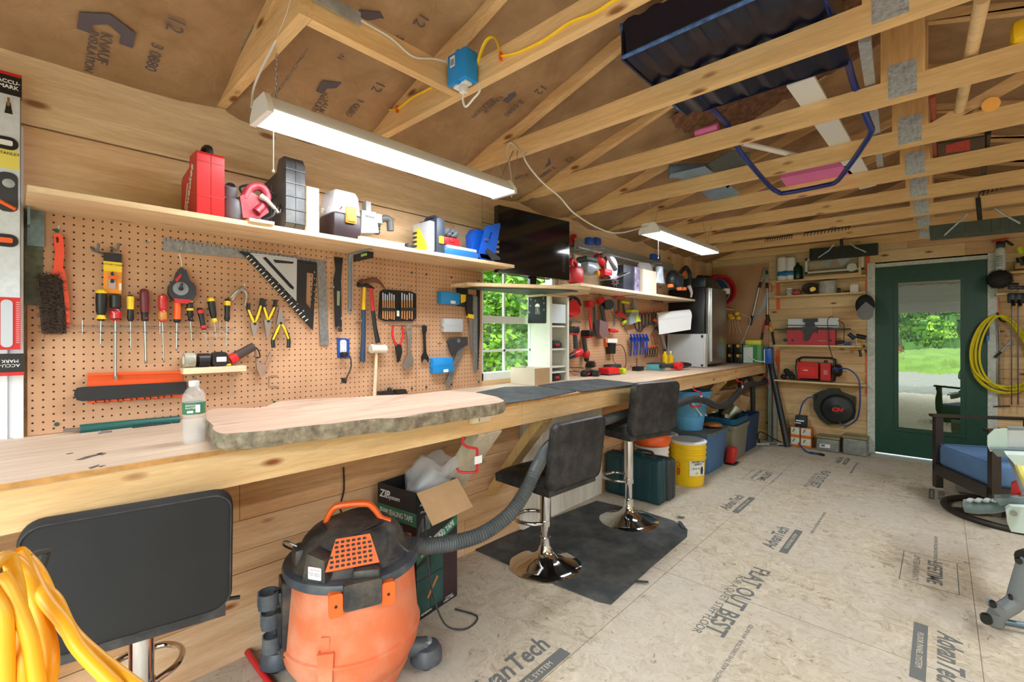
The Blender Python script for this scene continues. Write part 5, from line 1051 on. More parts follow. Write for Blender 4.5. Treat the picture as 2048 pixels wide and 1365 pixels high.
t=thing('wire_rack','bent wire rail across the top of the far pegboard','rack',wloc3(1190,600,.02));m=MB(WL);m.tube([WL.p3(x,y,.09) for x,y in ((1138,596),(1150,592),(1166,602),(1178,601),(1192,594),(1200,585),(1211,596))],.0025,6);m.build('rail',STL,t)
t=thing('oscillating_tool','slim red and grey cordless multi tool hanging in the wire rail','power tool',wloc3(1185,672,.05));redtool(((1178,606),(1180,640),(1184,672)),.013,CR,t,'body');redtool(((1187,604),(1190,640),(1194,672)),.014,DGR,t,'grip');m=MB(WL);a,b_,_=WL.p3(1179,608,.06);m.rbox((a,b_,.06),(.07,.06,.06),.014);m.build('head',CR,t)
t=thing('cordless_polisher','red and grey cordless polisher with round black head and dust cup','power tool',wloc3(1210,680,.05));m=MB(WL);m.lathe(WL.p3(1210,611,.02),WL.p3(1219,609,.10),[(0,.03),(.3,.045),(1,.045)],20);m.build('pad',BLK,t);redtool(((1196,604),(1206,600)),.026,CR,t,'motor_housing');redtool(((1203,612),(1208,640),(1212,650)),.022,DGR,t,'grip');m=MB(WL);m.poly([(1200,640),(1217,646),(1216,672),(1206,678),(1199,668)],.02,.08);m.build('dust_cup',P('smoke cup',(120,92,92),.3),t);m=MB(WL);m.lathe(WL.p3(1218,661,.05),WL.p3(1235,663,.05),[(0,.018),(.6,.02),(.7,.014),(1,.012)],14);m.build('chuck',CR,t)
t=thing('impact_driver','red impact driver hanging grip up from a hook beside the steel bracket','drill',wloc3(1240,640,.05));redtool(((1231,594),(1247,594)),.016,CR,t,'battery');redtool(((1237,600),(1238,622)),.013,BLK,t,'grip');redtool(((1234,625),(1250,634)),.021,CR,t,'motor_housing')
LIM=P('tool lime',(196,214,30),.4)
t=thing('impact_driver','lime green driver hanging behind the red impact driver','drill',wloc3(1252,650,.04));redtool(((1243,604),(1258,606)),.013,LIM,t,'battery',.035);redtool(((1247,608),(1249,640)),.011,BLK,t,'grip',.03);redtool(((1246,647),(1258,638)),.018,LIM,t,'motor_housing',.035)
t=thing('spray_sander','grey and lime hand tool hanging with a wire loom on top','power tool',wloc3(1270,650,.05));m=MB(WL);m.lathe(WL.p3(1269,598,.05),WL.p3(1269,620,.05),[(0,.014),(1,.024)],14);m.build('neck',P('tool grey',(140,146,152),.5,var=.2),t);m=MB(WL);m.poly([(1264,621),(1276,621),(1282,642),(1260,650),(1259,634)],.02,.08);m.build('body',P('tool grey',(140,146,152)),t);m=MB(WL);m.poly([(1263,620),(1277,620),(1278,625),(1263,625)],.018,.083);m.poly([(1274,628),(1282,643),(1272,645)],.08,.084);m.build('lime_trim',LIM,t)
# spring clamps, quick clamps
def sclamp(px,py0,py1,c1,c2,label,grp,r=.006,sp=3.2,c=.05):
    t=thing('spring_clamp',label,'clamp',wloc3(px,py1,c),grp);m=MB(WL)
    for s_ in (-1,1):m=MB(WL);m.tube([WL.p3(px+s_*sp*.4,py0+4,c),WL.p3(px+s_*sp,(py0+py1)/2,c+.004*s_),WL.p3(px+s_*sp*.5,py1,c)],r,7,sm=3);m.build('handle',c1,t)
    m=MB(WL);a,b_,_=WL.p3(px,py0+2,c);m.rbox((a,b_,c),(.02,.014,.026),.003);m.build('jaw_tip',c2,t);return t
for k in range(7):sclamp(1281+k*6.6,622-k*.4,659-k*2.6,BLK,ORG,'black spring clamp with orange tips in the upper row','black spring clamps, upper row')
for k in range(5):sclamp(1292+k*5.2,694-k*1.2,716-k*.5,BLK,ORG,'small black spring clamp with orange tips in the lower row','small black spring clamps, lower row',.004,2,.04)
QB=P('clamp blue',(16,62,170),.4,var=.12)
for k in range(6):
    t=thing('quick_clamp','blue bar clamp hanging in the bunch by the black charger brick','clamp',wloc3(1262+k*6,712,.06),'blue bar clamps');x=1260+k*6.2;m=MB(WL);c=.045+.012*(k % 2)
    m.tube([WL.p3(x,676,c),WL.p3(x+3,690,c),WL.p3(x+1,713-k,c)],[.012,.014,.011],8,sm=3,flat=.6);m.build('handle',QB if k % 3 else P('clamp navy',(34,50,96),.4),t);m=MB(WL);m.tube([WL.p3(x+1,669,c+.01),WL.p3(x+6,682,c+.014)],.010,7);m.build('jaw',QB,t)
m=MB(WL);m.tube([WL.p3(1277,640,.05),WL.p3(1278,664,.05)],.006,6);m.tube([WL.p3(1268,646,.05),WL.p3(1274,661,.05),WL.p3(1283,662,.05),WL.p3(1290,648,.05)],.006,7,sm=4);tag(m.build('band_clamp',BLK),'black strap loop hanging above the blue clamps','strap')
t=thing('hand_tool_bundle','bundle of orange and dark hand tools hanging right of the spring clamps','tool',wloc3(1315,690,.05));
for k,(pts,mt,r_) in enumerate(((((1308,622),(1312,650),(1306,664)),DGR,.009),(((1309,640),(1321,646)),ORG,.02),(((1306,664),(1312,690)),P('handle brown',(130,66,40),.4),.011),(((1302,600),(1325,604)),P('maroon cord',(96,32,44),.6),.01))):redtool(pts,r_,mt,t,'tool_part')
for k,(x,y,x2,y2) in enumerate(((1302,606,1326,590),(1300,612,1336,597))):m=MB(WL);m.tube([WL.p3(x,y,CP),WL.p3(x2,y2,.13),WL.p3(x2+3,y2-4,.135)],.0022,6);tag(m.build('peg_hook',STL),('long wire hook left of the fridge, upper','long wire hook left of the fridge, lower')[k],'hook')
t=thing('caulk_gun','silver and black caulk gun hanging beside the paper roll','caulk gun',wloc3(1330,705,.07));m=MB(WL);m.tube([WL.p3(1322,668,.08),WL.p3(1331,706,.08)],.022,12);m.build('barrel',STL,t);m=MB(WL);m.tube([WL.p3(1313,655,.08),WL.p3(1322,667,.08)],.016,8);m.tube([WL.p3(1318,664,.08),WL.p3(1330,646,.09)],.011,8,flat=.5);m.build('handle',BLK,t)
# power supply bits
t=thing('power_brick','white power strip end with a black adapter plugged below it','adapter',wloc3(1226,708,.04));m=MB(WL);m.poly([(1216,678),(1235,678),(1235,686),(1216,686)],.01,.05);m.build('strip_end',WHT,t);m=MB(WL);m.poly([(1220,687),(1232,687),(1231,708),(1220,708)],.015,.055);m.build('adapter',BLK,t);m=MB(WL);m.poly([(1211,677),(1219,680),(1219,695),(1213,694)],.01,.03);m.build('orange_plug',ORG,t)
m=MB(WL);m.tube([WL.p3(1226,708,.04),WL.p3(1227,722,.05),WL.p3(1234,730,.06)],.0025,6,sm=3);m.build('cord',BLK,t);m=MB(WL);m.tube([WL.p3(1232,691,.05),WL.p3(1243,691,.05),WL.p3(1250,705,.06),WL.p3(1252,728,.08),WL.p3(1246,742,.1)],.0035,6,sm=5);m.build('cord',BLK,t)
m=MB(WL);m.tube([WL.p3(1221,620,.03),WL.p3(1228,633,.02),WL.p3(1242,643,.02),WL.p3(1256,669,.02)],.0025,6,sm=4);tag(m.build('thin_cable',DGR),'thin dark cord draped diagonally across the far pegboard','cable')
# on the bench below
def bp(px,py,dx=0):
    p=BT_.pw(px,py)
    if p.x < -2.15:d=ray(px,py);p=EYE+d*(-2.15/d.x);p.z=ZB
    return p
def bbox(px,py,s,mat,name,label,cat,rz=0,rad=.006,extra=()):
    c=bp(px,py);t=thing(name,label,cat,c);m=MB();m.rbox(c+Vector((0,0,s[2]/2+.001)),s,rad,rot(0,0,rz));m.build('body',mat,t)
    for (n,off,s2,mt) in extra:m=MB();m.rbox(c+rot(0,0,rz) @ Vector(off),s2,min(rad,min(s2)*.3),rot(0,0,rz));m.build(n,mt,t)
    return t
bbox(1218,750,(.12,.15,.06),P('charger red',(220,30,34),.35),'battery_charger','red battery charger with lime corner on the bench','charger',-8,.012,(('base',(0,0,.006),(.13,.16,.012),DGR),('slot',(.0,.0,.062),(.06,.1,.006),P('charger red',(220,30,34)))))
bbox(1240,748,(.11,.05,.05),LIM,'battery_charger','lime green charger touching the red one','charger',-8,.01)
bbox(1225,737,(.09,.16,.08),DGR,'battery_charger','dark charger standing behind the red charger','charger',-5,.01,(('face',(.046,0,.045),(.004,.1,.03),BLK),))
for k,(px,py,l) in enumerate(((1172,753,'flat black battery nearest the white tower'),(1183,746,'black battery with upright posts behind the nearest one'),(1192,753,'flat black battery beside the red charger'))):battery(bp(px,py),l,10*k,.8)
c=bp(1196,745);battery(c+Vector((-.07,0,.06)),'black and red battery tilted on top of the others',20,.9)
for k,(px,py) in enumerate(((1148,735),(1146,743))):m=MB(WL);m.tube([WL.p3(px-8,py,CP),WL.p3(px+12,py+1,.03),WL.p3(px+20,py+2,.06)],.003,6);tag(m.build('allen_key',DST),('upper dark steel rod stuck in the pegboard near the bench','lower dark steel rod stuck in the pegboard near the bench')[k],'rod')
bbox(1276,742,(.08,.11,.04),BLK,'radio_charger','small black cradle with a short antenna on the bench','charger',5,.006,(('antenna',(0,-.03,.08),(.006,.006,.09),BLK),))
bbox(1312,740,(.13,.22,.062),P('metal teal',(90,166,176),.4),'metal_case','low teal metal box on the bench before the white bottles','box',12,.003,(('lid',(0,0,.065),(.135,.225,.006),DGR),('print',(.066,.03,.034),(.002,.03,.02),DGR)))
bbox(1318,727,(.1,.16,.035),P('cloth grey',(150,160,168),.8,var=.2),'rag','grey blue rag heaped behind the teal box','rag',30,.015)
t=thing('reciprocating_saw','red reciprocating saw lying on the bench before the fridge','saw',bp(1352,741));c=bp(1352,741)+Vector((0,0,.045));dy=Vector((.25,.97,0)).normalized()
m=MB();m.tube([c-dy*.06,c,c+dy*.07],[.036,.042,.036],12,sm=3,flat=.8);m.build('motor_housing',CR,t);m=MB();m.tube([c+dy*.07,c+dy*.16,c+dy*.22],[.034,.028,.016],12,sm=3);m.build('boot',BLK,t);m=MB();m.tube([c-dy*.05,c-dy*.14+Vector((0,0,.005)),c-dy*.22],[.022,.02,.022],10,sm=3);m.build('grip',DGR,t);m=MB();m.rbox(c+Vector((.035,0,-.005)),(.03,.09,.07),.01);m.build('front_guard',P('charger red',(220,30,34)),t)
def small_bottle(px,py,h,r,c1,c2,label,pl=None):
    c=bp(px,py);t=thing('bottle',label,'bottle',c,'small bottles beside the fridge');m=MB();m.lathe(c+Vector((0,0,.001)),c+Vector((0,0,h)),[(0,r),(.75,r),(.85,r*.5),(1,r*.45)],16);m.build('bottle_body',c1,t);m=MB();m.cyl(c+Vector((0,0,h)),c+Vector((0,0,h+.02)),r*.5,12);m.build('cap',c2,t)
small_bottle(1330,719,.17,.03,YEL,BLK,'yellow bottle with black cap nearest the caulk gun');small_bottle(1341,716,.15,.032,YEL,WHT,'yellow and white bottle in the middle of the three');small_bottle(1352,724,.12,.034,WHT,P('cap pale',(220,216,190),.5),'white bottle standing closest to the silver case')
# fridge
SSF=P('brushed stainless',(160,160,158),.28,.9,var=.15,vs=3,dirt=(90,84,76),dl=.2)
fx0,fx1,fy0,fy1,fz1=XW+.02,-1.84,5.0,5.52,1.81
t=thing('mini_fridge','black sided stainless front fridge standing on the bench','fridge',((fx0+fx1)/2,fy0,ZB));m=MB();m.rbox(((fx0+fx1)/2,(fy0+fy1)/2,(ZB+.012+fz1)/2),(fx1-fx0,fy1-fy0,fz1-ZB-.012),.006);m.build('cabinet',P('fridge black',(20,20,22),.3,var=.1),t)
m=MB();m.rbox((fx1+.03,(fy0+fy1)/2,(ZB+.03+fz1)/2),(.05,fy1-fy0,fz1-ZB-.035),.012);m.build('door',SSF,t);m=MB();m.rbox((fx1+.06,fy0+.022,(ZB+.05+fz1)/2),(.022,.03,fz1-ZB-.07),.008);m.build('handle',P('handle silver',(206,208,210),.3,.5),t)
for x in (fx0+.05,fx1-.05):
    for y in (fy0+.05,fy1-.05):m=MB();m.cyl((x,y,ZB),(x,y,ZB+.012),.015,8);m.build('foot',BLK,t)
t=thing('flight_case','light grey panelled case leaning against the fridge side','case',(-2.0,4.93,ZB));m=MB();m.rbox((-2.005,4.945,ZB+.178),(.40,.07,.35),.006,rot(-3,0,0));m.build('shell',P('case grey',(184,186,190),.5,var=.05),t)
for x in (-1.806,-2.204):m=MB();m.rbox((x,4.945,ZB+.178),(.014,.08,.352),.003,rot(-3,0,0));m.build('edge_trim',P('alloy trim',(214,216,218),.3,.4),t)
for z in (.025,.33):m=MB();m.cyl((-1.83,4.905,ZB+z),(-1.83,4.90,ZB+z),.012,12);m.build('corner_rivet',BLK,t)
f=YP(4.93);p0,p1=WL.pw(1328,636,.12),Vector((-1.86,4.90,1.60))
t=thing('paper_roll','white paper roll hanging with a loose sheet before the fridge side','paper roll',(-2.0,4.9,1.45));z_=YP(4.9).at(1381,632)[1];m=MB();A1,B1=Vector((-2.20,4.62,z_-.03)),YP(4.86).pw(1379,631);m.cyl(A1,B1,.062,24);m.build('roll',PAPER,t)
m=MB();m.cyl(B1,B1+(B1-A1).normalized()*.002,.02,16);m.build('core',DGR,t)
w3=(B1-A1).normalized();sd_=Vector((.05,-.03,0));V=[A1+Vector((.04,-.04,0)),B1+Vector((.04,-.04,0)),B1+Vector((.05,-.045,-.15))-w3*.02,A1+Vector((.05,-.045,-.17))];m=MB();m.add(V+[p+Vector((-.0015,.0015,0)) for p in V],[(0,1,2,3),(4,7,6,5),(0,4,5,1),(1,5,6,2),(2,6,7,3),(3,7,4,0)]);m.build('loose_sheet',PAPER,t)
# ---------------- far shelf contents (z 1.685)
Z2=1.6855
def s2(px,py,x=-2.02):return XP(x).pw(px,py)
def b2(px0,px1,pyt,x1,dx,mat,name,label,cat,rad=.006,z0=Z2,h=None):
    y0=XP(x1).at(px0,500)[0];y1=XP(x1).at(px1,500)[0];z1=z0+h if h else XP(x1).at((px0+px1)/2,pyt)[1];t=thing(name,label,cat,(x1-dx/2,(y0+y1)/2,z0));m=MB();m.rbox((x1-dx/2,(y0+y1)/2,(z0+z1)/2),(dx,y1-y0,z1-z0),rad);m.build('body',mat,t);return t,y0,y1,z1
t=thing('jigsaw','red tool with grey window, first item on the far shelf beside the television','power tool',s2(1150,551));m=MB();a_=s2(1143,540);c_=s2(1150,540);c_.z=Z2+.066;m.rbox(c_,(.1,.12,.13),.03);m.build('body',CR,t);m=MB();m.tube([s2(1141,530),s2(1143,520),s2(1152,528),s2(1160,545)],.018,9,sm=4);m.build('handle',CR,t);m=MB();m.rbox(s2(1147,532)+Vector((.05,0,0)),(.01,.04,.03),.004);m.build('window',GAL,t)
t=thing('hand_vacuum','grey hand vacuum with dark lid and orange knob on the far shelf','vacuum',s2(1176,551));m=MB();c=s2(1176,540)+Vector((0,0,.01));m.rbox(c,(.12,.17,.10),.03);m.build('dust_bowl',P('bowl grey',(132,144,156),.3,var=.1),t);m=MB();m.rbox(c+Vector((0,-.01,.065)),(.11,.17,.04),.018);m.tube([c+Vector((0,.06,.07)),c+Vector((0,.15,.12))],.016,8);m.build('lid',DGR,t);m=MB();m.cyl(s2(1194,547,-1.95),s2(1198,547,-1.94),.024,16);m.build('knob',P('knob orange',(240,160,40),.4),t)
t=thing('circular_saw','red circular saw with silver blade guard on the far shelf','saw',s2(1215,552));m=MB();m.tube([s2(1193,512),s2(1203,524),s2(1216,545)],[.028,.03,.034],10,sm=3);m.build('motor_housing',CR,t);m=MB();m.tube([s2(1193,520),s2(1203,510),s2(1214,517),s2(1220,535)],.016,8,sm=4);m.build('handle',BLK,t)
m=MB();c=s2(1222,535,-1.99);m.cyl(c-Vector((.012,0,0)),c+Vector((.012,0,0)),.088,30);m.build('blade_guard',P('guard silver',(180,186,192),.35,.7),t);m=MB();m.tube([s2(1203,513,-1.98),s2(1212,509,-1.98),s2(1218,520,-1.98),s2(1232,540,-1.97)],.016,8,sm=4);m.build('upper_guard',STL,t);m=MB();m.box(s2(1230,553,-1.97)+Vector((0,0,.0)),(.14,.26,.005),rot(18,0,0));m.build('sole_plate',STL,t)
m=MB();m.rbox(s2(1208,546),(.1,.12,.06),.02);m.build('battery',CR,t)
t,y0,y1,z1=b2(1247,1268,531,-1.99,.17,P('dark print',(44,46,62),.5,var=.5,vs=14),'blade_box','dark boxed saw blade with a red and white starburst','box',.003);f=Pl((0,y0,0),(1,0,0),(0,0,1));m=MB(f);m.prism([(-2.07+(.045 if i % 2 else .022)*math.cos(i*PI/8),Z2+.075+(.045 if i % 2 else .022)*math.sin(i*PI/8)) for i in range(16)],0,.001);m.prism(circ(.014,12,-2.07,Z2+.075),.001,.0015,1);m.build('starburst',[P('pale burst',(150,160,180),.5),RED],t)
t,*_=b2(1270,1281,534,-1.98,.13,P('glossy bags',(140,130,160),.3,var=.7,vs=25),'packet','glossy blister packets wedged between dark box and carton','packet',.01)
t,*_=b2(1286,1313,541,-1.965,.12,P('carton pale',(214,200,178),.8),'cardboard_box','plain pale carton at the front edge of the far shelf','box',.002)
m=MB();c=s2(1290,535,-2.08);rings=[[c+Vector((.05*math.cos(q_)*(1+.3*math.sin(4*q_+i)),.12*math.sin(q_)*(1+.2*math.cos(3*q_-i)),z)) for q_ in [2*PI*k/18 for k in range(18)]] for i,z in enumerate((-.05,-.02,.01,.03))];m.loft(rings);tag(m.build('plastic_bag',BAG),'crumpled clear bag behind the pale carton','bag')
m=MB();c=s2(1319,556,-1.99);rings=[[c+Vector((.03*math.cos(q_)*(1+.3*math.sin(4*q_+i)),(.09-.012*i)*math.sin(q_),-.055+.04*i)) for q_ in [2*PI*k/18 for k in range(18)]] for i in range(5)];m.loft(rings);tag(m.build('plastic_bag',P('bag bluish',(190,200,214),.3,var=.3,vs=20)),'filled clear bag between the carton and the black trimmer','bag')
t=thing('nailer','black and orange power tool with round grille at the end of the far shelf','power tool',s2(1355,575));OB=P('tool charcoal',(40,46,50),.4,var=.2)
m=MB();c=s2(1346,560,-2.02);m.sph(c+Vector((0,0,.0)),(.07,.10,.10),16,10);m.build('body',OB,t);m=MB();m.cyl(c+Vector((.055,0,-.02)),c+Vector((.085,0,-.02)),.065,22);m.build('grille',P('grille dark',(52,60,68),.4,var=.3,vs=60),t)
m=MB();m.tube([s2(1362,545,-2.0),s2(1372,535,-2.0),s2(1380,550,-2.0),s2(1378,572,-2.0)],.022,9,sm=4);m.build('handle',OB,t);m=MB();m.rbox(s2(1367,546,-2.02),(.04,.06,.06),.01);m.build('orange_trigger',ORG,t)
for px in (1359,1368,1341):m=MB();m.rbox(s2(px,578 if px > 1350 else 572,-1.95),(.05,.045,.035),.01);m.build('orange_foot',P('peach orange',(244,130,70),.4),t)
m=MB();m.tube([s2(1378,572,-1.93),s2(1383,585,-1.92),s2(1382,595,-1.93)],[.02,.014,.008],8,sm=3);tag(m.build('work_glove',P('glove pale',(190,178,172),.8)),'limp pale glove tip hanging off the end of the far shelf','glove')
# on the fridge top
zf=fz1
t=thing('black_tray','black metal tray of small items on top of the fridge','tray',(-1.95,5.2,zf));m=MB();m.rbox((-1.96,5.16,zf+.055),(.25,.30,.105),.006);m.build('tray_body',P('tray black',(24,34,36),.3,var=.4,vs=30),t)
for k,(x,y) in enumerate(((-1.97,5.22),(-1.93,5.31))):m=MB();m.lathe((x,y,zf+.112),(x,y,zf+.16),[(0,.035),(.5,.045),(1,.03)],16);tag(m.build('round_cup',BLKM),('round black cup on the black tray, left one','round black cup on the black tray, right one')[k],'cup')
m=MB();m.sph((-1.93,5.44,zf+.055),(.09,.085,.06),18,10);m.prism([(-1.88,5.42),(-1.80,5.44),(-1.80,5.5),(-1.88,5.52)],zf+.01,zf+.018);tag(m.build('camo_cap',P('camo',(88,82,62),.9,var=.6,vs=25)),'camouflage cap lying on the fridge','cap')
# corner shelf and hose coils
m=MB();m.bx(XW+.002,-1.97,5.75,YB-.01,1.62,1.64);tag(m.build('wall_shelf',PINE2),'small corner shelf carrying the red and blue tubing coils','shelf')
def coil(c,R,r,n,mat,label,ax,wd=.03,seed=1):
    m=MB();rn=random.Random(seed);ax=Vector(ax).normalized();a=Vector((0,0,1));u=ax.cross(a).normalized();w=u.cross(ax)
    for k in range(n):
        rr=R*(1+rn.uniform(-.1,.1));o=ax*(wd*(k/(n-1)-.5)) if n > 1 else ax*0
        m.tube([Vector(c)+o+u*rr*math.cos(q_)+w*rr*1.0*math.sin(q_) for q_ in [2*PI*i/36 for i in range(36)]],r,7,closed=True)
    return tag(m.build('tubing_coil',mat),label,'tubing')
coil((-2.02,5.95,1.64+.205),.185,.012,9,P('tubing red',(176,30,44),.3,var=.2),'upright coil of red tubing with a white tie',(.62,-.78,0),.09,2)
coil((-2.105,5.975,1.64+.195),.165,.012,8,P('tubing blue',(26,84,150),.3,var=.2),'upright coil of blue tubing behind the red coil',(.62,-.78,0),.08,3)
m=MB();m.rbox((-1.90,5.83,1.83),(.05,.10,.07),.012,rot(0,0,-38));tag(m.build('coil_tie',WHT),'white wrap around the red tubing coil','wrap')
m=MB();m.rbox((-2.08,5.83,1.655),(.2,.13,.028),.003);tag(m.build('paper_box',PAPER),'flat white box under the tubing coils','box')
# wire shelf tracks above the far shelf
t=thing('steel_track','long slotted steel shelf track under the ceiling above the far shelf','track',(-2.15,4.0,1.98));
for k in range(4):m=MB();m.bx(XW+.03+.035*k,XW+.045+.035*k,3.05,5.0,1.99,2.004);m.build('rail',GAL,t)
for k in range(2):m=MB();m.bx(XW+.02+.05*k,XW+.022+.05*k,3.1,5.0,2.005,2.09);m.build('web',GAL,t)
bracket(1147,479,527,.30,'upper grey bracket beside the television under the steel tracks',1.988);bracket(1267,509,545,.30,'upper grey bracket over the cartons under the steel tracks',1.988)
for k,(px,py) in enumerate(((1179,483),(1193,483),(1310,515))):m=MB();m.rbox(s2(px,py,-2.03),(.05,.075 if k < 2 else .14,.055),.008);tag(m.build('wire_connector',P('connector blue',(18,70,160),.4,var=.2)),('blue connector hanging under the tracks, left of two','blue connector hanging under the tracks, right of two','wide blue connector with white pins over the trimmer')[k],'connector')
m=MB();m.tube([s2(1141,485,-2.22),s2(1147,478,-2.22),s2(1148,470,-2.22)],.024,8,sm=3);tag(m.build('red_clamp',RED),'red plastic clip behind the top right of the television','clip')
# stains on the bench and a bracket at the shelf end
ST=P('bench stain',(96,82,74),.9,var=.3,vs=40)
for pts in (((150,921),(170,914),(192,909),(205,905),(200,910),(182,915),(165,920)),((176,936),(190,932),(199,929),(196,933),(182,938)),((193,908),(208,906),(213,907),(204,911)),((132,908),(145,906),(147,907),(135,909)),((196,933),(208,931),(212,931),(201,935))):
    m=MB(BT_);m.poly(pts,.0003,.0007);m.build('dark_stain',ST,bt)
m=MB();m.bx(XW+.01,XW+.075,.034,.040,1.66,1.7215);m.bx(XW+.01,XW+.016,.034,.075,1.60,1.7215);tag(m.build('strap_tie',P('tie green grey',(110,132,134),.45,.5,var=.3,vs=50)),'green grey metal tie under the left end of the near shelf','bracket')
for x,y in ((85,440),(480+5,520-8)):pass
# ================================================================ BACK WALL
def B(px,py,c=0):return WB.pw(px,py,c)
OST=P('orange metal strip',(226,96,44),.45,var=.15)
SD=.17
def bshelf(px0,px1,pytop,x0,x1,label,th=.019,d=SD):
    z=YP(YB-d).at((px0+px1)/2,pytop)[1];m=MB();m.bx(x0,x1,YB-d,YB-.002,z-th,z);tag(m.build('wall_shelf',PINEX3),label,'shelf');return z
fS=YP(YB-SD)
def fx(px):return fS.at(px,600)[0]
X0,X1=fx(1548),fx(1731)
zA=bshelf(1548,1731,556,X0,X1,'top shelf on the back wall left of the door');zB_=bshelf(1548,1731,588,X0,X1,'second shelf on the back wall with the roll and jar')
zC=bshelf(1548,1731,691,X0,X1,'third shelf on the back wall under the red jointer');zD=bshelf(1558,1731,765,X0,X1,'lowest shelf on the back wall under the red compressor')
for px,pts,l in ((1556,((597,620),(566,590),(700,745)),'left'),(1735,((490,545),(552,600),(700,745),(750,790)),'right')):
    for k,(p,q) in enumerate(pts):
        a,b1=WB.at(px,p,.01);_,b0=WB.at(px,q,.01);m=MB(WB);m.prism([(a-.02,b0),(a+.02,b0),(a+.02,b1),(a-.02,b1)],.001,.006);tag(m.build('orange_strap',OST),'orange metal strap on the %s side of the wall shelves, %s' % (l,('first from the top' if l == 'right' else 'under the second shelf','between top shelves' if l == 'left' else 'second from the top','above the lowest shelf' if l == 'left' else 'third from the top','lowest')[k]),'strap')
def shelf_thing(name,label,cat,px,z,d=.09,group=None):return thing(name,label,cat,(YP(YB-d).at(px,600)[0],YB-d,z+.0005),group)
def ypx(px,py,d=.09):return YP(YB-d).pw(px,py)
# paper towels
t=shelf_thing('paper_towels','pack of white paper towels with a blue wrap on the top shelf','paper towels',1572,zA)
for px in (1564,1581):c=ypx(px,550);m=MB();m.lathe((c.x,YB-.09,zA+.001),(c.x,YB-.09,ypx(px,516).z),[(0,.052),(.05,.056),(.9,.056),(1,.045)],20);m.build('roll',PAPER,t)
c0,c1=ypx(1556,540).x,ypx(1589,540).x;m=MB();m.rbox(((c0+c1)/2,YB-.09,zA+.085),(c1-c0+.012,.125,.075),.03);m.build('wrap',P('wrap blue',(24,120,190),.4,var=.2),t)
# green gas cylinder
t=shelf_thing('gas_cylinder','dark green gas cylinder right of the paper towels','gas cylinder',1595,zA);c=ypx(1595,550);m=MB();m.lathe((c.x,c.y,zA+.001),(c.x,c.y,ypx(1595,530).z),[(0,.045),(.08,.052),(.8,.052),(.93,.035),(1,.02)],24);m.build('bottle_body',P('cylinder green',(16,52,44),.25),t);m=MB();m.cyl((c.x,c.y,ypx(1595,530).z),(c.x,c.y,ypx(1595,526).z),.014,12);m.build('valve',BLK,t)
# box fan
d=.13;f=YP(YB-d);t=thing('box_fan','white box fan on the top shelf behind the black broom head','fan',f.pw(1668,551));a0,b0=f.at(1610,548);a1,b1=f.at(1727,507);FW=P('fan white',(206,212,208),.5,var=.06);b0=max(b0,zA+.03)
m=MB();
for q in ((a0,a0+.025,b0,b1),(a1-.025,a1,b0,b1),(a0,a1,b0,b0+.02),(a0,a1,b1-.02,b1)):m.bx(q[0],q[1],YB-d,YB-.03,q[2],q[3])
m.build('frame',FW,t);cx_,cz_=(a0+a1)/2,b0+.235;import itertools
for k in range(5):
    m=MB();a=2*PI*k/5+.4;R_=.19;V=[]
    P_=[(r_*math.cos(a+s_),min(max(cz_+r_*math.sin(a+s_),b0+.022),b1-.022)) for r_,s_ in ((.04,-.3),(R_,-.35),(R_,.3),(.04,.3))]
    if max(p[1] for p in P_)-min(p[1] for p in P_) > .02:m.add([(cx_+P_[i][0],YB-.085+(.02 if i in (0,1) else -.012),P_[i][1]) for i in range(4)],[(0,1,2,3)]);m.build('blade',P('blade pale',(186,200,200),.3),t)
m=MB()
for k in range(64):
    a=2*PI*k/64;p_=[]
    for i in range(7):
        r_=.035+.2*i/6;aa=a+.9*i/6;x,z=cx_+r_*math.cos(aa)*1.25,cz_+r_*math.sin(aa)
        if b0+.015 < z < b1-.012 and a0+.02 < x < a1-.02:p_.append((x,YB-d+.004,z))
    if len(p_) > 1:m.tube(p_,.0016,4)
m.build('grille',FW,t)
m=MB();m.cyl((f.at(1704,535)[0],YB-d-.006,f.at(1704,535)[1]),(f.at(1704,535)[0],YB-d+.0,f.at(1704,535)[1]),.045,24);m.build('badge',FW,t)
for k in range(2):m=MB();m.bx(X0+.31,X1-.06,YB-.165+.12*k,YB-.145+.12*k,zA+.0005,zA+.028) if k == 0 else m.bx(X1-.062,X1-.04,YB-.16,YB-.03,zA+.001,b1);tag(m.build('fan_cleat',PINEX),('pine strip holding the foot of the fan','upright pine cleat at the right side of the fan')[k],'cleat')
# second shelf
t=shelf_thing('glass_jar','glass jar with white lid at the left of the second shelf','jar',1576,zB_);c=ypx(1578,585);m=MB();m.lathe((c.x,c.y,zB_+.001),(c.x,c.y,zB_+.075),[(0,.034),(.8,.036),(1,.03)],20);m.build('jar_body',P('jar glass',(196,190,180),.2,var=.5,vs=40),t);m=MB();m.cyl((c.x,c.y,zB_+.075),(c.x,c.y,zB_+.092),.038,20);m.build('lid',WHT,t)
t=shelf_thing('candy_bag','small colourful bag beside the glass jar','bag',1592,zB_);m=MB();c=ypx(1592,585);m.sph((c.x,c.y,zB_+.038),(.055,.035,.036),14,8);m.build('body',P('candy print',(190,90,90),.4,var=.8,vs=50),t)
t=shelf_thing('cable_coil','dark round coil lying upright on the second shelf','coil',1622,zB_);c=ypx(1622,585);m=MB()
for k in range(7):m.tube([(c.x+(.078-.007*k)*math.cos(q_),c.y+.01*k-.03,zB_+.072+(.058-.006*k)*math.sin(q_)) for q_ in [2*PI*i/28 for i in range(28)]],.010,7,closed=True)
m.build('coil',P('coil dark',(56,46,34),.6,var=.4,vs=30),t);m=MB();m.cyl((c.x+.02,c.y-.01,zB_+.06),(c.x+.02,c.y+.03,zB_+.06),.03,16);m.build('brass_core',P('brass',(176,140,60)),t)
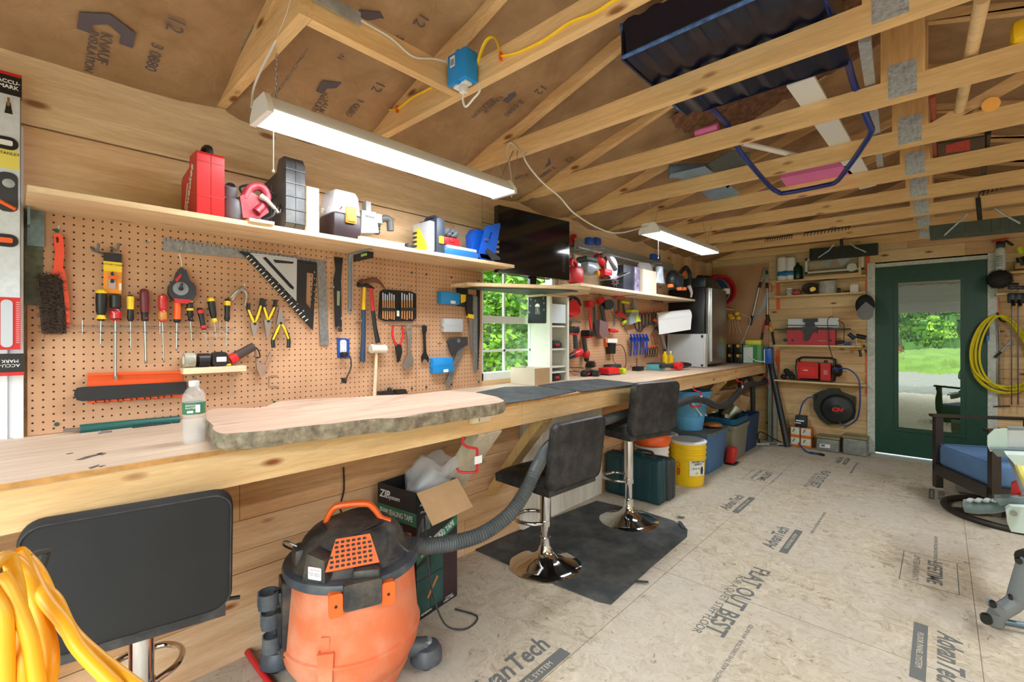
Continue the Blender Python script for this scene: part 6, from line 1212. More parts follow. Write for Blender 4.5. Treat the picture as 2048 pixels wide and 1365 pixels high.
t=shelf_thing('fabric_roll','fat roll of grey white fabric in the middle of the second shelf','roll',1655,zB_);c=ypx(1655,585);m=MB();m.lathe((c.x,c.y,zB_+.001),(c.x,c.y,ypx(1655,563).z),[(0,.085),(1,.085)],30);m.build('roll',P('fabric grey white',(178,180,176),.9,var=.2,vs=30,bump=.6,bs=150),t);m=MB();m.cyl((c.x,c.y,ypx(1655,563).z),(c.x,c.y,ypx(1655,563).z+.002),.03,16);m.build('core',DGR,t)
t=shelf_thing('white_carton','small white milk-carton shaped box near the cap','carton',1709,zB_);c=ypx(1709,585);m=MB(YP(c.y+.03));m.prism([(c.x-.036,zB_+.001),(c.x+.036,zB_+.001),(c.x+.036,zB_+.07),(c.x+.03,zB_+.088),(c.x-.03,zB_+.088),(c.x-.036,zB_+.07)],0,.06);m.build('carton',WHT,t)
for k,px in enumerate((1678,1690,1697)):c=ypx(px,588);m=MB();m.rbox((c.x,c.y,zB_+(.03 if k == 0 else .014)),(.03,.03,.06 if k == 0 else .025),.006);tag(m.build('small_tin',[BLK,P('rust bits',(96,60,40),.7),DGR][k]),('black tin right of the fabric roll','rusty bits heap left of the white carton','dark clip beside the white carton')[k],'tin')
# cap on a nail
t=thing('baseball_cap','black and grey baseball cap hanging at the end of the second shelf','cap',B(1730,640,.1));f=YP(YB-.19)
m=MB(f);c=f.at(1730,612);rings=[]
for k in range(8):
    q_=k/7*PI/2;rings.append([Vector((c[0]+.085*math.cos(q_)*math.cos(a),c[1]+.005+.115*math.cos(q_)*math.sin(a),.07*math.sin(q_))) for a in [2*PI*i/24 for i in range(24)]])
m.loft([[Vector((p.x,p.y,p.z)) for p in r_] for r_ in rings]);m.build('crown',P('cap black',(36,38,42),.85,var=.2),t)
m=MB(f);CG=P('cap grey',(122,124,126),.85,var=.1);m.prism([f.at(*q_,.075) for q_ in ((1714,622),(1723,612),(1732,604),(1740,610),(1748,616),(1745,632),(1714,632))],.066,.08);m.build('front_panel',CG,t);m=MB(f);m.prism([f.at(*q_,.08) for q_ in ((1714,623),(1722,627),(1735,627),(1747,621),(1746,634),(1738,640),(1724,640),(1715,633))],.08,.088);m.build('brim',CG,t)
peg=MB();c=B(1729,589,.2);peg.cyl((c.x,YB-.22,c.z),(c.x,YB-.17,c.z),.004,8);tag(peg.build('nail',STL),'silver nail the baseball cap hangs on','nail')
# jointer
d=.15;f=YP(YB-d);t=thing('jointer','red benchtop jointer with white fence on the third shelf','jointer',f.pw(1623,691));JR=P('jointer red',(188,44,54),.5,var=.08)
a0,_=f.at(1574,680);a1,_=f.at(1670,680);m=MB(f);zt=f.at(1620,661)[1];m.prism([(a0,zC+.001),(a1,zC+.001),(a1,zt),(a0,zt)],-.11,0);m.build('body',JR,t)
q0,q1=f.at(1549,660)[0],f.at(1699,660)[0];m=MB(f);m.prism([(q0,zt),(q1,zt),(q1,zt+.02),(q0,zt+.02)],-.10,.0);m.build('table',DGR,t)
m=MB(f);m.prism([f.at(1574,655),f.at(1676,655),f.at(1676,636),f.at(1574,638)],-.06,-.045);m.build('fence',P('fence white',(214,220,226),.5),t);m=MB(f);m.poly([(1574,650),(1676,651),(1676,653),(1574,652)],-.045,-.043);m.build('fence_groove',DGR,t)
m=MB(f);m.poly([(1606,638),(1635,637),(1635,644),(1628,645),(1629,653),(1610,653),(1611,645),(1606,645)],-.045,-.02);m.build('fence_lock',DGR,t)
m=MB(f);m.poly([(1604,654),(1634,654),(1634,667),(1629,664),(1626,662),(1617,680),(1612,683),(1607,680),(1609,668),(1606,667)],.0,.022);m.build('blade_guard',P('guard black',(34,38,40),.4),t)
text('benchtop jointer','print',INKW,f,*f.at(1644,682),.0008,.011,t)
for x,y in ((1585,681),(1662,681)):m=MB(f);a,b_=f.at(x,y);m.cyl((a,b_,0),(a,b_,.008),.012,12);m.build('knob',BLK,t)
m=MB(f);a,b_=f.at(1571,681);m.cyl((a,b_,-.02),(a,b_,.02),.02,12);m.build('hand_knob',BLK,t)
m=MB(f);m.tube([(*f.at(x,y),.02) for x,y in ((1676,641),(1687,648),(1689,660),(1688,680))],.004,6,sm=4);m.build('cord',BLK,t)
m=MB(f);m.tube([(*f.at(x,y),.035) for x,y in ((1667,634),(1660,635),(1656,645),(1658,665),(1659,690),(1665,712),(1669,722))],.004,6,sm=5);tag(m.build('black_cable',BLK),'black cord hanging in front of the red jointer to the compressor','cable')
# nail guns / fittings on third shelf
t=thing('air_fittings','cluster of blue handled air guns and brass fittings on the third shelf','air tool',f.pw(1700,690))
for pts,r_,mt in ((((1698,668),(1710,678)),.022,P('gun navy',(26,40,70),.4)),(((1713,672),(1733,676)),.024,BLK),(((1712,670),(1714,695)),.006,STL),(((1725,672),(1724,698)),.006,P('brass',(176,140,60))),(((1687,688),(1702,688)),.016,P('gun blue',(28,80,150),.4)),(((1703,700),(1733,697)),.012,P('brass',(176,140,60))),(((1705,695),(1705,706)),.012,P('copper',(176,110,80),.4,.6)),(((1720,700),(1722,714)),.012,DST),(((1728,690),(1733,706)),.01,DST),(((1672,686),(1690,684)),.018,BLK)):
    m=MB(f);m.tube([(*f.at(x,y),.02) for x,y in pts],r_,10);m.build('fitting',mt,t)
# compressor
d=.15;f=YP(YB-d);t=thing('air_compressor','red portable air compressor in a black roll cage on the lowest shelf','compressor',f.pw(1628,768));KR=P('compressor red',(204,20,30),.35,var=.08)
m=MB(f);m.prism([(f.at(*q_)[0],max(f.at(*q_)[1],zD+.02)) for q_ in ((1595,724),(1636,727),(1636,758),(1595,757))],-.12,.0);m.build('motor_cover',KR,t);m=MB(f);m.poly([(1600,733),(1630,735),(1632,752),(1599,751)],0,.008);m.build('raised_panel',P('compressor bright',(222,30,36),.35),t)
m=MB(f);m.prism([(f.at(*q_)[0],max(f.at(*q_)[1],zD+.01)) for q_ in ((1641,727),(1661,728),(1661,763),(1641,761))],-.12,.005);m.build('battery_bay',KR,t);m=MB(f);m.poly([(1647,741),(1655,741),(1655,750),(1647,750)],.005,.007);m.build('rating_label',P('label rose',(190,120,120),.5),t)
text('FUEL','print',INKW,f,*f.at(1611,741),.009,.018,t,sx=1.3,shear=.3,bold=.0006)
for c_ in (0.01,-.12):
    m=MB(f);pz=zD+.012;m.tube([(f.at(1595,700)[0],pz,c_),(f.at(1592,740)[0],f.at(1592,735)[1],c_),(f.at(1594,718)[0],f.at(1594,720)[1],c_),(f.at(1602,716)[0],f.at(1600,715)[1],c_),(f.at(1660,716)[0],f.at(1660,717)[1],c_),(f.at(1668,719)[0],f.at(1668,720)[1],c_),(f.at(1669,740)[0],f.at(1669,740)[1],c_),(f.at(1666,764)[0],pz,c_),(f.at(1640,764)[0],pz,c_)],.009,8,closed=True);m.build('roll_cage',BLK,t)
m=MB(f);a,b_=f.at(1676,742);m.lathe((a-.05,b_,-.06),(a+.035,b_,-.06),[(0,.07),(.7,.07),(.92,.05),(1,.01)],24);m.build('tank_end',BLK,t);m=MB(f);a,b_=f.at(1668,737);m.cyl((a,b_,.01),(a+.035,b_,.01),.014,12);m.build('coupler',P('gun blue',(28,80,150)),t);m=MB(f);a,b_=f.at(1651,724);m.cyl((a,b_-.01,-.02),(a,b_+.015,-.02),.018,12);m.build('pressure_knob',BLK,t)
AH=P('air hose blue',(24,72,140),.4)
m=MB(f);m.tube([(*f.at(x,y),c_) for x,y,c_ in ((1678,738,.01),(1695,738,.03),(1709,746,.035),(1717,757,.035),(1720,768,.04),(1721,790,.04),(1720,815,.03),(1714,838,.0),(1700,850,-.02),(1688,853,-.02),(1677,845,-.03))],.0075,9,sm=5);tag(m.build('air_hose',AH),'blue air hose curving from the compressor down to the reel','hose')
t=thing('knee_pads','pile of black knee pads left of the red compressor','pads',f.pw(1573,760))
for (px,py,rx) in ((1566,754,.034),(1577,748,.045),(1583,754,.035),(1572,743,.034)):m=MB(f);a,b_=f.at(px,py);m.sph((a,max(b_,zD+.034),-.03),(rx,.033,.04),12,8);m.build('pad',BLKM,t)
# hose reel
f=YP(YB-.10);t=thing('hose_reel','round black wall hose reel with red letters','hose reel',f.pw(1675,850));a,b_=f.at(1675,819);RB=P('reel black plastic',(30,34,36),.4,var=.15,bump=.15,bs=120)
m=MB(f);m.poly([(1626,790),(1640,783),(1652,781),(1655,778),(1678,779),(1680,784),(1700,792),(1711,795),(1711,812),(1708,838),(1700,843),(1690,848),(1655,850),(1638,838),(1627,818)],-.098,-.02);m.build('case',RB,t)
m=MB(f);R_=.205*1.0;R_=(f.at(1708,819)[0]-f.at(1637,819)[0])/2;m.lathe((a,b_,-.03),(a,b_,.05),[(0,R_),(.3,R_),(.5,R_*.97),(.62,R_*.9),(.66,R_*.86),(.72,R_*.84),(.86,R_*.42),(.9,R_*.36),(.92,R_*.3),(1,R_*.28)],48);m.build('drum_cover',RB,t)
for k in range(6):
    m=MB(f);q_=[(a+R_*(.42+.4*i/6)*math.cos(k*PI/3+i*.22),b_+R_*(.42+.4*i/6)*math.sin(k*PI/3+i*.22),.036-.016*i/6) for i in range(7)];m.tube(q_,.003,5);m.build('swirl_rib',RB,t)
text('CH','print',P('print bright red',(226,30,36),.5),f,a,b_,.0508,.055,t,sx=1.3,shear=.25,bold=.003)
m=MB(f);m.poly([(1626,791),(1632,790),(1632,797),(1626,797)],-.06,.01);m.build('hose_guide',BLK,t)
m=MB();g=lambda px,py,c_=.0:YP(YB-.12-c_).pw(px,py)
m.tube([g(1628,794),g(1615,797,.01),g(1605,809,.02),g(1600,825,.03),g(1596,850,.04),g(1595,870,.05),g(1596,885,.06),ZP(.012).pw(1610,901),ZP(.01).pw(1622,907),ZP(.01).pw(1640,909)],.0075,9,sm=5);tag(m.build('air_hose',AH),'blue air hose arching from the reel onto the floor','hose')
m=MB();m.tube([ZP(.012).pw(1619,905.5),ZP(.012).pw(1640,909)],.011,8);m.cyl(ZP(.012).pw(1640,909),ZP(.012).pw(1648,911),.014,10);tag(m.build('air_hose_tip',BLK),'black and blue hose end lying on the floor','hose end')
# floor boxes by the wall
def fbox(px0,px1,pyb,pyt,d0,dp,mat,name,label,cat,group=None,z0=.001,rad=.004,h=None):
    y=YB-d0;f=YP(y);a0,z1=f.at(px0,pyt);a1,_=f.at(px1,pyt);t=thing(name,label,cat,((a0+a1)/2,y,z0),group);m=MB();z1=z0+h if h else z1;m.rbox(((a0+a1)/2,y+dp/2,(z0+z1)/2),(a1-a0,dp,z1-z0),rad);m.build('body',mat,t);return t,f,a0,a1,z1
for k,(p0,p1) in enumerate(((1640,1678),(1684,1737))):
    p0,p1=((1632,1678),(1685,1734))[k]
    t,f_,a0,a1,z1=fbox(p0,p1,905,876,.22,.2,P('smoke bin',(150,152,150),.3,var=.25,vs=20,alpha=.8),'parts_bin',('clear plastic bin with a white label on the floor','clear plastic bin nearest the door frame')[k],'bin',None,rad=.02)
    m=MB();m.rbox(((a0+a1)/2,YB-.22+.1,z1+.012),(a1-a0+.014,.215,.024),.008);m.build('lid',P('bin lid',(134,132,96),.4,var=.2),t)
    if k == 0:m=MB(f_);m.poly([(1640,888),(1660,890),(1660,897),(1639,895)],0,.001);m.build('paper_label',PAPER,t);m=MB(f_);m.poly([(1642,889.5),(1650,890.3),(1650,894),(1642,893.4)],.001,.0015);m.build('print',INK,t)
BO=P('box orange',(222,120,40),.6,var=.1);BWt=P('box white print',(214,216,206),.6,var=.15,vs=30)
k=0
for col,(p0,p1) in enumerate(((1581,1599),(1601,1622))):
    for row in range(2):
        y=YB-.2;f_=YP(y);a0=f_.at(p0,880)[0];a1=f_.at(p1,880)[0];zz0=.002+row*.115;l=('lower left','upper left','lower right','upper right')[k]
        t=thing('screw_box','orange and white hardware box, %s of the stack of four' % l,'box',((a0+a1)/2,y,zz0));m=MB();m.rbox(((a0+a1)/2,y+.08,zz0+.057),(a1-a0,.15,.112),.002);m.build('carton',BO,t);m=MB(f_);m.bx(a0+.003,a1-.003,zz0+.035,zz0+.105,-.004,-.003+.0003) if 0 else m.bx(a0+.004,a1-.004,zz0+.03,zz0+.108,-.006,-.0040);m.build('white_panel',BWt,t)
        m=MB(f_);m.box((a0+(a1-a0)*.35,zz0+.075,-.0035),(.012,.045,.001),rot(0,0,-30));m.build('screw_picture',P('print teal',(60,120,110),.6),t);k += 1
t,f_,a0,a1,z1=fbox(1590,1612,853,832,.18,.1,P('black blue box',(24,38,54),.5,var=.2),'blade_box','dark printed box on top of the orange hardware boxes','box',z0=.234)
m=MB(f_);m.bx(a0+.01,a1-.02,z1-.06,z1-.045,.0,.001);m.bx(a0-.0,a0+.06,z1-.085,z1-.075,0,.001);m.build('print',INKW,t)
# leaning loppers on the corner pegboard
fP=YP(YB-.03);t=thing('loppers','long loppers with silver handles hanging open on the corner pegboard','loppers',fP.pw(1520,600));AL=P('alu handle',(176,182,186),.3,.7)
def fp(px,py,c=0):return fP.pw(px,py)+Vector((0,-c,0))
for pts,n in ((((1518,575),(1505,632)),0),(((1534,576),(1535,634)),0)):m=MB();m.tube([fp(*p) for p in pts],.0115,10);m.build('handle',AL,t)
for pts in (((1505,632),(1500,651)),((1535,634),(1534,651)),((1522,565),(1519,576)),((1534,566),(1534,577))):m=MB();m.tube([fp(*p) for p in pts],.016,10);m.build('grip',BLK,t)
m=MB(fP);m.poly([(1521,562),(1524,548),(1526,540),(1531,535),(1537,534),(1531,541),(1531,548),(1537,551),(1537,567),(1531,567),(1527,558),(1525,565)],-.006,.006);m.build('blade_head',STL,t);m=MB(fP);m.poly([(1532,540),(1536,543),(1535,550),(1531,548)],.004,.009);m.build('anvil',BLK,t)
t=thing('hand_saw','hand saw with orange grip hanging behind the loppers','saw',fP.pw(1520,640));m=MB(fP);m.poly([(1532,584),(1541,584),(1533,610),(1508,645),(1506,640),(1522,612)],-.022,-.020);m.build('blade',STL,t);m=MB(fP);a_=[fP.at(x,y) for x,y in ((1537,566),(1543,572),(1543,582),(1538,584))];m.tube([(a,b_,-.02) for a,b_ in a_],.006,8,sm=4);m.build('handle',ORG,t)
t=thing('hedge_shears','black and red shears with yellow band standing behind the loppers','shears',fP.pw(1535,690))
for pts,mt,r_ in ((((1531,640),(1525,665)),RED,.010),(((1525,665),(1522,690)),BLK,.012),(((1538,640),(1541,655)),ORG,.010),(((1540,655),(1544,664)),YEL,.014),(((1544,664),(1548,690)),BLK,.013),(((1534,630),(1538,645)),BLK,.02)):m=MB();m.tube([fp(*p,-.005) for p in pts],r_,9);m.build('handle',mt,t)
t=thing('string_bunch','yellow plastic clips and string hanging in the corner','clips',fP.pw(1470,640))
for px,py in ((1462,632),(1475,628),(1478,637),(1465,636)):m=MB();m.rbox(XP(-2.1).pw(px-8,py) if 0 else fp(px,py,.02),(.055,.03,.05),.012,rot(0,0,20));m.build('yellow_clip',YEL,t)
m=MB()
for k in range(4):m.tube([fp(1458+k*6,634,.02),fp(1462+k*5,650,.02),fp(1460+k*8,668,.02)],.0025,5,sm=3)
m.build('string',WHT,t)
m=MB();m.tube([fp(1480,627,.01),fp(1495,634,.015),fp(1502,640,.02),fp(1492,670,.02),fp(1482,690,.02)],.0035,6,sm=5);tag(m.build('white_string',WHT),'thin white cord drooping beside the loppers','cord')
# bench end items
def be(px0,px1,pyb,pyt,y,dp,mat,name,label,cat,rad=.004,group=None,z0=None):
    f=YP(y);a0=f.at(px0,700)[0];a1=f.at(px1,700)[0];z0=z0 or ZB+.0008;z1=f.at((px0+px1)/2,pyt)[1];t=thing(name,label,cat,((a0+a1)/2,y,z0),group);m=MB();m.rbox(((a0+a1)/2,y+dp/2,(z0+z1)/2),(a1-a0,dp,z1-z0),rad);m.build('body',mat,t);return t,f,a0,a1,z1
OR_=P('organiser black',(36,40,42),.4,var=.2)
for k,(p0,p1,l) in enumerate(((1452,1465,'left'),(1467,1484,'right'))):
    for row in range(2):
        y=5.95;f_=YP(y);a0,a1=f_.at(p0,700)[0],f_.at(p1,700)[0];z0=ZB+.001+row*.118;t=thing('organiser','black stacking organiser with yellow latch, %s stack, %s' % (l,'lower' if row == 0 else 'upper'),'organiser',((a0+a1)/2,y,z0));m=MB();m.rbox(((a0+a1)/2,y+.08,z0+.058),(a1-a0-.004,.15,.114),.006);m.build('body',OR_,t);m=MB(f_);a=(a0+a1)/2;m.bx(a-.012,a+.015,z0+.075,z0+.108,-.006,.006);m.build('latch',P('latch yellow',(240,180,40)),t)
t,f_,a0,a1,z1=be(1486,1522,730,690,5.98,.16,P('green carton',(96,150,104),.6,var=.1),'seed_box','green and white product carton at the end of the bench','box',.003);
m=MB(f_);m.bx(a0+.005,a0+(a1-a0)*.55,ZB+.012,z1-.03,0,.001);m.build('white_panel',P('carton panel',(206,214,206),.6,var=.15,vs=30),t);m=MB(f_);m.bx(a0+(a1-a0)*.57,a0+(a1-a0)*.8,ZB+.03,z1-.005,0,.001);m.build('green_panel',P('panel green',(40,130,60),.5),t);text('Nature','print',INKW,f_,a0+.05,z1-.015,.002,.02,t)
m=MB();m.rbox(((a0+a1)/2-.0,6.06,z1+.03),(a1-a0-.03,.09,.055),.003,rot(8,0,4));tag(m.build('yellow_box',P('box lemon',(214,214,60),.5,var=.1)),'yellow box stacked on the green carton','box')
t,f_,a0,a1,z1=be(1527,1543,728,697,6.05,.08,P('bag blue',(20,90,180),.35,var=.3,vs=30),'blue_packet','blue packet with white stripe at the bench corner','packet',.008)
m=MB(f_);m.bx(a0+.004,a0+.014,ZB+.01,z1-.01,0,.002);m.build('print',INKW,t)
m=MB();m.tube([YP(5.96).pw(1497,713),YP(5.94).pw(1512,722),YP(5.93).pw(1530,724)],.006,7,sm=3);tag(m.build('white_tube',WHT),'bent white tube lying before the green carton','tube')
t=thing('spray_bottle','clear bottle among the items at the bench corner','bottle',(-1.98,5.9,ZB));c=BT_.pw(1478,729);
m=MB();cc=Vector((YP(6.2).at(1528,700)[0],6.2,ZB));t.location=cc;t['_o']=tuple(cc);m.lathe(cc+Vector((0,0,.001)),cc+Vector((0,0,.2)),[(0,.04),(.7,.04),(.85,.02),(1,.014)],16);m.build('bottle_body',P('bottle smoke',(150,156,160),.2),t)
# ---------------------------------------------------------------- right of the door
zE=YP(YB-.15).at(2010,544)[1];xr0=YP(YB-.15).at(1992,544)[0];m=MB();m.bx(xr0,1.2,YB-.15,YB-.002,zE-.019,zE);tag(m.build('wall_shelf',PINEX3),'upper shelf right of the door under the extinguisher','shelf')
zF=YP(YB-.15).at(2010,586)[1];m=MB();m.bx(xr0,1.2,YB-.15,YB-.002,zF-.019,zF);tag(m.build('wall_shelf',PINEX3),'lower shelf right of the door with the clamps','shelf')
t=thing('fire_extinguisher','white fire extinguisher with black and red head right of the door','fire extinguisher',YP(YB-.08).pw(2001,542));fe=YP(YB-.08);a,_=fe.at(2001,540);R_=(fe.at(2013,500)[0]-fe.at(1990,500)[0])/2;z1=fe.at(2001,494)[1]
m=MB();m.lathe((a,YB-.08,zE+.001),(a,YB-.08,z1),[(0,R_*.9),(.04,R_),(.85,R_),(.96,R_*.7),(1,R_*.4)],28);m.build('cylinder',P('extinguisher white',(206,214,214),.35),t);m=MB();m.cyl((a,YB-.08,z1),(a,YB-.08,z1+.05),.02,12);m.rbox((a,YB-.08,z1+.02),(.06,.05,.06),.008);m.build('valve',BLK,t)
m=MB();m.tube([(a-.06,YB-.08,z1+.055),(a,YB-.08,z1+.065),(a+.05,YB-.09,z1+.07)],.008,8,sm=3);m.build('lever',RED,t);m=MB();m.tube([(a+.03,YB-.09,z1+.055),(a+.08,YB-.09,z1+.0)],.010,8);m.build('nozzle',BLK,t)
fe2=Pl((0,YB-.08-R_,0),(1,0,0),(0,0,1))
for k in range(6):m=MB(fe2);m.bx(a-.03,a+.012,zE+.06+k*.018,zE+.066+k*.018,-.004,.002);m.build('print',INK,t)
t=thing('fluffy_duster','fluffy round black duster hanging at the shelf corner right of the door','duster',YP(YB-.22).pw(2000,582));c=YP(YB-.22).pw(1999,559);m=MB();rn=random.Random(4);m.sph(c,(.083,.05,.083),24,16);
for i in range(700):
    th,u=rn.uniform(0,2*PI),rn.uniform(-1,1);q_=math.sqrt(1-u*u);d_=Vector((q_*math.cos(th),q_*math.sin(th),u));p=c+Vector((d_.x*.083,d_.y*.05,d_.z*.083));m.tube([p,p+d_*.01+Vector((rn.gauss(0,.003),0,rn.gauss(0,.003)))],.0012,3,cap=False)
m.build('fluff',BLKM,t);m=MB();m.tube([c+Vector((.04,0,-.04)),c+Vector((.12,.0,-.055))],.012,8);m.build('stem',BLK,t)
# bar clamps hanging from the lower shelf
for k,px in enumerate((2023,2036,2050)):
    f_=YP(YB-.17);a=f_.at(px,600)[0];zt=f_.at(px,575)[1];zb_=f_.at(px,810)[1];t=thing('bar_clamp','long black bar clamp, %s of three hanging right of the door' % ('left','middle','right')[k],'clamp',(a,YB-.17,zb_));m=MB();m.bx(a-.004,a+.004,YB-.18,YB-.17,zb_,zt);m.build('bar',DST,t)
    m=MB();m.rbox((a,YB-.19,zt-.10),(.055,.05,.09),.012);m.tube([(a,YB-.21,zt-.12),(a+.01,YB-.24,zt-.17)],.012,8);m.build('trigger_head',BLK,t);m=MB();m.rbox((a,YB-.20,zt-.005),(.05,.06,.03),.008);m.build('fixed_jaw',BLK,t)
# yellow hose coil
YH=P('hose yellow',(222,204,18),.4,var=.06);fY=YP(YB-.09);t_=MB();c=fY.at(1990,700);rn=random.Random(6)
for k in range(8):
    q_=rn.uniform(-.012,.012);sag=rn.uniform(-.03,.05);w_=rn.uniform(.88,1.04);top=fY.at(2003,632)[1];bot=fY.at(1998,782)[1]-sag+.02;cxk=c[0]+.05+rn.uniform(-.02,.02)
    pts=[]
    for i in range(40):
        a=2*PI*i/40;zz=(top+bot)/2+(top-bot)/2*math.sin(a)-.0;wx=.19*w_*(1-.28*math.sin(a));pts.append((cxk+wx*math.cos(a)-.03*(math.sin(a)),YB-.045-.012*k*.8,zz+.01*k*0+(.012*rn.uniform(-.2,.2))))
    t_.tube(pts,.0085,8,closed=True)
tag(t_.build('air_hose',YH),'big coil of yellow hose hanging right of the green door','hose')
t=thing('hanging_strap','orange strap with black hook the yellow hose hangs on','hook',fY.pw(1995,640));m=MB(fY);m.poly([(1993,596),(1999,596),(1999,626),(1993,626)],-.08,-.076);m.build('strap',OST,t);m=MB(fY);m.tube([(*fY.at(1996,626),-.07),(*fY.at(2000,640),.02),(*fY.at(2008,645),.07)],.008,8,sm=3);m.build('hook',BLK,t)
m=MB(fY);m.poly([(1973,650),(1979,650),(1979,672),(1973,672)],-.02,.0,0);m.poly([(1973,672),(1979,672),(1979,682),(1973,682)],-.02,0,1);tag(m.build('hose_coupling',[BLK,P('coupling blue',(30,100,190),.4)]),'black and blue coupling on the end of the yellow hose','coupling')
t=thing('t_handle_rod','grey steel rod with a wide T foot hanging behind the yellow hose','rod',fY.pw(2003,815));m=MB(fY);
for pts in (((1994,640),(1997,700),(1996,765),(2003,812)),((1999,648),(2001,700),(2002,790))):m=MB(fY);m.tube([(*fY.at(x,y),-.06) for x,y in pts],.005,8,sm=3);m.build('rod',STL,t)
m=MB(fY);m.tube([(*fY.at(1988,815),-.06),(*fY.at(2022,814),-.06)],.006,8);m.build('foot_bar',DST,t)
t=thing('hand_tool','folded grey and black gadget hanging crosswise inside the yellow coil','tool',fY.pw(2010,710));
for pts,mt,r_ in ((((1990,716),(2003,704)),BLK,.011),(((2003,704),(2026,680)),GAL,.009),(((2012,690),(2030,688)),GAL,.01),(((2014,672),(2022,668)),GAL,.012)):m=MB(fY);m.tube([(*fY.at(x,y),-.05) for x,y in pts],r_,8);m.build('arm',mt,t)
t=thing('green_tool','lime green and black tool on the upper shelf at the right edge','power tool',YP(YB-.1).pw(2042,540));f_=YP(YB-.1);m=MB(f_);m.tube([(*f_.at(2038,495),0),(*f_.at(2043,508),0)],.022,9);m.build('body',LIM,t);m=MB(f_);m.tube([(*f_.at(2040,515),0),(*f_.at(2046,532),0)],.03,9);m.build('grip',BLK,t);m=MB(f_);m.rbox((f_.at(2040,535)[0],zE+.05,-.02),(.07,.06,.09),.01);m.build('base',P('base tan',(170,130,80),.6,var=.3),t)
# ================================================================ FLOOR: stools, mat, vacuum, boxes, totes
FABK=P('black faux leather',(30,30,33),.5,var=.25,vs=9,dirt=(86,84,82),dl=.5,bump=.35,bs=220)
FABD=P('black fabric back',(27,27,28),.85,var=.15,bump=.3,bs=400)
def stool(x,y,rz,h,label,plain=False):
    """gas-lift bar stool; local frame: backrest on +x; h = underside of the seat"""
    t=thing('bar_stool',label,'stool',(x,y,0),'bar stools along the workbench')
    M0=Matrix.Translation((x,y,0)) @ Matrix.Rotation(math.radians(rz),4,'Z')
    m=MB(T=M0);m.lathe((0,0,.0),(0,0,.16),[(0,.205),(.03,.207),(.07,.2),(.14,.165),(.24,.115),(.36,.07),(.52,.042),(.75,.033),(1,.031)],48);m.build('base',CHR,t)
    m=MB(T=M0);m.lathe((0,0,.15),(0,0,h-.02),[(0,.024),(.27,.024),(.28,.031),(1,.031)],24);m.build('gas_column',CHR,t)
    m=MB(T=M0);zf=.15+(h-.17)*.3;m.tube([(0,-.03,zf),(-.05,-.085,zf),(-.13,-.10,zf),(-.19,-.06,zf),(-.20,0,zf),(-.19,.06,zf),(-.13,.10,zf),(-.05,.085,zf),(0,.03,zf)],.0105,10,sm=5);m.cyl((0,0,zf-.015),(0,0,zf+.015),.034);m.build('footrest',CHR,t)
    m=MB(T=M0);m.box((0,0,h-.01),(.16,.16,.02));m.tube([(.02,.05,h-.012),(.06,.22,h-.02)],.004,8);m.cyl((.052,.19,h-.019),(.066,.25,h-.022),.006,10);m.build('seat_plate',P('seat steel',(46,46,50),.5,.3),t)
    # L-shaped padded shell: seat cushion with tufts
    m=MB(T=M0);nx,ny=24,24;V=[]
    for i in range(nx+1):
        for j in range(ny+1):
            u=i/nx*2-1;v=j/ny*2-1;e=(1-abs(u)**6)*(1-abs(v)**6);tuft=0
            for a in (-.5,0,.5):
                for b_ in (-.5,0,.5):tuft += math.exp(-((u-a)**2+(v-b_)**2)*90)
            V.append((u*.2-.005*0,v*.2,h+.045+.032*e**.5-.012*min(tuft,1)))
    N1=len(V);V += [(p[0],p[1],h+.002) for p in V]
    F_=[(i*(ny+1)+j,(i+1)*(ny+1)+j,(i+1)*(ny+1)+j+1,i*(ny+1)+j+1) for i in range(nx) for j in range(ny)];F_ += [tuple(N1+q for q in f_[::-1]) for f_ in F_[:]]
    ring=[i*(ny+1) for i in range(nx+1)]+[nx*(ny+1)+j for j in range(1,ny+1)]+[i*(ny+1)+ny for i in range(nx-1,-1,-1)]+[j for j in range(ny-1,0,-1)]
    F_ += [(ring[k],ring[(k+1) % len(ring)],N1+ring[(k+1) % len(ring)],N1+ring[k]) for k in range(len(ring))]
    m.add(V,F_);m.build('seat',FABK,t)
    # backrest
    m=MB(T=M0 @ Matrix.Translation((.198,0,h+.035)) @ Matrix.Rotation(math.radians(7),4,'Y') @ Matrix(((0,0,1,0),(1,0,0,0),(0,1,0,0),(0,0,0,1))))
    o_=rrect(.43,.35,.045,6,0,.175);rings=[]
    for c,sc in ((-.027,.93),(-.022,.975),(-.012,1),(.012,1),(.022,.975),(.026,.93)):rings.append([Vector((a*sc,(b_-.175)*sc+.175,c)) for a,b_ in o_])
    m.loft(rings);m.build('backrest',[FABD if plain else FABK],t)
    m=MB(T=M0 @ Matrix.Translation((.198,0,h+.035)) @ Matrix.Rotation(math.radians(7),4,'Y') @ Matrix(((0,0,1,0),(1,0,0,0),(0,1,0,0),(0,0,0,1))))
    m.tube([(a*.972,(b_-.175)*.972+.175,.0245) for a,b_ in o_],.0022,6,closed=True);m.build('piping',FABK,t)
    return t
stool(-1.765,.265,-11,.48,'black stool back with a plain fabric rear, nearest at the bottom left',True)
stool(-1.64,2.05,-3,.475,'black bar stool standing on the near end of the floor mat with hose across it')
stool(-1.60,2.93,-15,.615,'raised black bar stool in front of the dark green case')
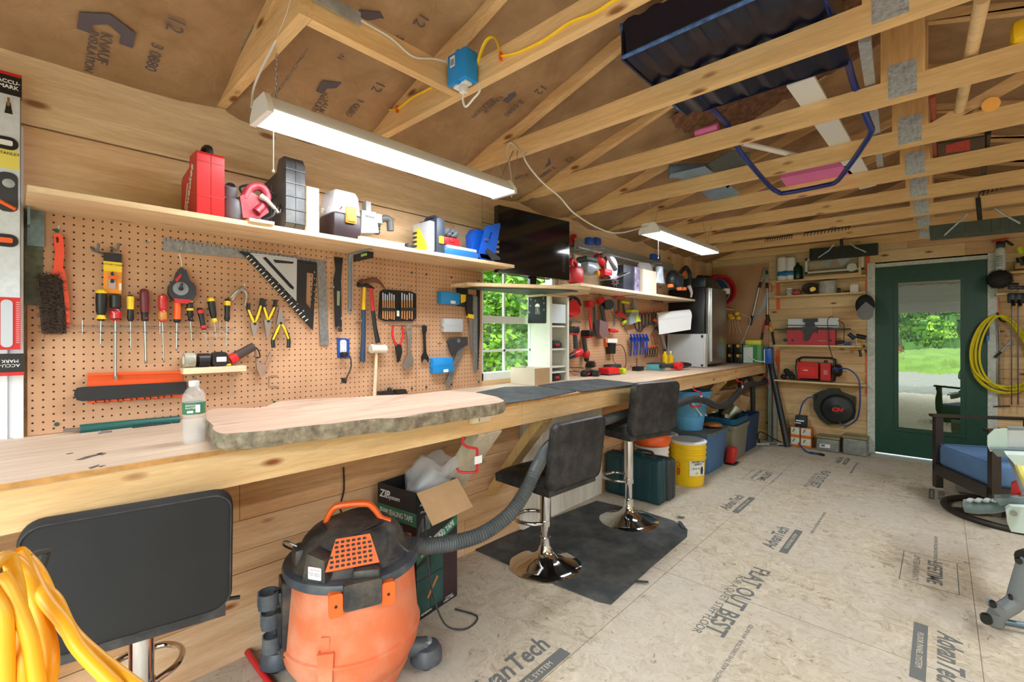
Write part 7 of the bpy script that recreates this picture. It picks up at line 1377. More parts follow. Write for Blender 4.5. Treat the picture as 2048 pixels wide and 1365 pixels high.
# rubber mat
m=MB(FL);m.poly([(951,1099),(1020,1068),(1193,1002),(1290,1024),(1348,1042),(1375,1059),(1374,1072),(1300,1135),(1222,1207),(1198,1202),(1060,1148)],.001,.009)
mat_=tag(m.build('floor_mat',P('rubber mat',(58,62,64),.85,var=.35,vs=4,dirt=(116,114,108),dl=.5,bump=.4,bs=300)),'black rubber mat with worn corners under the two far stools','mat')
m=MB();c0=FL.pw(1362,1052,.009);m.tube([c0+Vector((-.03,.05,.002)),c0+Vector((0,0,.012)),c0+Vector((.04,-.04,.002))],.014,8,sm=4,flat=.5);m.build('curled_corner',P('rubber mat',(40,40,40)),mat_)
for q,w_,h_ in (((1362,836+202),.05,.02),((1283,1168),.07,.02)):
    m=MB(FL);a,b_=FL.at(*q);m.box((a,b_,.0112),(w_,h_,.001),rot(0,0,35));tag(m.build('tape_strip',DGR),'dark tape strip on the %s edge of the mat' % ('far' if w_ < .06 else 'near right'),'tape')
# ---------------------------------------------------------------- wet/dry vacuum
VX,VY=-1.60,.86;t=thing('shop_vacuum','dusty orange and black shop vacuum on casters','vacuum',(VX,VY,0))
VO=P('vacuum orange',(212,108,66),.5,var=.12,vs=3,dirt=(208,156,128),dl=.8,bump=.15,bs=200);VB=P('vacuum black',(34,36,40),.5,var=.3,vs=5,dirt=(124,112,96),dl=.55,bump=.3,bs=150);VOR=P('vacuum bright orange',(232,100,34),.4,var=.1)
VG=P('vacuum grey blue',(58,68,80),.45,var=.25,dirt=(120,116,106),dl=.4)
fd=Vector((-VX,-VY,0)).normalized();fa=math.atan2(fd.y,fd.x)-.12        # the vacuum faces the opening
def V_(r,deg,z):a=fa+math.radians(deg);return Vector((VX+r*math.cos(a),VY+r*math.sin(a),z))
m=MB();m.lathe((VX,VY,.10),(VX,VY,.47),[(0,.17),(.04,.20),(.2,.232),(.34,.238),(.35,.244),(.37,.244),(.38,.236),(1,.218)],64)
m.build('tank',VO,t)
m=MB()   # lower skirt with wheel arches
rings=[]
for z,r in ((.018,.155),(.05,.17),(.09,.19),(.13,.2)):
    rings.append([V_(r*(1+.06*math.cos(math.radians(4*(k*6+0)))),k*6,z) for k in range(60)])
m.loft(rings);m.build('skirt',VO,t)
m=MB()
for dg in (8,):m.prism([(0,0)],0,0) if False else None
TF=Pl((VX,VY,0),(math.cos(fa+PI/2),math.sin(fa+PI/2),0),(0,0,1))   # normal points to the front
m=MB(TF);m.prism([(-.075,.18),(-.035,.18),(-.03,.285),(-.08,.285)],.215,.243);m.prism([(-.07,.285),(-.045,.285),(-.045,.33),(-.07,.33)],.21,.229);m.build('cord_rib',VO,t)
m=MB();m.lathe((VX,VY,.462),(VX,VY,.497),[(0,.226),(.1,.236),(.6,.238),(.9,.234),(1,.21)],64);m.build('lid_rim',VG,t)
m=MB();m.lathe((VX,VY,.495),(VX,VY,.625),[(0,.214),(.1,.2),(.3,.19),(.6,.172),(.8,.145),(.92,.11),(1,.06)],48,flat=.9);m.build('motor_head',VB,t)
# intake grille on the front right
G=Pl(V_(.178,6,.572),(math.cos(fa+PI/2+.2),math.sin(fa+PI/2+.2),0),V_(-.35,12,.6)-V_(0,12,0))
m=MB(G);
m.prism([(-.085,-.045),(.085,-.045),(.06,.05),(-.05,.05)],-.03,.004);gr=m.build('grille',VOR,t)
for r_ in range(6):
    m=MB(G)
    for q in range(8):
        a=-.066+q*.0175+(r_ % 2)*.002
        if abs(a) < .078-.005*r_:m.prism(rrect(.012,.008,.003,2,a,-.034+r_*.0145),.0035,.0052)
    m.build('vent_slot',BLK,gr)
# latches
for dg,s_ in ((14,1),(150,.8)):
    Lp=Pl(V_(.235,dg,.47),(math.cos(fa+math.radians(dg)+PI/2),math.sin(fa+math.radians(dg)+PI/2),0),(0,0,1))
    m=MB(Lp);m.prism(rrect(.12,.085,.01,3,0,-.01),-.012,.014);lt=m.build('latch',VB,t)
    for sx in (-1,1):m=MB(Lp);m.prism(rrect(.042,.075,.008,3,sx*.082,-.028),-.02,.008);m.build('latch_bracket',VOR,t);
    for sx in (-1,1):m=MB(Lp);m.cyl((sx*.082,-.03,.008),(sx*.082,-.03,.0095),.005,10);m.build('screw',BLK,t)
m=MB();c=V_(.195,20,.505);m.rbox(c,(.09,.06,.045),.015,rot(0,0,math.degrees(fa)+90));m.build('latch_cover',VB,t)
# power switch block and label on the front left
Sp=Pl(V_(.2,-28,.50),(math.cos(fa-.49+PI/2),math.sin(fa-.49+PI/2),0),(0,0,1))
m=MB(Sp);m.prism([(-.04,-.01),(.05,-.01),(.045,.07),(-.02,.085)],-.06,.02);m.build('control_box',VB,t)
m=MB(Sp);m.prism(rrect(.05,.04,.003,2,.01,.025),.02,.0215);lb=m.build('warning_label',PAPER,t)
text('CAUTION','print',P('label red',(190,60,50),.7),Sp,.01,.036,.0215,.009,t);text('NEVER OPERATE\nUNATTENDED','print',INK,Sp,.01,.022,.0215,.006,t)
m=MB();c=V_(.16,-70,.53);m.rbox(c,(.09,.08,.07),.02,rot(0,0,math.degrees(fa)-70));m.build('exhaust_port',VB,t)
m=MB();m.tube([V_(.2,-95,.51),V_(.235,-88,.545),V_(.225,-75,.58),V_(.19,-68,.565)],.004,7,sm=5);m.build('hook_wire',STL,t)
# carry handle
hv=Vector((math.cos(fa+PI/2),math.sin(fa+PI/2),0));hc=Vector((VX,VY,0))
m=MB();m.tube([hc-hv*.135+Vector((0,0,.585)),hc-hv*.105+Vector((0,0,.60)),hc-hv*.075+Vector((0,0,.655)),hc-hv*.045+Vector((0,0,.672)),hc+hv*.045+Vector((0,0,.672)),hc+hv*.075+Vector((0,0,.65)),hc+hv*.1+Vector((0,0,.615)),hc+hv*.135+Vector((0,0,.60))],[.013,.014,.016,.017,.017,.016,.014,.012],10,sm=4,flat=.7);m.build('handle',VOR,t)
m=MB()
for k,(r,z) in enumerate(((.125,.60),(.12,.61),(.128,.59))):m.tube([hc+Vector((r*math.cos(a)*.9,r*math.sin(a)*.9,z+.008*math.sin(3*a+k))) for a in [2*PI*q/28 for q in range(28)]],.0045,6,closed=True)
m.build('wrapped_cord',P('cord black',(30,30,30),.6),t)
# accessory holder on the left
Hp=Pl(V_(.225,-68,.36),(math.cos(fa-1.19+PI/2),math.sin(fa-1.19+PI/2),0),(0,0,1))
m=MB(Hp);m.prism(rrect(.09,.26,.02,4,0,-.02),-.02,.018);m.prism([(-.02,-.1),(-.02,.0),(.02,.0),(.02,-.1)],.018,.03)
m.build('accessory_plate',VB,t)
for z_,r_,o_ in ((.05,.034,.055),(-.02,.03,.05),(-.10,.03,.045)):
    m=MB(Hp);a0=[(.0+r_*math.cos(q),o_+r_*math.sin(q)) for q in [math.radians(-250+k*320/14) for k in range(15)]]
    pts=[(a,z_,c) for a,c in a0];
    m.loft([[Vector((a,z_-.025,c)),Vector((a,z_+.025,c)),Vector((a*.86,z_+.025,o_+(c-o_)*.86)),Vector((a*.86,z_-.025,o_+(c-o_)*.86))] for a,zz_,c in pts]);m.box((0,z_,.022),(.03,.03,.03));m.build('accessory_clip',VG,t)
# casters
for cx_,cy_ in ((-1.475,1.10),(-1.885,.70),(-1.49,.66),(-1.80,1.12)):
    c=Vector((cx_,cy_,0));d=(c-hc).normalized()
    m=MB();m.lathe(c+Vector((0,0,.035)),c+Vector((0,0,.10)),[(0,.062),(.5,.062),(.85,.05),(1,.025)],24);m.tube([c+Vector((0,0,.085)),c-d*.1+Vector((0,0,.10))],.034,10);cf=m.build('caster_foot',VG,t)
    m=MB();w_=d.cross(Vector((0,0,1)));m.cyl(c-w_*.02+Vector((0,0,.028)),c+w_*.02+Vector((0,0,.028)),.028,20);m.build('wheel',DGR,cf)
    m=MB();m.cyl(c+Vector((0,0,.09)),c+Vector((0,0,.112)),.022,16);m.build('swivel_cap',GAL,cf)
# power cord hanging off the lid
m=MB();m.tube([V_(.15,60,.59),V_(.24,62,.53),(-1.68,1.235,.50),(-1.65,1.225,.44),(-1.62,1.22,.30),(-1.60,1.24,.15),(-1.57,1.28,.04),(-1.53,1.36,.008),(-1.56,1.45,.008),(-1.68,1.42,.008)],.0042,7,sm=6);tag(m.build('electric_cable',DGR),'black vacuum power cord drooping in front of the tape box','cable')
# ---------------------------------------------------------------- big grey hose
def near(px,py,s):return EYE+ray(px,py)*s
def ribbed(pts,r,label,mat,pitch=.013,sm=14,name='hose',cat='hose',n=14,amp=.2):
    P_,_=smooth_path([Vector(p) for p in pts],[1]*len(pts),sm)
    # resample evenly
    out=[P_[0]];acc=0
    for a,b_ in zip(P_,P_[1:]):
        L_=(b_-a).length
        while L_ > 0 and acc+L_ >= pitch/2:
            q=(pitch/2-acc)/L_;a=a+(b_-a)*q;out.append(a.copy());L_=(b_-a).length;acc=0
        acc += L_
    rr=[r*(1+amp*(1 if i % 2 else -1)*.5) for i in range(len(out))]
    m=MB();m.tube(out,rr,n);return tag(m.build(name,mat,ang=80),label,cat)
HG=P('hose grey',(74,80,84),.5,var=.15,dirt=(120,116,108),dl=.35)
h0=V_(.235,68,.50)
ribbed([near(800,1088,1.82),near(838,1093,1.87),near(870,1092,1.92),near(912,1085,1.99),near(965,1068,2.06),near(1018,1030,2.14),near(1050,985,2.22),near(1074,935,2.30),near(1100,893,2.47),near(1145,865,2.68),near(1190,848,2.92),near(1240,832,3.2),near(1300,817,3.45),near(1330,811,3.62)],.031,'grey ribbed vacuum hose rising from the vacuum over the near stool seat',HG)
HB=P('hose dark',(52,56,60),.5,var=.15)
ribbed([XP(-1.60).pw(1325,812),XP(-1.57).pw(1345,812),XP(-1.555).pw(1385,799),XP(-1.555).pw(1410,802),XP(-1.55).pw(1432,812),XP(-1.55).pw(1455,808),XP(-1.55).pw(1480,783),XP(-1.55).pw(1500,769),XP(-1.56).pw(1520,768),XP(-1.58).pw(1530,763),XP(-1.62).pw(1537,752),(-1.72,6.0,.84),(-1.80,6.0,.6)],.031,'black ribbed hose hung along the bench front by red hooks towards the back wall',HB,sm=8,amp=.05)
m=MB();m.tube([(-1.78,5.75,.87),(-1.66,5.93,.80),(-1.64,6.0,.5),(-1.68,6.05,.05)],.028,12,sm=6);tag(m.build('hose',HB),'black hose end hanging straight down below the bench in the corner','hose')
# red screw-in hooks with tags under the apron
def hook(px,py,sc,label,side=1):
    t=thing('screw_hook',label,'hook',XP(XF+.005).pw(px,py),'red hooks under the bench front')
    o=XP(XF+.02).pw(px,py);m=MB();s=sc
    m.tube([o+Vector((-.02,0,.01)),o+Vector((-.02,0,-.02)),o+Vector((0,.012*side,-.035)),o+Vector((.02,.045*side,-.045)),o+Vector((.02,.05*side,-.06)),o+Vector((.02,.05*side,-.15*s)),o+Vector((.01,.045*side,-.17*s)),o+Vector((-.04,.0,-.17*s)),o+Vector((-.05,-.01,-.15*s))],.006,8,sm=4);m.build('hook_rod',RED,t)
    m=MB();m.box(o+Vector((.027,.05*side,-.095)),(.002,.045,.035));m.build('price_tag',PAPER,t)
hook(932,880,.9,'red hook holding the open plastic bag, beside the grey brace')
hook(1392,775,1,'red hook holding the black hose beside the light blue tub')
hook(1477,757,1,'red hook holding the black hose beside the diagonal brace')
m=MB();o=Vector((-1.60,6.25,.80));m.tube([o,o+Vector((.06,-.02,-.02)),o+Vector((.07,-.02,-.10)),o+Vector((-.03,-.02,-.12))],.006,8,sm=4);tag(m.build('screw_hook',RED),'red hook at the far end of the bench holding the black pipe','hook')
m=MB();m.box(XP(XF+.035).pw(1545,757),(.003,.06,.045));tag(m.build('price_tag',PAPER),'white tag beside the leaning black pipe','tag')
# ---------------------------------------------------------------- seam tape box
BXM=P('carton black print',(28,32,34),.5,var=.2);TEAL=P('carton green',(46,120,96),.5,var=.2);TEALD=P('carton dark teal',(36,76,72),.6,var=.4,vs=12);MAR=P('carton maroon',(52,32,38),.6,var=.3,vs=12)
A0=Vector((-1.735,1.24,0));du=Vector((-.035,.27,0)).normalized();dv=Vector((-.27,-.035,0)).normalized();BW,BH=.27,.585
t=thing('tape_box','tall open black and green carton of seam sealing tape','box',A0)
m=MB();C4=[A0,A0+du*BW,A0+du*BW+dv*BW,A0+dv*BW]
for i in range(4):
    a,b_=C4[i],C4[(i+1) % 4];n_=(b_-a).normalized();iw=Vector((-n_.y,n_.x,0))*.004
    if (sum(C4,Vector())/4-a).dot(iw) < 0:iw=-iw
    q=[a,b_,b_+iw,a+iw];V=[p+Vector((0,0,.001)) for p in q]+[p+Vector((0,0,BH)) for p in q];m.add(V,[(0,1,2,3),(4,7,6,5),(0,4,5,1),(1,5,6,2),(2,6,7,3),(3,7,4,0)])
m.add([p+Vector((0,0,.003)) for p in C4],[(0,1,2,3)]);m.build('carton',BXM,t)
fl=A0+Vector((0,0,BH));q1=Vector((.115,.0,-.115));m=MB();V=[fl,fl+du*BW,fl+du*BW+q1,fl+q1];m.add(V+[p+Vector((.003,0,.003)) for p in V],[(0,1,2,3),(4,7,6,5),(0,3,7,4),(1,5,6,2),(2,6,7,3),(0,4,5,1)]);m.build('flap',CARD,t)
S1=Pl(A0+dv*BW,-dv,(0,0,1));S2=Pl(A0,du,(0,0,1))
def fix(p):
    c=sum(C4,Vector())/4;return p if (p.o-c).dot(p.n)+0 > 0 or True else p
m=MB(S1);m.bx(0,BW,BH-.155,BH-.095,.0002,.001);m.build('green_band',TEAL,t)
m=MB(S1);m.bx(.0,.17,.02,BH-.16,.0002,.001,0);m.bx(.17,BW,.02,BH-.16,.0002,.001,1);m.bx(0,BW,.30,.312,.001,.0015,2);m.box((.09,.36,.001),(.24,.006,.001),rot(0,0,-35),mi=2);m.build('side_picture',[TEALD,MAR,BXM],t)
text('ZIP','print',INKW,S1,.05,BH-.045,.001,.05,t,shear=.2,bold=.001);text('System','print',INKW,S1,.115,BH-.052,.001,.03,t,shear=.2)
text('SEAM SEALING TAPE','print',INKW,S1,.13,BH-.125,.001,.035,t,sx=.72,bold=.0006)
m=MB(S2);m.prism([(0,.26),(BW,.36),(BW,.41),(0,.31)],.0002,.001);m.build('green_band',TEAL,t)
m=MB(S2);m.prism([(0,.03),(.17,.03),(.17,.30),(0,.24)],.0002,.001,0);m.prism([(.17,.03),(BW,.03),(BW,.335),(.17,.30)],.0002,.001,1)
m.bx(0,.17,.18,.186,.001,.0013,2);m.bx(.085,.09,.03,.28,.001,.0013,2);m.box((.10,.12,.0015),(.1,.014,.001),rot(0,0,50),mi=3);m.build('front_picture',[TEALD,MAR,BXM,P('carton orange',(170,110,60),.7)],t)
for k in range(3):
    m=MB(S2);m.bx(.03+k*.08,.085+k*.08,.40+k*.012,.47+k*.012,.0002,.001);m.build('photo_panel',P('photo panel',(116,134,138),.6,var=.6,vs=25),t)
text('ZIP','print',INKW,S2,.06,.335,.001,.045,t,ang=20,shear=.2,bold=.001);text('System','print',INKW,S2,.125,.355,.001,.028,t,ang=20,shear=.2)
text('SEAM SEALING TAPE','print',INKW,S2,.135,.335,.0012,.036,t,ang=20.3,sx=.72,bold=.0006)
text('AIR &\nWATER SEAL','print',INKW,S2,.06,.53,.001,.014,t);text('ZIPsystem.com','print',INKW,S2,.06,.49,.001,.012,t);text('ADHESION','print',INKW,S2,.06,.02,.001,.014,t);text('12 ROLLS\n3.75IN X 90FT','print',INKW,S2,.21,.02,.001,.012,t)
m=MB();rn=random.Random(4);nb=22;c0=sum(C4,Vector())/4+Vector((.01,.03,BH-.02));rings=[]
for i,(z,r) in enumerate(((-.12,.10),(0,.11),(.03,.12),(.06,.11),(.085,.12),(.11,.09))):
    rings.append([c0+Vector((r*math.cos(a)*(1+.15*math.sin(5*a+i)),r*math.sin(a)*(1+.2*math.cos(4*a-i))+.02*i,z+.02*math.sin(3*a+i*1.3))) for a in [2*PI*k/nb for k in range(nb)]])
m.loft(rings,cap=False);tag(m.build('plastic_bag',BAG,ang=60),'crumpled clear plastic bag bulging out of the tape carton','bag')
m=MB();m.cyl(c0+Vector((0,.02,-.1)),c0+Vector((0,.02,.02)),.06,20);tag(m.build('tape_roll',P('tape roll',(150,148,146),.5)),'grey tape roll inside the open carton','tape roll')
# black wire down the lower wall
m=MB();m.tube([XP(XLOW+.006).pw(687,935),XP(XLOW+.006).pw(688,980),XP(XLOW+.006).pw(684,1030),(XLOW+.01,1.2,.3)],.004,6,sm=4);tag(m.build('black_wire',BLK),'black wire hanging down the wall boards left of the tape box','cable')
# red bar on the floor at the far left, red toolbox under bench
m=MB();m.tube([FL.pw(495,1305,.02),FL.pw(545,1375,.012)],.012,10);tag(m.build('red_bar',RED),'red metal bar lying on the floor left of the vacuum','bar')
m=MB();m.rbox((-1.86,-.30,.56),(.2,.5,.22),.02);m.bx(-1.93,-1.78,-.5,-.1,0,.45);tag(m.build('red_cabinet',P('red cabinet',(150,20,34),.4)),'red cabinet under the bench at the left edge','cabinet')
# ---------------------------------------------------------------- extension cord coil on a post, front left
YC=P('cord yellow',(238,170,30),.42,var=.08)
t=thing('wooden_post','pale wooden rail the yellow cord hangs from','post',(-.62,.0,0))
def near(px,py,s):return EYE+ray(px,py)*s
m=MB();m.tube([near(60,1200,.64),Vector((-.86,-.02,.0))],.016,8);m.build('rail',PINE3,t)
m=MB();a=near(60,1112,.56);b_=near(92,1102,.60);m.tube([near(-40,1125,.45),a,b_],.011,8,flat=.3);m.tube([b_,near(60,1205,.63)],.006,8);m.build('bracket',BLKM,t)
m=MB()
def strand(pts):m.tube([near(x,y,s) for x,y,s in pts],.0063,10,sm=7)
strand([(-40,1160,.42),(0,1120,.45),(22,1118,.48),(50,1145,.48),(66,1200,.48),(95,1270,.47),(103,1330,.46),(90,1420,.45)])
strand([(0,1150,.44),(20,1180,.44),(50,1250,.44),(65,1300,.44),(80,1400,.44)])
strand([(40,1105,.52),(45,1112,.52),(75,1170,.5),(110,1200,.49),(140,1260,.48),(190,1310,.47),(270,1372,.46),(330,1420,.46)])
strand([(38,1104,.5),(60,1140,.5),(90,1200,.48),(130,1250,.47),(160,1300,.46),(230,1372,.45),(280,1420,.45)])
strand([(45,1108,.54),(80,1150,.53),(120,1240,.52),(150,1280,.51),(200,1330,.5),(260,1380,.5)])
strand([(20,1118,.46),(35,1180,.45),(42,1260,.45),(48,1330,.44),(50,1420,.44)])
strand([(-20,1180,.43),(8,1230,.43),(12,1300,.43),(15,1420,.43)])
tag(m.build('extension_cord',YC),'thick yellow extension cord looped at the bottom left','cord')
# ---------------------------------------------------------------- cases, buckets, totes under the bench
def frustum(m,x0,x1,y0,y1,z0,z1,tp=.02,r=.03,mi=None,open_=True,wall=.004):
    cx,cy=(x0+x1)/2,(y0+y1)/2;w,d=x1-x0,y1-y0;R=[]
    for z,k,w_ in ((z0,-tp,0),(z0+.01,-tp+.004,0),(z1,0,0)) + (((z1,0,wall),(z0+.02,-tp,wall)) if open_ else ()):
        R.append([Vector((a,b_,z)) for a,b_ in rrect(w+2*k-2*w_,d+2*k-2*w_,max(.005,r-w_),4,cx,cy)])
    m.loft(R,mi)
def tote(x0,x1,y0,y1,h,mat,label,rim=None,lid=None,ribs=True,open_=True,group=None):
    t=thing('storage_tote',label,'tote',((x0+x1)/2,(y0+y1)/2,0));m=MB();frustum(m,x0,x1,y0,y1,.001,h,.03,.04,open_=open_);m.build('body',mat,t)
    m=MB();cx,cy=(x0+x1)/2,(y0+y1)/2;w,d=x1-x0,y1-y0
    R=[[Vector((a,b_,z)) for a,b_ in rrect(w+k,d+k,.045,4,cx,cy)] for z,k in ((h-.035,-.012),(h-.035,.02),(h-.002,.024),(h,.01),(h,-.01))]
    m.loft(R,cap=False);m.build('rim',rim or mat,t)
    if ribs:
        for s in (-1,1):
            m=MB();m.prism(rrect(.14,h*.6,.03,3,0,0),0,.01);q=MB(T=Matrix.Translation((x1-.02,cy,h*.45)) @ Matrix.Rotation(PI/2,4,'Z') @ Matrix.Rotation(PI/2,4,'X'));
            break
    if lid:
        m=MB();R=[[Vector((a,b_,z)) for a,b_ in rrect(w+k,d+k,.05,4,cx,cy)] for z,k in ((h-.012,.026),(h+.012,.03),(h+.018,.01),(h+.008,-.03),(h+.008,-.06))]
        m.loft(R);m.build('lid',lid,t)
    return t
GC=P('dark green case',(22,62,70),.5,var=.15,bump=.2,bs=200);GC2=P('dark grey case',(52,56,58),.55,var=.2)
def hard_case(x0,x1,y0,y1,z0,z1,mat,name,label,group=None,latches=True):
    t=thing(name,label,'case',((x0+x1)/2,(y0+y1)/2,z0));ym=(y0+y1)/2
    for a,b_,n in ((y0,ym-.001,'front_shell'),(ym+.001,y1,'rear_shell')):m=MB();m.rbox(((x0+x1)/2,(a+b_)/2,(z0+z1)/2),(x1-x0,b_-a,z1-z0-.001),.028,seg=3);m.build(n,mat,t)
    w=x1-x0
    for k in (-.28,0,.28):m=MB();m.rbox(((x0+x1)/2+k*w,y0-.003,(z0+z1)/2),(.07,.012,(z1-z0)*.8),.004);m.build('rib',mat,t)
    m=MB();xc=(x0+x1)/2;m.tube([(xc-.07,ym,z1-.01),(xc-.06,ym,z1+.022),(xc+.06,ym,z1+.022),(xc+.07,ym,z1-.01)],.011,8,sm=3);m.build('handle',mat,t)
    if latches:
        for k in (-.3,.3):m=MB();m.rbox((xc+k*w,ym,z1),(.055,.04,.014),.004);m.build('latch',DGR,t)
    return t
hard_case(-2.04,-1.555,3.33,3.45,.0,.345,GC,'tool_case','dark green plastic power tool case standing behind the far stool')
hard_case(-2.02,-1.545,3.47,3.60,.0,.325,GC2,'tool_case','dark grey plastic case tucked behind the green one')
def bucket(x,y,r,h,mat,label,rimmat,lidmat,z0=0,name='bucket'):
    t=thing(name,label,'bucket',(x,y,z0));m=MB();m.lathe((x,y,z0+.001),(x,y,z0+h),[(0,r*.86),(.02,r*.88),(.62,r*.97),(.63,r*1.02),(.66,r*1.02),(.67,r*.97),(.75,r*.98),(.76,r*1.03),(.79,r*1.03),(.80,r*.98),(.87,r*.99),(.88,r*1.04),(.91,r*1.04),(.92,r),(1,r)],40);m.build('pail',mat,t)
    m=MB();m.lathe((x,y,z0+h-.004),(x,y,z0+h+.018),[(0,r*1.03),(.7,r*1.06),(1,r*1.0)],40);m.build('rim',rimmat,t)
    if lidmat:m=MB();m.lathe((x,y,z0+h+.012),(x,y,z0+h+.0195),[(0,r*.93),(1,r*.92)],40);m.build('lid',lidmat,t)
    m=MB();m.tube([(x-r*1.04,y,z0+h*.8),(x-r*1.0,y-.12,z0+h*.74),(x-.5*r,y-r*1.06,z0+h*.7),(x+.5*r,y-r*1.06,z0+h*.7),(x+r*1.04,y,z0+h*.8)],.0025,6,sm=6);m.build('bail_handle',STL,t) if False else None
    return t
bk=bucket(-1.635,4.05,.148,.365,P('bucket yellow',(238,196,12),.4,var=.05),'yellow lidded bucket with a white harness label',WHT,P('clear lid',(176,178,172),.4))
c0=Vector((-1.635,4.05,0));d_=Vector((1.635,-4.05,0)).normalized();ang0=math.atan2(d_.y,d_.x)
def wrap_label(c,r,a0,a1,z0,z1,name,mat,parent,k=10):
    m=MB();V=[]
    for i in range(k+1):
        a=math.radians(a0+(a1-a0)*i/k)
        for z in (z0,z1):V.append((c.x+r*math.cos(a),c.y+r*math.sin(a),z))
    n_=len(V);V += [(c.x+(p[0]-c.x)*(1+.001/r),c.y+(p[1]-c.y)*(1+.001/r),p[2]) for p in V]
    F_=[(2*i,2*i+2,2*i+3,2*i+1) for i in range(k)];F_ += [tuple(n_+q for q in f_) for f_ in F_];m.add(V,F_);return m.build(name,mat,parent)
dg0=math.degrees(ang0)
wrap_label(c0,.1445,dg0+5,dg0+62,.10,.235,'paper_label',PAPER,bk)
LP=Pl(c0+Vector((.1475*math.cos(ang0+.58),.1475*math.sin(ang0+.58),0)),(-math.sin(ang0+.58),math.cos(ang0+.58),0),(0,0,1))
text('BUCKET OF\nSAFETY','print',INKB,LP,-.0,.21,.004,.022,bk,bold=.0005)
m=MB(LP);m.lathe((.03,.13,.002),(.03,.13,.004),[(0,.001),(1,.001)],4) if False else m.prism([(.028,.115),(.04,.115),(.044,.15),(.042,.175),(.036,.185),(.03,.175),(.026,.15)],.003,.0045);m.build('worker_figure',INKB,bk)
for k in range(3):m=MB(LP);m.prism(circ(.007,10,-.045+k*.025,.165),.003,.0042);m.build('harness_icon',P('icon green',(110,130,60),.7),bk)
m=MB(LP);m.prism(circ(.011,12,-.01,.125),.003,.0042);m.build('yellow_icon',YEL,bk)
RP=Pl(c0+Vector((.146*math.cos(ang0-.55),.146*math.sin(ang0-.55),0)),(-math.sin(ang0-.55),math.cos(ang0-.55),0),(0,0,1))
m=MB(RP);m.prism(circ(.018,16,0,.19),.001,.0022);m.prism(circ(.011,16,0,.19),.0022,.0028,1);m.bx(-.012,-.004,.09,.165,.001,.002);m.bx(.0,.014,.1,.16,.001,.002);m.build('red_seal',[P('print red',(200,60,30),.6),YEL],bk)
bucket(-1.912,4.13,.138,.365,YEL,'yellow bucket with a white rim half hidden behind the others',WHT,P('clear lid',(176,178,172)))
w2=bucket(-1.845,3.78,.14,.33,WHT,'white bucket under the orange bowl',WHT,WHT)
m=MB();m.lathe((-1.845,3.78,.3505),(-1.845,3.78,.455),[(0,.13),(.2,.155),(.55,.158),(.85,.145),(1,.12),(.8,.10),(.4,.07)],36);tag(m.build('orange_bowl',ORG),'round orange plastic bowl sitting on the white bucket','bowl')
BT=P('tote blue',(66,110,156),.5,var=.1);NT=P('tote navy',(30,66,104),.5,var=.15);GT=P('tote taupe',(128,126,110),.5,var=.08);TL=P('tote teal blue',(20,88,124),.5,var=.1)
tote(-2.03,-1.56,4.36,4.86,.375,BT,'blue storage tote with a dusty grey lid under the light blue tub',lid=P('dusty lid',(96,104,106),.6,var=.3))
t=thing('plastic_tub','light blue tapered tub standing on the blue tote','tub',(-1.82,4.52,.386));m=MB();m.lathe((-1.82,4.52,.386),(-1.82,4.52,.76),[(0,.13),(.35,.15),(.36,.155),(1,.21),(1,.2),(.02,.12)],32);m.build('tub_body',P('light blue plastic',(92,168,222),.4,var=.04),t);m=MB();m.lathe((-1.82,4.52,.745),(-1.82,4.52,.765),[(0,.212),(1,.222),(1,.2)],32,cap=False);m.build('rim',P('light blue plastic',(92,168,222)),t)
m=MB();rn=random.Random(2)
m.sph((-1.66,4.72,.412),(.09,.10,.022),14,8);tag(m.build('snack_bag',P('orange bag',(178,110,60),.4,var=.6,vs=14)),'crumpled orange and clear bag on the lid of the blue tote','bag')
g=tote(-2.04,-1.53,5.0,5.46,.37,GT,'taupe storage tote with a blue tote nested in it',rim=GT)
t=thing('storage_tote','teal blue tote of odds and ends nested in the taupe tote','tote',(-1.785,5.23,.21));m=MB();frustum(m,-2.02,-1.55,5.02,5.44,.22,.43,.03,.05);m.build('body',TL,t)
m=MB();R=[[Vector((a,b_,z)) for a,b_ in rrect(.47+k,.42+k,.055,4,-1.785,5.23)] for z,k in ((.375,.0),(.375,.03),(.43,.05),(.438,.035),(.432,.0))];m.loft(R,cap=False);m.build('rim',TL,t)
m=MB();frustum(m,-2.04,-1.555,5.50,5.98,.001,.40,.03,.04);m2=tag(m.build('storage_tote',NT),'navy tote standing behind the taupe one','tote')
# contents
rn=random.Random(9)
for i in range(9):
    x,y=rn.uniform(-1.97,-1.62),rn.uniform(5.08,5.38);m=MB();a=rn.uniform(0,180);m.box((x,y,.40+.008*i),(rn.uniform(.08,.2),rn.uniform(.02,.05),.012),rot(rn.uniform(-14,14),rn.uniform(-14,14),a));tag(m.build('scrap_piece',[CARD,WHT,DGR,STL,BLK][i % 5]),'loose scrap piece lying in the teal blue tote','scrap','scraps in the teal tote')
m=MB();m.lathe((-1.70,5.30,.40),(-1.63,5.34,.53),[(0,.075),(1,.08),(1,.076),(.1,.07)],28);tag(m.build('metal_duct',STL),'shiny round metal duct piece sticking out of the totes','duct')
for i,(a,b_) in enumerate((((1388,852),(1368,820)),((1400,850),(1378,822)))):m=MB();p,q=XP(-1.66).pw(1403+i*10,832),XP(-1.72).pw(1384+i*9,806);m.tube([p,q],.008,8);tag(m.build('white_tube',WHT),'white plastic tube poking up from the teal tote, %s of the pair' % ('left' if i == 0 else 'right'),'tube')
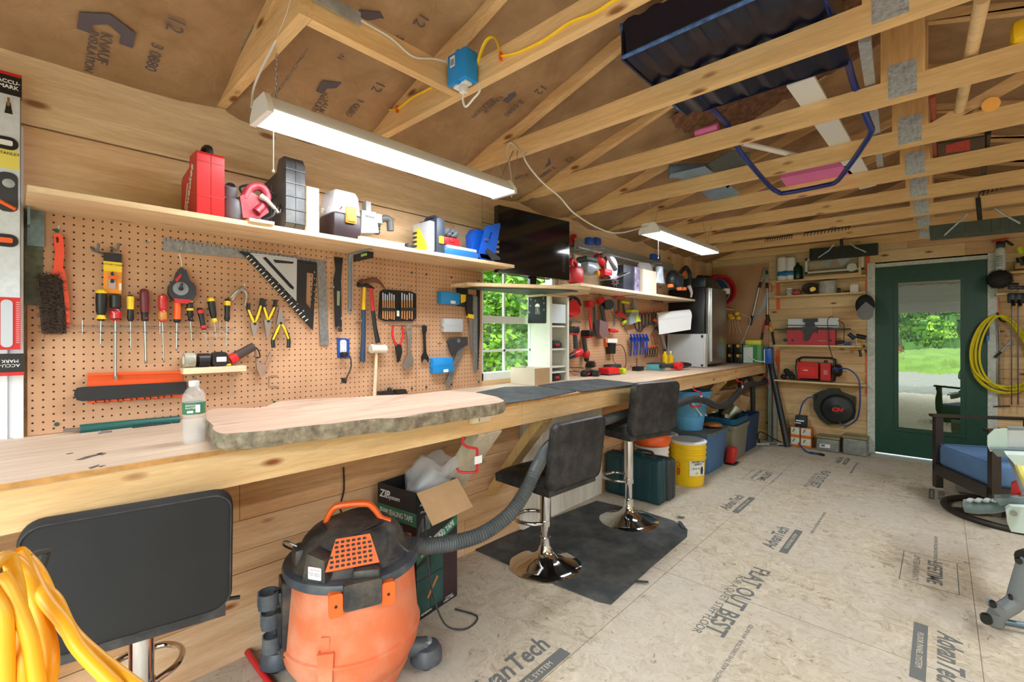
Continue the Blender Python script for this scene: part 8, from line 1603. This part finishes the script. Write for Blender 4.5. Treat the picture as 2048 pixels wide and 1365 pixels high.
for i,(c,s,r_) in enumerate((((-1.86,5.75,.56),(.26,.3,.2),10),((-1.92,5.2,.56),(.2,.3,.2),-8),((-1.80,5.98,.50),(.2,.16,.18),24))):
    m=MB();m.box(c,s,rot(0,(-12,8,14)[i],r_));tag(m.build('cardboard_box',CARD),('cardboard box tipped on top of the navy tote','cardboard box behind the nested totes under the diagonal brace','small cardboard box in the corner under the bench')[i],'box')
m=MB();m.rbox((-1.545,4.93,.09),(.08,.1,.17),.015,rot(0,8,0));o=m.build('small_bag',P('red case',(196,44,44),.5));tag(o,'small red and black pouch on the floor before the taupe tote','case');m=MB();m.rbox((-1.545,4.93,.012),(.1,.12,.02),.008);m.build('base',BLK,o)
# things leaning in the far corner
m=MB();a=Vector((-1.47,6.36,.97));m.tube([(-1.535,6.33,1.15),(-1.52,6.30,.93),(-1.30,6.10,.012)],.033,14);tag(m.build('drain_pipe',P('black pipe',(38,42,44),.45,var=.15)),'long black pipe leaning against the end of the bench','pipe')
for i,(x,y) in enumerate(((-1.555,6.32),(-1.50,6.33))):m=MB();m.bx(x,x+.035,y-.004,y+.02,0.002,.93);m.bx(x,x+.006,y-.02,y+.02,.002,.93);tag(m.build('steel_channel',GAL),('galvanised steel channel upright by the bench end','galvanised steel channel right of its twin')[i],'channel')
m=MB();m.tube([(-1.62,5.9,.02),(-1.28,6.2,.025)],.018,10);tag(m.build('conduit',GAL),'grey conduit lying on the floor at the foot of the black pipe','conduit')
m=MB();m.tube([(-1.6,6.1,.05),(-1.55,6.0,.02),(-1.42,6.05,.03),(-1.38,6.2,.02),(-1.5,6.28,.05),(-1.62,6.2,.12),(-1.58,6.05,.015),(-1.36,6.1,.015)],.006,7,sm=6);tag(m.build('black_cable',BLK),'tangled black cable on the floor in the back corner','cable')
# ================================================================ IN THE ROOF SPACE
def Z(px,py,z):return ZP(z).pw(px,py)
ZT=ZJ+.09
SB=P('sled blue',(12,18,46),.3,var=.25,dirt=(12,14,22),dl=.7);SE=P('sled worn edge',(70,110,170),.6,var=.6,vs=40)
t=thing('snow_scoop','dark blue ribbed snow scoop with bent tube handle lying over the trusses','snow scoop',(-.6,1.9,ZT))
m=MB();n=28;V=[]
for i in range(n+1):
    x=-.90+.64*i/n;dz=.010*(1 if math.sin(i*PI/2.2) > 0 else 0)
    for y,z in ((1.60,ZT+.14),(1.62,ZT+.02),(1.66,ZT+.012),(2.0,ZT+.008),(2.22,ZT+.002)):V.append((x,y,z+dz))
N1=len(V);V += [(p[0],p[1]+.002,p[2]+.006) for p in V];F_=[(i*5+j,i*5+j+1,(i+1)*5+j+1,(i+1)*5+j) for i in range(n) for j in range(4)];F_ += [tuple(N1+q for q in f_[::-1]) for f_ in F_];m.add(V,F_)
for x in (-.905,-.262):m.bx(x,x+.008,1.60,2.2,ZT+.002,ZT+.12)
m.build('scoop_pan',SB,t,ang=25)
m=MB();m.tube([(-.90,1.60,ZT+.012),(-.26,1.60,ZT+.012)],.008,8);m.tube([(-.905,1.60,ZT+.145),(-.905,1.62,ZT+.01),(-.905,2.15,ZT+.004)],.006,6);m.build('worn_rim',SE,t)
m=MB();m.bx(-.83,-.265,2.222,2.228,ZT+.0,ZT+.10);m.build('rear_lip',SB,t)
m=MB();m.tube([(-.80,1.75,ZT+.03),(-.80,2.25,ZT+.02),(-.80,2.50,ZT+.016),Z(1478,300,2.29),Z(1500,328,2.24),Z(1540,373,2.20),Z(1556,384,2.18),Z(1572,386,2.18),Z(1650,371,2.18),Z(1672,364,2.18),Z(1690,343,2.19),Z(1722,298,2.22),Z(1742,264,2.23),Z(1738,247,2.25),(-.272,2.47,ZT+.016),(-.27,2.2,ZT+.03),(-.27,1.75,ZT+.03)],.0135,12,sm=4);m.build('tube_handle',P('tube blue',(16,44,118),.25,var=.15),t)
PK=P('foam pink',(226,122,180),.8,var=.06)
def slabz(pts,z,th,mat,name,label,cat):m=MB(ZP(z));m.poly(pts,0,th);return tag(m.build(name,mat),label,cat)
slabz([(1560,348),(1690,322),(1712,345),(1712,362),(1580,374)],ZT,.03,PK,'foam_board','pink foam board resting over the trusses behind the blue handle','foam')
m=MB();m.tube([Z(1392,268,ZT+.03),Z(1436,254,ZT+.03)],.02,10);tag(m.build('foam_tube',PK),'short pink ribbed foam tube beside the blue handle','foam')
slabz([(1573,168),(1628,148),(1753,368),(1720,376)],ZT,.012,P('trim white',(216,218,216),.5),'white_plank','long white trim plank lying across the trusses','plank')
slabz([(1716,70),(1742,66),(1768,330),(1756,335)],ZT+.005,.03,GAL,'metal_stud','greenish metal stud lying across the trusses beside the white plank','stud')
m=MB();m.tube([Z(1485,286,ZT+.02),Z(1600,313,ZT+.02)],.016,10);tag(m.build('pvc_pipe',WHT),'white pipe lying between the roll and the pink board','pipe')
t=thing('roll_of_underlay','blue grey roll with a dark loose sheet resting over the trusses','roll',Z(1380,340,ZT));m=MB();a,b_=Z(1338,343,ZT+.045),Z(1420,340,ZT+.045)
m.lathe(a,b_,[(0,.03),(0,.045),(1,.045),(1,.03)],20);m.build('roll',P('roll blue grey',(120,146,166),.6,var=.2),t)
m=MB(ZP(ZT));m.poly([(1415,328),(1460,300),(1500,306),(1498,328),(1455,376)],.0,.004);m.build('dark_sheet',P('sheet dark',(76,82,80),.8,var=.4,vs=60),t)
m=MB(ZP(ZT));m.poly([(1340,348),(1410,332),(1480,385),(1468,392),(1425,402),(1390,372)],-.0,.003);m.build('light_sheet',P('roll blue grey',(120,146,166)),t)
m=MB();a=ceil;V=[];nx,ny=30,20;rn=random.Random(1)
for i in range(nx+1):
    for j in range(ny+1):x=-1.15+1.0*i/nx;y=2.56+.56*j/ny;V.append((x,y,zc(x)-.015+.02*math.sin(i*.9+j*.4)*math.sin(j*1.1)+rn.uniform(-.008,.008)))
m.add(V,[(i*(ny+1)+j,i*(ny+1)+j+1,(i+1)*(ny+1)+j+1,(i+1)*(ny+1)+j) for i in range(nx) for j in range(ny)]);o=m.build('bare_insulation',P('wool brown',(124,88,66),.95,var=.5,vs=30,bump=1,bs=60),ceil)
# poles, shovels and rakes on the right
def pole(p,q,r,mat,name,label,cat):m=MB();m.tube([p,q],r,12);return tag(m.build(name,mat),label,cat)
pole(Z(1965,-5,ZT+.03),Z(1917,232,ZT+.03),.021,PINEX3,'wooden_pole','round pale wooden pole lying across the trusses at the upper right','pole')
pole(Z(1864,192,ZT+.02),Z(1872,320,ZT+.02),.012,P('pole red',(150,66,50),.5,var=.3),'painted_pole','thin red painted handle beside the nail plates','handle')
pole(Z(1976,265,ZT+.02),Z(1967,350,ZT+.02),.013,DST,'steel_pole','dark steel handle passing over the trusses right of the red shovel blade','handle')
m=MB(ZP(ZT));m.poly([(1876,284),(1970,270),(1970,310),(1878,320)],.0,.01);o=tag(m.build('red_shovel',P('shovel dark',(70,58,50),.5,.3,var=.3)),'dark shovel blade with worn red paint above the fifth truss','shovel');m=MB(ZP(ZT));m.poly([(1892,290),(1940,278),(1940,300),(1892,306)],-.002,0);m.build('red_paint',P('worn red',(170,50,44),.6,var=.5,vs=50),o)
m=MB();c=Z(1982,209,ZT+.02);d_=(EYE-c).normalized();m.cyl(c,c+d_*.012,.032,28);tag(m.build('orange_disc',P('disc orange',(240,166,30),.4)),'round orange disc wedged on the truss at the upper right','disc')
m=MB();m.rbox(Z(2052,66,ZT+.04),(.08,.1,.08),.02);tag(m.build('yellow_tool',YEL),'yellow plastic handle at the upper right edge','handle')
def pusher(pts,y,mat,label,thk=.05,br=()):
    f=YP(y);t=thing('snow_pusher',label,'snow pusher',f.pw(*pts[0]));m=MB(f);P_=[f.at(*q) for q in pts];m.prism(P_,-thk,0);m.build('blade',mat,t)
    for k,q in enumerate(br):m=MB(f);m.tube([(*f.at(x,y_),.02 if k < 2 else -.012) for x,y_ in q],.007 if k < 2 else .014,8,flat=.6);m.build('brace_arm',GAL if k < 2 else DST,t)
    a,b_=P_[0],P_[1]
    for k in range(12):m=MB(f);x=P_[3][0]+(P_[2][0]-P_[3][0])*(k+.5)/12;z0=P_[3][1]+(P_[2][1]-P_[3][1])*(k+.5)/12;z1=P_[0][1]+(P_[1][1]-P_[0][1])*(k+.5)/12;m.bx(x-.008,x+.008,z0+.02,z1-.01,0,.006);m.build('blade_rib',mat,t)
    return t
o=pusher([(1619,498),(1756,486),(1756,510),(1619,522)],YB-.33,P('pusher black',(22,24,26),.4),'black snow pusher blade hung under the last truss before the box fan',.04,(((1637,516),(1658,502),(1668,490)),((1733,505),(1712,496),(1700,487)),((1684,500),(1681,466))))
c=YP(YB-.31).pw(1684,505);m=MB();m.tube([c,Vector((c.x,6.285,ZJ+.02))],.013,10);m.build('pole',DST,o)
pusher([(1858,452),(2070,428),(2070,460),(1860,480)],4.985,P('pusher green',(66,76,66),.6,var=.2),'wide grey green snow pusher blade hanging under the trusses above the door',.05,(((1888,472),(1912,450),(1935,428)),((2040,448),(2010,432),(1990,418)),((1960,440),(1956,395))))
for k,(x0,x1,y0,y1,n,yy) in enumerate(((1532,1585,478,470,12,5.35),(1610,1700,466,452,14,5.2),(1960,2060,385,345,12,4.6))):
    f=YP(yy);t=thing('garden_rake',('dark rake head over the far trusses, left of two','dark rake head over the far trusses, right of two','dark wire rake head at the upper right')[k],'rake',f.pw(x0,y0));m=MB(f);m.tube([(*f.at(x0,y0),0),(*f.at(x1,y1),0)],.006,6);m.build('rake_bar',BLKM,t)
    for q in range(n):m=MB(f);s_=q/(n-1);a,b_=f.at(x0+(x1-x0)*s_,y0+(y1-y0)*s_);m.tube([(a,b_,0),(a-.01,b_-.035,.005)],.0035,5);m.build('tine',BLKM,t)
# ================================================================ RIGHT FOREGROUND
CF=P('chair frame',(44,38,34),.4,var=.2);CB=P('cushion blue',(84,116,156),.9,var=.08,bump=.3,bs=400)
CH=Pl((.377,4.83,0),(.455,-.89,0),(-.89,-.455,0));T0=Matrix(((-.89,.455,0,.377),(-.455,-.89,0,4.83),(0,0,1,0),(0,0,0,1)))   # local x = forward, y = to the far right
t=thing('swivel_chair','dark framed patio swivel chair with thick blue cushion','chair',(.377,4.83,0))
m=MB(T=T0);m.rbox((0,0,.36),(.58,.58,.165),.03,seg=3);m.build('seat_cushion',CB,t);m=MB(T=T0);m.rbox((-.30,0,.62),(.14,.56,.42),.05,rot(0,-12,0),seg=3);m.build('back_cushion',CB,t)
m=MB(T=T0);m.tube([(.283+.002*0,y,.442) for y in (-.27,.27)],.004,6);m.tube([(x,-.292,.442) for x in (-.27,.27)],.004,6);m.build('piping',CB,t)
for s_ in (-1,1):
    m=MB(T=T0);m.bx(-.30,.31,s_*.305-.02,s_*.305+.02,.235,.285);m.bx(-.30,-.26,s_*.305-.018,s_*.305+.018,.285,.66);m.bx(.26,.31,s_*.305-.022,s_*.305+.022,.10,.66);m.bx(-.32,.33,s_*.305-.03,s_*.305+.03,.655,.675);m.build('arm_frame',CF,t)
m=MB(T=T0);m.bx(.285,.315,-.285,.285,.205,.285);m.bx(-.3,-.27,-.285,.285,.235,.275);m.bx(-.27,.28,-.04,.04,.21,.24);m.cyl((0,0,.03),(0,0,.21),.04,14);m.build('seat_rail',CF,t)
m=MB(T=T0);m.tube([(.36*math.cos(a),.36*math.sin(a),.022) for a in [2*PI*k/48 for k in range(48)]],.022,8,closed=True,flat=.95);m.build('swivel_ring',CF,t);m=MB(T=T0);m.bx(-.35,.35,-.02,.02,.012,.04);m.build('ring_bar',CF,t)
m=MB();m.rbox((.30,5.42,.16),(.42,.3,.3),.02);tag(m.build('parts_bin',P('smoke bin',(150,152,150))),'clear grey bin on the floor behind the blue cushioned chair','bin')
# tool stand and mitre saw
SW=P('saw pale green',(204,224,220),.4,var=.05);SG=P('saw grey',(110,128,134),.45,var=.15,dirt=(150,150,144),dl=.4);SLG=P('stand grey',(122,128,134),.45,var=.08)
def n_(px,py,s):return EYE+ray(px,py)*s
t=thing('saw_stand','grey folding tool stand with a bent leg at the right edge','stand',n_(1985,1250,2.07))
m=MB();m.tube([n_(2058,1115,2.0),n_(2038,1180,2.03),n_(2030,1205,2.04),n_(2004,1222,2.05),n_(1992,1234,2.06),n_(1993,1251,2.06)],[.034,.033,.034,.034,.032,.026],12,sm=3);m.build('bent_leg',SLG,t)
m=MB();m.tube([n_(1996,1242,2.06),n_(2075,1258,2.0)],.014,10);m.build('cross_bar',P('bar blue grey',(96,116,132),.3,.4),t)
m=MB();m.tube([n_(2000,1225,2.04),n_(1978,1204,2.04)],[.024,.016],8);m.build('foot_bracket',SLG,t)
for px,py,r_ in ((1972,1235,.02),(1985,1206,.012),(2020,1192,.008),(2036,1119,.012)):m=MB();c=n_(px,py,2.02);m.cyl(c,c+Vector((.0,-.03,0)),r_,12);m.build('rubber_foot',BLK,t)
m=MB();m.tube([n_(2058,1115,2.0),n_(2050,1118,1.99)],.036,12);m.build('end_cap',BLK,t);m=MB();a=n_(2062,1100,2.0);m.tube([a,Vector((a.x+.02,a.y+.25,.60)),Vector((a.x+.5,a.y+.6,.60))],.02,8);m.build('top_rail',SLG,t)
t=thing('mitre_saw','pale green and grey mitre saw with white fence on the tool stand','saw',n_(2010,1060,2.3));X0=.17
m=MB();p=n_(1992,880,2.75);q=n_(1996,905,2.6)
f=YP(2.72*1.38);
def F2(y,pts,c0,c1,n,mt):f=YP(y);m=MB(f);m.prism([f.at(*q) for q in pts],c0,c1);return m.build(n,mt,t)
F2(3.55,[(1975,872),(1988,860),(2015,858),(2016,899),(1980,904),(1975,892)],-.02,0,'fence_end',SW);F2(3.55,[(2016,858),(2140,862),(2140,902),(2016,899)],-.03,-.01,'fence_face',P('fence white',(214,220,226)));F2(3.55,[(2015,856),(2140,859),(2140,863),(2015,860)],-.05,0,'fence_top',SG)
F2(3.5,[(1980,898),(2140,902),(2140,916),(1995,914)],-.25,.0,'base_table',SG);F2(3.2,[(2012,910),(2140,915),(2140,945),(2030,930)],-.1,0,'table_front',SW)
m=MB();m.tube([n_(2030,912,2.45),n_(2062,985,2.1)],.018,8);m.build('yellow_scale',P('scale yellow',(226,212,110),.5),t);m=MB();m.tube([n_(2022,914,2.5),n_(2052,990,2.15)],.014,8);m.build('rail',P('rail lilac',(176,184,206),.3,.4),t)
m=MB();m.tube([n_(1929,1012,2.45),n_(1950,1014,2.42),n_(1985,1013,2.38),n_(2012,1010,2.35)],[.04,.044,.042,.034],12,sm=3,flat=.85);m.build('front_handle',SG,t)
for k in range(4):m=MB();c=n_(1940+k*17,1001,2.40-.02*k);m.rbox(c,(.022,.06,.012),.004,rot(0,0,-15));m.build('grip_rib',P('dust grey',(156,164,164),.7),t)
F2(3.28,[(2012,1020),(2020,1014),(2060,1016),(2120,1020),(2120,1078),(2060,1070),(2022,1064),(2016,1050)],-.05,0,'turntable_housing',SW);f=YP(3.28);m=MB(f);a,b_=f.at(2027,1027);m.cyl((a,b_,0),(a,b_,.006),.013,16);m.build('screw',STL,t)
F2(3.34,[(1990,998),(2060,996),(2120,1000),(2120,1014),(2000,1012)],-.08,0,'deck',SG);F2(3.4,[(2024,968),(2036,964),(2042,984),(2040,996),(2023,996)],-.04,0,'red_lever',RED);F2(3.38,[(2042,986),(2060,986),(2060,996),(2042,996)],-.03,.01,'orange_knob',ORG);F2(3.42,[(2030,972),(2046,970),(2046,996),(2034,996)],-.03,-.01,'grey_block',DGR)
m=MB();a=n_(2040,1000,2.42);m.bx(a.x-.02,a.x+.4,a.y-.02,a.y+.25,.56,.585) if 0 else m.tube([Vector((a.x+.12,3.2,.0)),Vector((a.x+.12,3.3,a.z-.1))],.02,8);m.build('support_leg',SLG,t)
# ================================================================ PRINTS ON THE FLOOR
def ft(s,px,py,size,ang,sx=1.0,sh=0,mt=INK,b=0):a,bb=FL.at(px,py);return text(s,'floor_print',mt,FL,a,bb,.0006,size,floor,ang=ang,sx=sx,shear=sh,bold=b,ext=.0002)
IK=P('floor ink',(104,106,104),.9)
def bar(px,py,w,h,ang):a,bb=FL.at(px,py);m=MB(T=Matrix.Translation((a,bb,0)) @ Matrix.Rotation(math.radians(ang),4,'Z'));m.bx(-w/2,w/2,-h/2,h/2,.0004,.0008);m.build('floor_print',IK,floor)
def adv(px,py,ang,s=1.0):
    a,bb=FL.at(px,py);R=rot(0,0,ang);o=R @ Vector((0,-.105*s,0));text('AdvanTech','floor_print',IK,FL,a,bb,.0006,.13*s,floor,ang=ang,sx=.85,shear=.25,bold=.003*s,ext=.0002)
    m=MB(T=Matrix.Translation((a+o.x,bb+o.y,0)) @ Matrix.Rotation(math.radians(ang),4,'Z'));m.bx(-.27*s,.27*s,-.028*s,.028*s,.0004,.0008);m.build('floor_print',IK,floor)
    text('FLOOR PANEL SYSTEM','floor_print',P('floor tan',(196,184,164),.9),FL,a+o.x,bb+o.y,.001,.034*s,floor,ang=ang,ext=.0002)
for q in ((1465,1005,90,.8),(1553,1075,90,.8),(1010,1345,90,.95),(1885,992,-90,.62),(1898,1320,-90,.85),(1678,921,90,.6)):adv(*q)
for px,py,s in ((1480,1195,.12),(1640,958,.1)):ft('FLAT OUT BEST',px,py,s,-90,.9,mt=IK,b=.002);ft('FOR A QUIET STIFF FLOOR',px-38 if s > .11 else px-18,py+8 if s > .11 else py+2,s*.45,-90,1,mt=IK)
for px,py,k in ((1868,1145,1),(1530,953,1)):
    a,bb=FL.at(px,py);ft('LIFETIME',px,py,.085,-90,1,mt=IK,b=.002);a2=a-.075;text('LIMITED WARRANTY','floor_print',IK,FL,a2,bb,.0006,.04,floor,ang=-90,ext=.0002)
    for w,h,dx,dy in ((.23,.004,-.02,.22),(.23,.004,-.02,-.22),(.004,.44,.095,0),(.004,.44,-.135,0)):m=MB();m.bx(a+dx-w/2,a+dx+w/2,bb+dy-h/2,bb+dy+h/2,.0004,.0008);m.build('floor_print',IK,floor)
rn=random.Random(12)
for xx in (-.62,-.02):
    for k in range(10):text('STRENGTH AXIS THIS DIRECTION  APA RATED','floor_print',IK,FL,xx,2.0+k*.9,.0006,.024,floor,ang=90,ext=.0002) if k % 2 == 0 and 2.0+k*.9 < 6 else None
for k in range(26):a,bb=rn.uniform(-1.3,.3),rn.uniform(1.3,5.6);text(rn.choice('0O<>*'),'floor_print',IK,FL,a,bb,.0006,.04,floor,ang=rn.choice((90,0)),ext=.0002)
for x0,y0,x1,y1 in ((-1.5,2.44,.9,2.44),(-1.45,4.88,.9,4.88),(-1.1,.6,-1.1,6.3),(.12,.6,.12,6.3)):m=MB();m.bx(x0-.0012,x1+.0012,y0-.0012,y1+.0012,.0001,.0004);m.build('floor_seam',SEAM,floor)
text('SPF 2X6','print',P('stamp ink',(90,70,50),.8),XP(XF),3.9,ZB-.07,.0005,.03,bt) if 0 else None
# ================================================================ small pieces belong to the part they sit on
for rt,pairs in {'bar_stool':'piping>backrest seat_plate>seat','shop_light':'diffuser>housing','tool_case':'rib>front_shell side_rib>front_shell print>front_shell','shop_vacuum':'screw>latch_bracket cord_rib>tank wrapped_cord>motor_head warning_label>control_box print>control_box',
    'cordless_drill':'battery_foot>battery chuck>motor_housing','tool_battery':'red_mark>body rail>body','claw_hammer':'grip>handle','water_bottle':'print>label','roof_truss':'nail_plate>king_post heel_plate>bottom_chord',
    'mini_fridge':'handle>door','fire_extinguisher':'lever>valve nozzle>valve','jointer':'fence_groove>fence fence_lock>fence','hose_reel':'swirl_rib>drum_cover print>drum_cover','snow_pusher':'blade_rib>blade','garden_rake':'tine>rake_bar',
    'swivel_chair':'piping>seat_cushion','tape_box':'green_band>carton side_picture>carton front_picture>carton photo_panel>carton print>carton','rafter_square':'tick>plate print>plate','framing_square':'tick>blade','door_1':'glass_bead>door_slab pane>door_slab strike_plate>door_slab',
    'bucket':'worker_figure>paper_label harness_icon>paper_label yellow_icon>paper_label print>paper_label','spirit_level':'tick>frame_lower hang_slot>frame_upper yellow_sticker>frame_upper','jellyfish_drawing':'jellyfish_bell>card tentacles>card doodle_ring>card','snips':'blade>handle','outlet_box':'barcode>paper_label',
    'wall_outlet':'slot>receptacle','carded_knife':'print>title_band','air_compressor':'print>raised_panel','mitre_saw':'grip_rib>front_handle','screw_box':'screw_picture>white_panel','blade_box':'starburst>body','storage_tote':'rim>body','parts_bin':'lid>body'}.items():
    for root in [o for o in S.objects if o.parent is None and o.name.split('.')[0] == rt]:
        for q in pairs.split():
            c_,p_=q.split('>');kids=list(root.children);ps=[k for k in kids if k.name.split('.')[0] == p_];cs=[k for k in kids if k.name.split('.')[0] == c_ and not k.children]
            if ps:
                for i,k in enumerate(cs):k.parent=ps[i % len(ps)]
for o in S.objects:
    if '_o' in o.keys():del o['_o']
